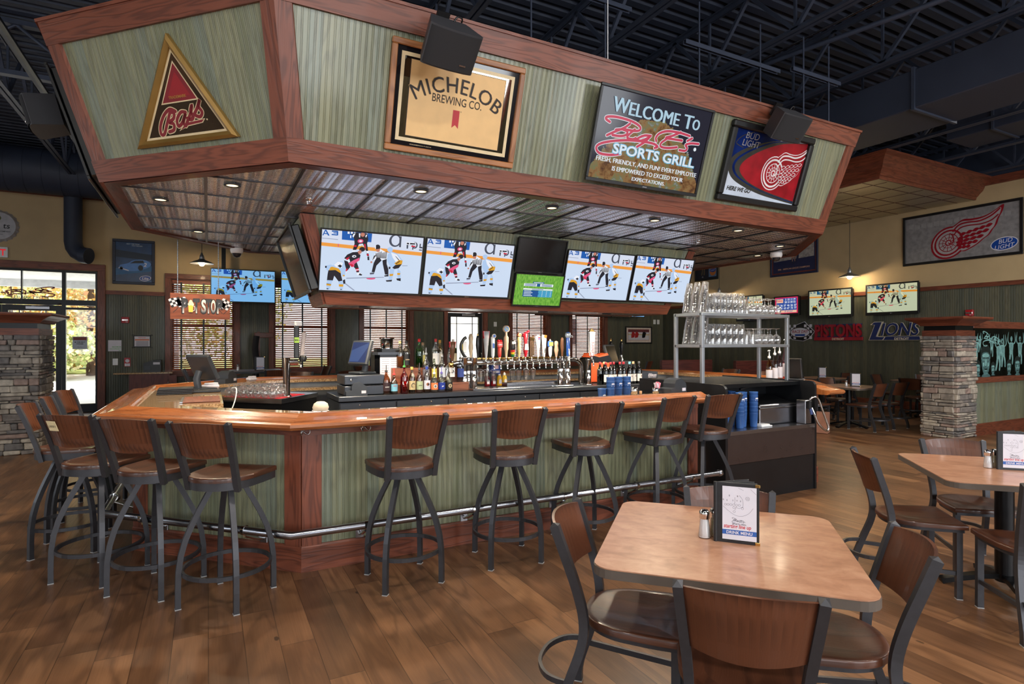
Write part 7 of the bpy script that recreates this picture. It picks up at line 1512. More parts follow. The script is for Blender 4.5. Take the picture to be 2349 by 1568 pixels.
# right wall televisions
def rtv(y0, y1, z0, z1, l, fill): return television(rw((y0+y1)/2, z0, .06), RR, abs(y1-y0), z1-z0, l, fill, .035, .075, .10)
rtv(10.03, 8.83, 2.19, 2.93, 'hockey television on the right wall above the red team sign', hy); rtv(8.50, 7.30, 2.20, 2.95, 'hockey television on the right wall above the blue team sign', hy)
def keno(m, w, h, y):
    K = emit('keno_pink', (232, 50, 96), .8); B = emit('keno_blue', (40, 80, 170), .8); C = emit('keno_peach', (250, 200, 170), .85); Wt = emit('keno_white', (240, 244, 250), .9)
    sheet(m, w, h, y, K); m.flat([(-w*.44, h*.2), (w*.44, h*.2), (w*.44, h*.94), (-w*.44, h*.94)], y-.0005, B); m.flat([(-w*.44, h*.05), (w*.44, h*.05), (w*.44, h*.2), (-w*.44, h*.2)], y-.0007, C); m.flat([(-w*.42, h*.66), (-w*.14, h*.66), (-w*.14, h*.9), (-w*.42, h*.9)], y-.0008, C)
    for j, row in enumerate((('3', '10', '11', '19'), ('20', '21', '30', '32'))):
        for i, s in enumerate(row): m.text(s, .075, w*(.0+.125*i)-.02, h*(.80-.16*j), y-.001, Wt, .002)
    for j, row in enumerate((('35', '36', '37', '46', '56', '57'), ('60', '61', '63', '67', '73', '77'))):
        for i, s in enumerate(row): m.text(s, .075, w*(-.36+.148*i), h*(.44-.17*j), y-.001, Wt, .002)
    m.text('KENO', .06, -w*.28, h*.74, y-.001, K, .002); m.text('1:24', .055, -w*.3, h*.09, y-.001, B, .001); m.text('JP: $10,567', .055, w*.1, h*.09, y-.001, B, .001)
rtv(11.09, 10.30, 2.28, 2.84, 'small keno television with white numbers on blue and pink', keno); rtv(12.42, 11.45, 2.18, 2.94, 'television on the right wall behind the goblets', hy)
# large winged wheel banner
W1, H1 = 2.25, 1.13
t = thing('winged_wheel_banner', 'wide framed grey banner with a big red winged wheel on the right wall', 'picture', rw(6.585, 3.32, .002), RR); mb = MB(); frame(mb, W1, H1, .055, .04, 'black'); obj('frame', mb, t)
mb = MB(); sheet(mb, W1-.1, H1-.1, -.016, pm('grey_ice_print', (132, 130, 132), .3, var=.2, scale=12), .05); rr = random.Random(2); GR2 = pm('grey_crowd', (146, 144, 146), .3)
for i in range(15): x = -1.0+i*.13; mb.flat([(x, .80+rr.random()*.06), (x+.1, .82), (x+.1, .9+rr.random()*.05), (x, .92)], -.0164, GR2)
obj('print', mb, t); WRED = pm('wing_red', (140, 14, 32), .35); mb = MB(); wings(mb, -.195, .415, .315, -.017, WRED, WRED, pm('wing_grey', (160, 156, 158), .35), .12, True); obj('winged_wheel_emblem', mb, t)
BB = pm('beer_oval_blue', (20, 66, 150), .3); mb = MB(); mb.disc((.81, .25), .235, -.017, 'paper', 30, .135, .12); mb.disc((.81, .25), .22, -.0174, BB, 30, .12, .12); mb.text('BUD', .12, .83, .265, -.0180, 'paper', 0, shear=.25, rot=.1); mb.text('LIGHT', .12, .81, .155, -.0180, 'paper', 0, shear=.25, rot=.1); obj('oval_emblem', mb, t)
# baseball pennant picture
t = thing('baseball_picture', 'navy framed baseball picture with a gothic letter, half under the canopy end', 'picture', rw(10.58, 3.42, .002), RR); w, h = 1.48, 1.0; NV = pm('navy_frame', (24, 32, 66), .4); mb = MB(); frame(mb, w, h, .06, .035, NV); obj('frame', mb, t)
mb = MB(); sheet(mb, w-.1, h-.1, -.014, pm('rust_mat', (120, 50, 34), .5), .05); sheet(mb, w-.18, h-.18, -.0146, pm('navy_print_plain', (26, 34, 76), .4), .09); mb.flat([(-.62, .42), (.62, .46), (.62, .88), (-.62, .88)], -.0152, pm('stadium_grey', (158, 152, 148), .5, var=.35, scale=14)); mb.text('2006   AMERICAN LEAGUE CHAMPIONS', .062, 0, .17, -.0158, pm('pale_rust_ink', (214, 168, 140), .5), .0006, sx=.9); obj('print', mb, t)
def gothic(mb, x, z, s, y, m1, m2):
    mb.stroke([(x-.20*s, z+.72*s), (x-.05*s, z+.80*s), (x+.18*s, z+.72*s), (x+.27*s, z+.45*s), (x+.18*s, z+.12*s), (x-.05*s, z+.0*s), (x-.26*s, z+.08*s)], .16*s, y, m1)
    for a in (-.12, .06): mb.box((x+a*s, y, z+.42*s), (.10*s, .002, .74*s), m1, 'z')
    mb.flat([(x-.22*s, z+.36*s), (x+.12*s, z+.44*s), (x+.12*s, z+.48*s), (x-.22*s, z+.40*s)], y-.0016, m2)
    for a in (-.12, .06): mb.box((x+a*s, y-.0012, z+.42*s), (.03*s, .002, .6*s), m2, 'z')
mb = MB(); gothic(mb, .02, .33, .42, -.0165, NV, pm('letter_outline', (206, 150, 120), .5)); obj('gothic_letter', mb, t)
# small dark football poster
t = thing('football_poster', 'small dark football poster just right of the television row', 'picture', rw(13.75, 3.57, .002), RR); w, h = 1.0, .75; mb = MB(); frame(mb, w, h, .05, .03, 'black'); obj('frame', mb, t); mb = MB(); sheet(mb, w-.08, h-.08, -.012, pm('poster_navy', (24, 28, 44), .5), .04); mb.flat([(.1, .1), (.42, .1), (.42, .66), (.1, .66)], -.0126, pm('poster_lightblue', (96, 130, 170), .5)); mb.disc((.27, .26), .13, -.013, pm('poster_orange', (206, 120, 50), .5)); mb.disc((.27, .3), .12, -.0134, BB, 20, .06); mb.text('LIGHT', .06, .27, .28, -.0138, 'paper'); mb.stroke([(-.2, .2), (-.16, .4), (-.2, .55), (-.1, .6), (-.08, .4), (-.1, .2)], .05, -.013, SIL); mb.text('XL', .06, -.16, .1, -.0134, 'paper'); obj('print', mb, t)
# team name signs
t = thing('red_team_sign', 'red cut-out sign reading PISTONS over DETROIT on the right wall', 'sign', rw(9.30, 1.60, .0), RR); SR = pm('sign_red', (156, 18, 40), .35); SB = pm('sign_blue', (26, 44, 100), .35); SC_ = pm('sign_cream', (226, 214, 190), .5)
mb = MB(); mb.box((0, -.02, .045), (1.30, .04, .09), SR, None, .006); mb.box((0, -.012, .405), (1.24, .024, .035), SB); mb.box((0, -.012, .10), (1.22, .024, .03), SB); obj('base_bar', mb, t)
def slab_text(mb, s, x0, x1, z0, z1, y, d, m, shear=0., bold=.012):
    vs, fs = textgeo(s, bold, 1.0); xs = [v[0] for v in vs]; zs = [v[1] for v in vs]; ax, bx, az, bz = min(xs), max(xs), min(zs), max(zs)
    pt = [(x0+(v[0]-ax)/(bx-ax)*(x1-x0)+shear*((v[1]-az)/(bz-az))*(z1-z0), z0+(v[1]-az)/(bz-az)*(z1-z0)) for v in vs]
    n = len(pt); mb.add([(p[0], y, p[1]) for p in pt], fs, m)
    cnt = {}
    for f in fs:
        for i in range(len(f)): e = (f[i], f[(i+1) % len(f)]); cnt[e] = cnt.get(e, 0)+1
    side_ = [e for e in cnt if (e[1], e[0]) not in cnt]
    mb.add([(p[0], y, p[1]) for p in pt]+[(p[0], y+d, p[1]) for p in pt], [[a, n+a, n+b, b] for a, b in side_], m)
mb = MB(); slab_text(mb, 'PISTONS', -.62, .62, .09, .42, -.05, .045, SR, 0, .03); obj('lettering', mb, t)
mb = MB(); mb.text('DETROIT', .075, 0.02, .012, -.042, SC_, .002, sx=1.05); obj('city_lettering', mb, t)
t = thing('blue_team_sign', 'blue cut-out sign reading LIONS over DETROIT beside the stone pillar', 'sign', rw(7.86, 1.60, .0), RR)
mb = MB(); mb.prism([(-.64, 0), (.50, 0), (.58, .05), (.56, .10), (-.20, .10), (-.56, .02)], -.03, 0, SC_, 'y'); mb.prism([(-.62, .008), (.50, .008), (.565, .05), (.55, .092), (-.20, .092)], -.034, -.03, SB, 'y'); obj('base_bar', mb, t)
mb = MB(); slab_text(mb, 'IONS', -.36, .48, .105, .42, -.042, .01, SC_, .22, .035); slab_text(mb, 'IONS', -.35, .47, .112, .413, -.05, .045, SB, .22, .012)
Lp = [(-.64, .0), (-.30, .0), (-.24, .09), (-.44, .10), (-.30, .45), (-.50, .45), (-.60, .38), (-.50, .37)]; mb.prism([(a*1.0, b) for a, b in Lp], -.046, 0, SC_, 'y'); mb.prism([(-.615, .012), (-.31, .012), (-.262, .078), (-.462, .088), (-.325, .438), (-.495, .438), (-.555, .385), (-.478, .375)], -.055, -.046, SB, 'y'); obj('lettering', mb, t)
mb = MB(); mb.text('DETROIT', .075, .12, .012, -.036, SC_, .002, sx=1.05); obj('city_lettering', mb, t)
# checkered race sign behind the rack
t = thing('race_sign', 'diamond shaped checkered race sign on the right wall behind the rack', 'sign', rw(10.38, 1.62, .0), RR); mb = MB(); D_ = [(-.42, .2), (-.1, .42), (.14, .5), (.22, .42), (.44, .22), (.26, .02), (.1, -.04), (-.24, .0)]; mb.prism(D_, -.012, 0, 'paper', 'y'); mb.prism([(a*.95, .2+(b-.2)*.95) for a, b in D_], -.015, -.012, 'blackm', 'y'); obj('board', mb, t); mb = MB()
for i in range(-4, 5):
    for j in range(0, 5):
        if (i+j) % 2 == 0 and abs(i) > 1: mb.box((i*.08, -.0158, .06+j*.08), (.075, .001, .075), 'paper')
mb.disc((0, .2), .30, -.0175, 'chrome', 30, .15); mb.disc((0, .2), .28, -.018, 'paper', 30, .125); mb.text('RACE DAY', .11, 0, .19, -.0186, SR, .002, shear=.2, sx=.9); mb.box((0, -.0186, .13), (.3, .001, .05), BB); obj('print', mb, t)
mb = MB(); mb.box((0, -.008, 0), (.07, .016, .11), 'white', None, .003)
def plate(x, y, z, rot, w, h, l, m='white', nm='switch_plate', cat='switch'):
    b = MB(); b.box((0, -.006, 0), (w, .012, h), m, None, .002); b.box((0, -.0135, 0), (w*.3, .004, h*.5), m); o = tag(obj(nm, b), l, cat); o.location = (x, y, z); o.rotation_euler = (0, 0, rot); return o
plate(14.0, BACK_Y, 2.27, 0, .11, .16, 'white switch plate right of the hockey photograph, left of two'); plate(14.17, BACK_Y, 2.27, 0, .11, .16, 'white switch plate right of the hockey photograph, right of two'); plate(7.72, BACK_Y, 2.1, 0, .10, .14, 'small white thermostat on the dark wall right of the side exit door', nm='thermostat', cat='thermostat'); plate(-1.87, BACK_Y, 1.11, 0, .10, .15, 'white switch plate under the occupancy sign')
def alarm(x, y, z, rot, l):
    t = thing('fire_alarm', l, 'alarm', (x, y, z), rot, None); m = MB(); m.box((0, -.025, 0), (.15, .05, .14), 'red', None, .01); obj('housing', m, t); m = MB(); m.box((0, -.054, .0), (.12, .008, .03), 'chrome', None, .003); obj('strobe', m, t); m = MB(); m.text('FIRE', .022, .03, -.05, -.0515, 'paper', .0006); obj('lettering', m, t)
alarm(-1.68, BACK_Y, 2.06, 0, 'red fire alarm strobe left of the leftmost blind'); alarm(14.4, 6.38, 2.18, RR, 'red fire alarm strobe above the right stone pillar')
# framed hockey photograph
t = thing('hockey_photograph', 'black framed hockey photograph in the back right corner', 'picture', (13.28, BACK_Y-.002, 1.50)); w, h = 1.18, .60; mb = MB(); frame(mb, w, h, .045, .035, 'black'); obj('frame', mb, t)
mb = MB(); sheet(mb, w-.08, h-.08, -.012, pm('cream_mat', (222, 206, 196), .7), .04); mb.flat([(-.47, .12), (.47, .12), (.47, .50), (-.47, .50)], -.0126, pm('mat_line', (150, 70, 60), .5)); mb.flat([(-.46, .13), (.46, .13), (.46, .49), (-.46, .49)], -.0130, 'paper'); mb.flat([(-.46, .40), (.46, .40), (.46, .49), (-.46, .49)], -.0134, pm('crowd_maroon', (110, 50, 56), .6, var=.4, scale=40)); mb.flat([(-.46, .31), (.46, .30), (.46, .325), (-.46, .335)], -.0134, GLD_ if False else pm('board_yellow', (206, 176, 90), .5))
for x, c in ((-.28, 'red'), (.2, 'blackm'), (-.12, 'red')): mb.flat([(x-.05, .2), (x+.08, .22), (x+.12, .34), (x+.06, .42), (x-.02, .4), (x-.05, .3)], -.0138, c)
mb.flat([(.2, .2), (.24, .2), (.34, .38), (.28, .4)], -.0142, 'blackm'); obj('print', mb, t)
# race car poster
t = thing('race_car_poster', 'blue framed race car poster on the ochre wall right of the entrance', 'picture', (-1.515, BACK_Y-.002, 2.88)); w, h = .82, 1.02; NB = pm('blue_black_frame', (22, 26, 48), .4); mb = MB(); frame(mb, w, h, .06, .035, NB); obj('frame', mb, t)
mb = MB(); sheet(mb, w-.1, h-.1, -.012, pm('poster_night_blue', (22, 60, 104), .25, var=.4, scale=4), .05); mb.flat([(-.36, .62), (.36, .56), (.36, .70), (-.36, .78)], -.0126, pm('stand_dark', (16, 30, 50), .4)); mb.flat([(-.36, .36), (.36, .44), (.36, .32), (-.36, .2)], -.0126, pm('track_blue', (40, 92, 140), .4))
CB_ = pm('car_blue', (70, 120, 190), .3); mb.flat(cv([(-.30, .36), (-.1, .30), (.12, .33), (.30, .42), (.33, .50), (.24, .56), (.12, .575), (-.02, .55), (-.12, .48), (-.26, .44)]), -.0130, CB_); mb.flat([(-.08, .48), (.02, .545), (.18, .56), (.2, .50), (.06, .49)], -.0134, 'black'); mb.disc((.13, .385), .05, -.0138, 'black', 16, .065); mb.disc((-.24, .36), .03, -.0138, 'black', 16, .04); mb.flat([(-.3, .36), (-.1, .30), (-.1, .325), (-.28, .385)], -.0138, 'paper'); mb.text('2', .12, .215, .42, -.0142, 'paper', .003, shear=.2)
mb.text('MEET THE TEAM', .034, -.02, .91, -.013, pm('poster_silver', (170, 180, 190), .4), .0006, shear=.2); mb.text('THAT DELIVERS', .030, .06, .875, -.013, pm('poster_silver', (170, 180, 190), .4), .0006, shear=.2); mb.disc((.22, .15), .115, -.0132, 'paper', 26, .065, .15); mb.disc((.22, .15), .105, -.0136, BB, 26, .055, .15); mb.text('Lite', .085, .22, .12, -.0142, 'paper', .002, shear=.2); obj('print', mb, t)
# occupancy sign, licence frame, small certificate
t = thing('occupancy_sign', 'white occupancy sign with green lettering beside the entrance trim', 'sign', (-1.88, BACK_Y-.001, 1.35)); mb = MB(); mb.box((0, -.004, .125), (.25, .008, .25), 'paper'); obj('board', mb, t); mb = MB(); LG = pm('light_green_ink', (130, 186, 130), .6); mb.text('MAXIMUM', .042, .115, .085, -.0086, LG, .001, 'RIGHT', sx=.85); mb.text('OCCUPANCY', .042, .115, .04, -.0086, LG, .001, 'RIGHT', sx=.8); mb.text('265', .03, .115, .008, -.0086, LG, .001, 'RIGHT'); obj('lettering', mb, t)
t = thing('licence_frame', 'small wrought framed notice under the fire alarm', 'picture', (-1.355, BACK_Y-.001, 1.44)); mb = MB(); frame(mb, .34, .27, .018, .02, 'blackm'); 
for sx_ in (-1, 1):
    for zz in (0, .27): mb.tube(catmull([(sx_*.15, -.01, zz+(.0 if zz else 0)), (sx_*.19, -.01, zz+(.02 if zz else -.02)), (sx_*.2, -.01, zz), (sx_*.17, -.01, zz+(-.01 if zz else .01))], 4), .004, 'blackm', 6)
obj('frame', mb, t); mb = MB(); sheet(mb, .31, .24, -.008, 'paper', .015); mb.text('Restaurant', .032, 0, .21, -.0086, MRED, .0006); mb.flat([(-.14, .155), (.14, .155), (.14, .185), (-.14, .185)], -.0086, pm('notice_orange', (210, 110, 70), .5))
for i in range(4): mb.flat([(-.12, .03+i*.03), (.12, .03+i*.03), (.12, .042+i*.03), (-.12, .042+i*.03)], -.0086, PEN)
obj('print', mb, t)
t = thing('notice_holder', 'clear holder with a red and white notice on the wall by the host stand', 'notice', (-1.64, BACK_Y-.02, .98)); mb = MB(); mb.box((0, 0, .12), (.15, .012, .25), 'pane'); obj('holder', mb, t); mb = MB(); sheet(mb, .12, .2, -.008, 'red', .02); mb.disc((0, .15), .04, -.0086, 'paper'); mb.flat([(-.05, .03), (.05, .03), (.05, .09), (-.05, .09)], -.0086, 'paper'); obj('notice', mb, t)
t = thing('door_poster', 'small printed poster taped to the right entrance door', 'poster', (-2.56, BACK_Y+.06, 1.56)); t.location = (-3.05+.52, BACK_Y+.05, 1.40); mb = MB(); mb.box((0, 0, .14), (.27, .004, .28), pm('poster_paleblue', (196, 204, 216), .6)); obj('sheet', mb, t); mb = MB(); mb.flat([(-.12, .2), (.12, .2), (.12, .27), (-.12, .27)], -.003, pm('poster_maroon', (130, 60, 60), .5)); mb.text('BE THE NEXT', .036, 0, .145, -.003, KB, .001, sx=.9); mb.text('WINNER', .036, 0, .105, -.003, KB, .001, sx=.9); mb.text('Play Fun', .026, 0, .04, -.003, KB); obj('print', mb, t)
# transom lettering seen from behind
mb = MB(Matrix.Translation((0, BACK_Y+.10, 0))); tq = quadmap([(235, 400), (1480, 400), (1480, 960), (85, 960)]); SG = pm('sign_script_red', (150, 50, 60), .5)
for st in BIGE: mb.stroke([(lambda uv: (-2.95-1.0*uv[0], 2.78-.26*uv[1]))(tq(p)) for p in st], .022, 0, SG)
mb.text('SPORTS GRILL', .10, 0, 0, 0, BB, .002) if False else None
mb2_ = MB(Matrix.Translation((-3.4, BACK_Y+.10, 2.5)) @ Matrix.Scale(-1, 4, (1, 0, 0))); mb2_.text('SPORTS GRILL', .085, 0, 0, 0, pm('sign_letter_blue', (90, 110, 160), .5), .001, sp=1.15); mb2_.F = [f[::-1] for f in mb2_.F]
t = thing('transom_lettering', 'red script and small blue letters on the entrance transom, seen from behind', 'lettering', (-3.4, BACK_Y+.10, 2.5)); obj('script', mb, t, world=True); obj('block_letters', mb2_, t, world=True)
t = thing('no_smoking_decal', 'round red no-smoking decal on the side exit glass', 'decal', (6.42, BACK_Y+.09, 1.28)); mb = MB(); mb.stroke([(.07*math.cos(i*PI/9), .07*math.sin(i*PI/9)) for i in range(18)], .014, 0, 'red', closed=True); mb.stroke([(-.05, .05), (.05, -.05)], .014, 0, 'red', False); obj('decal', mb, t)
# exit sign and bottle cap sign
t = thing('exit_sign', 'white EXIT sign with red letters above the entrance, cut by the photo edge', 'sign', (-3.94, BACK_Y-.001, 3.34)); mb = MB(); mb.box((0, -.025, .11), (.38, .05, .22), 'white', None, .005); obj('housing', mb, t); mb = MB(); mb.text('EXIT', .19, 0, .04, -.0515, emit('exit_red', (220, 30, 40), .8), .004, sx=.82); obj('lettering', mb, t)
t = thing('bottle_cap_sign', 'big grey bottle cap sign on the ochre wall at the left edge', 'sign', (-3.90, BACK_Y-.001, 4.0)); mb = MB(); N = 63; prf = []
vs = [(.33*(1+.04*math.cos(21*2*PI*i/N))*math.cos(2*PI*i/N), -.01, .33*(1+.04*math.cos(21*2*PI*i/N))*math.sin(2*PI*i/N)) for i in range(N)]+[(.285*math.cos(2*PI*i/N), -.07, .285*math.sin(2*PI*i/N)) for i in range(N)]; CG = pm('cap_grey', (176, 174, 178), .3, .2); mb.add(vs, [[i, (i+1) % N, N+(i+1) % N, N+i] for i in range(N)]+[list(range(N, 2*N))], CG); obj('cap', mb, t); mb = MB(); mb.stroke([(0, -.05), (.01, .1), (0, .17)], .012, -.072, KB); mb.disc((-.005, .16), .055, -.0722, pm('hop_green', (100, 104, 60), .6)); mb.disc((-.05, .13), .04, -.0724, pm('hop_green', (100, 104, 60), .6)); obj('hop_emblem', mb, t); mb = MB(); mb.text('hopalts', .13, .02, -.02, -.073, KB, .002, shear=.1) if False else mb.text('ts', .16, .13, -.05, -.073, KB, .002, 'CENTER', shear=.1); mb.text('f', .16, -.04, -.03, -.073, KB, .002, 'CENTER'); mb.text('BREWING COMPANY', .038, .02, -.13, -.073, KB, .0006); mb.text('INC.', .03, .06, -.19, -.073, KB); obj('lettering', mb, t)
# host stand
t = thing('host_stand', 'small brown cabinet with a granite top against the wall by the entrance', 'cabinet', (-1.25, BACK_Y-.3, 0)); CW = wood('mahogany_laminate', (76, 32, 26), (112, 52, 42), .45); mb = MB(); mb.box((.08, .02, .42), (.78, .5, .84), CW, 'z'); obj('body', mb, t); mb = MB(); mb.box((-.03, .0, .862), (1.12, .58, .035), 'granite', 'x', .004); obj('granite_top', mb, t); mb = MB(); mb.box((.44, -.243, .55), (.34, .02, .5), CW, 'z'); d = obj('door', mb, t); mb = MB(); mb.tube([(.44, -.26, .58), (.44, -.29, .59), (.44, -.29, .70), (.44, -.26, .71)], .008, 'inox', 6); obj('handle', mb, d)
t = thing('card_box', 'black box with a white card on the host stand', 'box', (-1.13, BACK_Y-.3, .88)); mb = MB(); mb.prism([(-.17, 0), (.17, 0), (.17, .27), (.02, .27), (-.17, .2)], -.12, .12, 'black', 'y'); obj('box', mb, t); mb = MB(); mb.flat([(.02, .17), (.15, .17), (.15, .22), (.02, .22)], -.121, 'paper'); mb.flat([(-.15, .05), (-.04, .05), (-.04, .14), (-.15, .14)], -.121, 'dark'); obj('card', mb, t)
# ---------------------------------------------------------------- hanging checkered flag sign
PX0, PX1, PY, PZ0, PZ1 = -.40, .235, 7.9, 1.83, 2.14
t = thing('hanging_sign', 'hanging wooden sign with PIT STOP letters and checkered flags', 'sign', ((PX0+PX1)/2, PY, PZ0)); w, h = PX1-PX0, PZ1-PZ0; mb = MB(); mb.box((0, 0, h/2), (w, .02, h), wood('sign_board', (92, 42, 22), (140, 72, 42), .55, 0), 'x', .002); obj('board', mb, t)
def flag(mb, c, ang, s, flip):
    fx = -1 if flip else 1
    for i in range(4):
        for j in range(4):
            def P(u, v): a, b = (u-2)*.028*s, (v-2)*.026*s+.006*math.sin(u*1.4); return (c[0]+fx*(a*math.cos(ang)-b*math.sin(ang)), c[1]+a*math.sin(ang)+b*math.cos(ang))
            mb.flat([P(i, j), P(i+1, j), P(i+1, j+1), P(i, j+1)], -.0125, 'paper' if (i+j) % 2 else KB)
    mb.stroke([(c[0]+fx*.055*s, c[1]+.02*s), (c[0]+fx*.03*s, c[1]-.06*s), (c[0]-fx*.02*s, c[1]-.12*s)], .006, -.0123, KB)
mb = MB(); flag(mb, (-.265, .20), .35, 1., False); flag(mb, (-.195, .205), -.35, .9, True); flag(mb, (.265, .19), -.5, 1., False); flag(mb, (.215, .175), .6, .8, True); obj('checkered_flags', mb, t)
mb = MB(); 
def airbrush(nm, a, b):
    t = NT(nm); x, y, z = t.sep(t.obj()); t.p(Base_Color=t.ramp(t.math('DIVIDE', z, .31), [(.25, lin(a)), (.5, lin(b)), (.8, lin(b))]), Roughness=.35); return t.m
DG = airbrush('letter_airbrush_light_foot', (214, 212, 208), (44, 44, 46)); LGt = airbrush('letter_airbrush_dark_foot', (40, 40, 42), (208, 206, 202))
def lets(s, x, z, sz, sxx): 
    mb.fit(s, x-sxx*.04, x+sxx*.04, z, z+.165, -.0140, KB, .05, 0, .011); mb.fit(s, x-sxx*.04, x+sxx*.04, z, z+.165, -.0150, LGt if s in 'SO' else DG, .035)
for s, x in (('P', -.165), ('T', -.045), ('S', .032), ('T', .083), ('O', .135), ('P', .20)): lets(s, x, .075, .215, .62)
obj('lettering', mb, t)
mb = MB(); mb.prism([(-.126, .085), (-.082, .085), (-.078, .17), (-.13, .17)], -.022, -.012, pm('beer_yellow', (232, 190, 60), .3), 'y'); mb.tube(catmull([(-.082, -.017, .16), (-.062, -.017, .15), (-.064, -.017, .11), (-.083, -.017, .10)], 4), .004, 'paper', 6)
for a, b, r in ((-.118, .18, .017), (-.098, .192, .02), (-.086, .178, .016), (-.104, .215, .016), (-.112, .2, .014)): mb.disc((a, b), r, -.0225-.0004*r*40, pm('foam_cream', (236, 222, 180), .6))
obj('beer_mug', mb, t)
mb = MB()
for cx in (-.24, .19):
    z = PZ1-PZ0; k = 0
    while z < CZ0-PZ0: mb.tube([(cx, -.0, z), (cx, 0, min(z+.014, CZ0-PZ0))], .0065 if k % 2 else .004, 'inox', 6); z += .014; k += 1
obj('chains', mb, t)
# ---------------------------------------------------------------- pendants
def pendant(x, y, z, top_, lab, r=.24):
    t = thing('pendant_lamp', lab, 'lamp', (x, y, z), 0, 'metal barn pendants'); m = MB(); m.lathe([(r, 0), (r*.98, .012), (r*.72, .045), (r*.3, .085), (.05, .11), (.05, .10), (r*.3, .075), (r*.7, .036), (r*.97, .004)], 'alu', 32); obj('shade', m, t)
    m = MB(); m.lathe([(.045, .10), (.05, .13), (.04, .19), (.022, .21), (.022, .24), (0, .245)], 'alu', 18); obj('socket', m, t); m = MB(); m.tube([(0, 0, .24), (0, 0, top_-z)], .006, 'black', 6); obj('cord', m, t)
    m = MB(); m.lathe([(0, -.055), (.04, -.045), (.062, -.005), (.05, .04), (.025, .07), (0, .075)], emit('pendant_bulb', (255, 226, 170), 14), 16); obj('bulb', m, t); lamp('pendant_lamp_light', 'POINT', (x, y, z-.09), 22, (1, .78, .48), shadow_soft_size=.05)
pendant(-.13, 14.6, 3.30, 5.76, 'lit pendant lamp left of the first back wall television'); pendant(14.0, 8.75, 3.16, SZ, 'lit pendant lamp above the right wall televisions'); pendant(14.0, 12.86, 3.0, SZ, 'pendant lamp at the right wall, only its top showing above the tumblers')
pendant(6.5, 14.55, 3.3, 5.76, 'pendant lamp near the side exit door, hidden by the canopy')
# ---------------------------------------------------------------- stone pillars and the half wall
STONES = [pm('stone_%d' % i, c, .85, var=.3, scale=14) for i, c in enumerate(((140, 131, 121), (158, 148, 136), (120, 113, 108), (148, 127, 117), (176, 166, 152), (110, 106, 104)))]
def pillar(x0, x1, y0, y1, lab, seed):
    t = thing('stone_pillar', lab, 'pillar', ((x0+x1)/2, (y0+y1)/2, 0)); rd = random.Random(seed); H = 1.66
    m = MB(); m.box(((x0+x1)/2, (y0+y1)/2, H/2), (x1-x0-.08, y1-y0-.08, H), STONES[5], 'z'); obj('core', m, t, world=True)
    m = MB(); z = 0.; row = 0
    def stone(cx, cy, w, d, h, zz, rot):
        m.box((cx, cy, zz+h/2), (w-.007, d, h-.007), rd.choice(STONES), 'x', .007+rd.random()*.006, rot+rd.uniform(-.025, .025))
        for q8 in range(8):
            dv = Vector((rd.uniform(-.007, .007), rd.uniform(-.007, .007), rd.uniform(-.006, .006)))
            for e8 in range(3): m.V[len(m.V)-24+q8*3+e8] = m.V[len(m.V)-24+q8*3+e8]+dv
    while z < H-.01:
        h = min(rd.choice((.034, .042, .05, .06, .075, .095)), H-z)
        if H-z-h < .03: h = H-z
        for fy, s in ((y0, -1), (y1, 1)):
            x = x0-.01
            while x < x1+.005:
                w = min(rd.uniform(.07, .36), x1+.01-x)
                if x1+.01-x-w < .07: w = x1+.01-x
                e = rd.uniform(-.012, .012); stone(x+w/2, fy+s*(e-.02), w, .09, h, z, 0); x += w
        for fx, s in ((x0, -1), (x1, 1)):
            y = y0+.02
            while y < y1-.021:
                w = min(rd.uniform(.10, .30), y1-.02-y)
                if y1-.02-y-w < .07: w = y1-.02-y
                e = rd.uniform(-.012, .012); stone(fx+s*(e-.02), y+w/2, w, .09, h, z, PI/2); y += w
        z += h
    obj('stone_facing', m, t, world=True)
    sq = [(x0, y0), (x1, y0), (x1, y1), (x0, y1)]
    m = MB(); m.sweep(sq, [(-.1, 1.655), (.0, 1.655), (.0, 1.75), (-.1, 1.75)], 'trim', True); obj('lower_band', m, t, world=True); m = MB(); m.sweep(sq, [(-.1, 1.75), (-.02, 1.75), (-.02, 1.825), (-.1, 1.825)], 'blackm', True); obj('dark_band', m, t, world=True)
    m = MB(); m.sweep(sq, [(-.1, 1.825), (.02, 1.825), (.03, 1.84), (.06, 1.87), (.11, 1.90), (.17, 1.925), (.18, 1.945), (.18, 1.965), (-.1, 1.965)], 'trim', True); m.box(((x0+x1)/2, (y0+y1)/2, 1.95), (x1-x0-.1, y1-y0-.1, .03), 'trim', 'x'); obj('crown_cap', m, t, world=True); return t
pillar(10.62, 11.22, 4.90, 5.40, 'stone pillar with a wooden crown cap at the right, beside the etched glass wall', 4); pillar(-2.95, -2.11, 10.28, 11.1, 'stone pillar with a wooden crown cap at the left edge by the entrance', 9)
mb = MB(); mb.box((10.75, 4.83, 1.975), (.22, .05, .02), 'black', None, .004, .3); tag(obj('remote_control', mb), 'black remote control lying on the right stone pillar', 'remote')
hw = thing('half_wall', 'beadboard half wall topped by dark etched glass at the right edge', 'wall', (12.6, 4.97, 0)); X0, X1, YH = 11.2, 14.0, 4.92
mb = MB(); mb.box(((X0+X1)/2, YH+.08, .44), (X1-X0, .16, .88), 'bead', 'z'); obj('beadboard', mb, hw, world=True); mb = MB(); mb.box(((X0+X1)/2, YH-.01, .1), (X1-X0, .02, .2), 'trim', 'x'); mb.box(((X0+X1)/2, YH+.07, .92), (X1-X0, .20, .09), 'trim', 'x', .006); mb.box(((X0+X1)/2, YH+.07, 1.85), (X1-X0, .16, .12), 'trim', 'x', .006); obj('wood_rails', mb, hw, world=True); mb = MB(); mb.box((X1-.05, YH+.07, .95), (.1, .17, 1.9), 'trim', 'z'); obj('end_post', mb, hw, world=True)
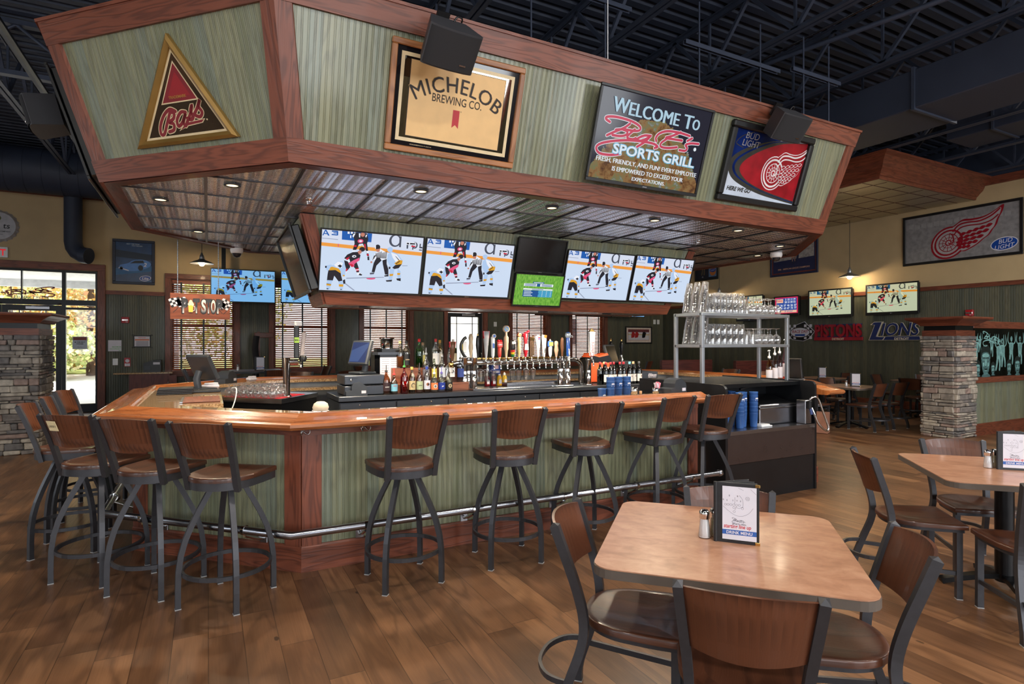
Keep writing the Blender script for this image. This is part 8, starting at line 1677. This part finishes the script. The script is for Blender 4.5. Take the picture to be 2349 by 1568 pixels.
gl = NT('smoked_glass'); trn = gl.new('BsdfTransparent'); trn.inputs[0].default_value = (.30, .33, .32, 1); gls = gl.new('BsdfGlossy'); gls.inputs['Roughness'].default_value = .05; mxs = gl.new('MixShader'); mxs.inputs[0].default_value = .06; gl.lk(trn.outputs[0], mxs.inputs[1]); gl.lk(gls.outputs[0], mxs.inputs[2]); gl.lk(mxs.outputs[0], gl.out.inputs[0])
mb = MB(); mb.box(((X0+X1)/2, YH+.07, 1.38), (X1-X0-.06, .010, .82), gl.m); obj('glass_panel', mb, hw, world=True)
ET = NT('etched_frost'); n_ = ET.noise(ET.obj(), 14, 3, .6); ET.p(Base_Color=lin((150, 206, 204)), Roughness=.6); tr_ = ET.new('BsdfTransparent'); ms_ = ET.new('MixShader'); ET.lk(ET.math('MULTIPLY_ADD', n_, .9, .18), ms_.inputs[0]); ET.lk(tr_.outputs[0], ms_.inputs[1]); ET.lk(ET.b.outputs[0], ms_.inputs[2]); ET.lk(ms_.outputs[0], ET.out.inputs[0]); E_ = ET.m; DK = pm('etched_clear_line', (20, 34, 34), .3)
mb = MB(Matrix.Translation((X0, YH+.06, .97))); yk = [0]
def yy(): yk[0] += 1; return -.0002*yk[0]
E2 = NT('etched_frost_faint'); n2_ = E2.noise(E2.obj(), 22, 3, .6); E2.p(Base_Color=lin((120, 170, 172)), Roughness=.6); tr2 = E2.new('BsdfTransparent'); ms2 = E2.new('MixShader'); E2.lk(E2.math('MULTIPLY', n2_, .75), ms2.inputs[0]); E2.lk(tr2.outputs[0], ms2.inputs[1]); E2.lk(E2.b.outputs[0], ms2.inputs[2]); E2.lk(ms2.outputs[0], E2.out.inputs[0]); E2 = E2.m
def loop(pts): return [tuple(v) for v in catmull(pts, 4, True)]
def figure(x, z, s, lean=0., helm=False):
    L = lambda a, b: (x+(a+lean*b)*s, z+b*s)
    mb.flat(loop([L(-.13, .60), L(0, .64), L(.13, .60), L(.11, .40), L(.09, .30), L(-.09, .30), L(-.11, .40)]), yy(), E_); mb.flat(loop([L(-.07, .58), L(.06, .57), L(.03, .40), L(-.05, .42)]), yy(), E2)
    mb.flat(loop([L(-.09, .32), L(-.01, .31), L(-.03, .15), L(-.08, 0), L(-.14, .0), L(-.12, .16)]), yy(), E_); mb.flat(loop([L(.01, .31), L(.09, .32), L(.13, .18), L(.11, .0), L(.05, .0), L(.05, .16)]), yy(), E_)
    c = L(.0, .74); mb.disc(c, .062*s, yy(), E_, 14, .08*s); mb.disc((c[0]+.012*s, c[1]-.01*s), .034*s, yy(), DK if helm else E2, 12, .045*s); mb.disc((c[0], c[1]+.05*s), .05*s, yy(), E2, 12, .035*s)
    mb.stroke([L(-.11, .58), L(-.22, .70), L(-.18, .95)], .05*s, yy(), E_, taper=True); mb.stroke([L(.11, .58), L(.23, .68), L(.20, .94)], .05*s, yy(), E_, taper=True)
def face(x, z, s):
    P = lambda a, b: (x+a*s, z+b*s)
    mb.flat(loop([P(-.15, .06), P(-.14, .18), P(-.06, .25), P(.06, .25), P(.14, .18), P(.15, .06), P(.12, -.10), P(.05, -.20), P(-.05, -.20), P(-.12, -.10)]), yy(), E2)
    mb.flat(loop([P(-.16, .06), P(-.17, .20), P(-.06, .30), P(.07, .30), P(.17, .20), P(.16, .06), P(.12, .15), P(.0, .18), P(-.12, .15)]), yy(), DK)
    mb.flat(loop([P(-.11, .13), P(.0, .16), P(.11, .13), P(.08, .085), P(.0, .09), P(-.08, .085)]), yy(), E_)
    for a in (-.062, .062): mb.flat(loop([P(a-.04, .045), P(a, .062), P(a+.04, .045), P(a, .028)]), yy(), E_); mb.disc(P(a, .045), .014*s, yy(), DK, 10); mb.stroke([P(a-.045, .07), P(a, .085), P(a+.045, .07)], .014*s, yy(), DK, taper=True)
    mb.flat(loop([P(-.02, .05), P(.02, .05), P(.032, -.04), P(0, -.055), P(-.032, -.04)]), yy(), E_); mb.flat(loop([P(-.10, .0), P(-.05, -.01), P(-.06, -.07), P(-.10, -.05)]), yy(), E_); mb.flat(loop([P(.10, .0), P(.05, -.01), P(.06, -.07), P(.10, -.05)]), yy(), E_)
    mb.stroke([P(-.055, -.105), P(0, -.115), P(.055, -.105)], .022*s, yy(), DK, taper=True); mb.stroke([P(-.045, -.13), P(0, -.14), P(.045, -.13)], .016*s, yy(), E_, taper=True); mb.flat(loop([P(-.14, -.24), P(.14, -.24), P(.06, -.18), P(-.06, -.18)]), yy(), E2)
for x, z, s, hl in ((.05, .34, .40, 0), (.20, .26, .52, 0), (.35, .42, .34, 0), (.74, .34, .42, 1), (.96, .10, .66, 1), (1.16, .16, .6, 1), (1.42, .2, .6, 0), (1.75, .2, .6, 1), (2.15, .22, .55, 0), (2.5, .2, .6, 1)): figure(x, z, s, .15*math.sin(x*9), hl)
face(.085, .15, .52); face(.245, .13, .5); face(.50, .24, 1.0); face(.74, .12, .42); face(1.30, .13, .5); face(1.6, .15, .62); face(1.98, .15, .6); face(2.4, .15, .6)
bq2 = quadmap([(235, 400), (1555, 400), (1410, 960), (85, 960)])
for st in BIGE: mb.stroke([(lambda uv: (.34+.62*uv[0], .79-.30*uv[1]))(bq2(p)) for p in st], .018, yy(), E_)
obj('etching', mb, hw, world=True)
# booth backs by the right wall seen between rack posts
for i, (x, y, l) in enumerate(((11.0, 11.2, 'brown booth back behind the rack, left of two'), (12.2, 9.9, 'brown booth back behind the rack, right of two'))):
    t = thing('booth_seat', l, 'booth', (x, y, 0), -.2, 'booths by the right wall'); m = MB(); m.box((0, 0, .55), (1.5, .12, 1.1), CW, 'x', .01); obj('backrest', m, t); m = MB(); m.box((0, .3, .23), (1.5, .5, .46), CW, 'x', .02); obj('seat', m, t)
t = thing('shelf_bracket', 'coat stand with a draped dark jacket beside the second window', 'coat stand', (1.05, 14.9, 0)); m = MB(); m.box((0, 0, .9), (.06, .06, 1.8), 'trim', 'z'); m.box((0.12, 0, 1.72), (.42, .07, .12), 'trim', 'x', .01); m.box((.3, 0, .9), (.06, .06, 1.6), 'trim', 'z'); m.box((.15, 0, .03), (.5, .4, .06), 'trim', 'x'); obj('stand', m, t); m = MB(); m.tube(catmull([(-.05, -.06, 1.7), (-.08, -.08, 1.4), (-.04, -.07, 1.0), (-.1, -.06, .7)], 4), .07, pm('jacket_dark', (40, 38, 40), .9), 10); obj('jacket', m, t); t.name = 'coat_stand'
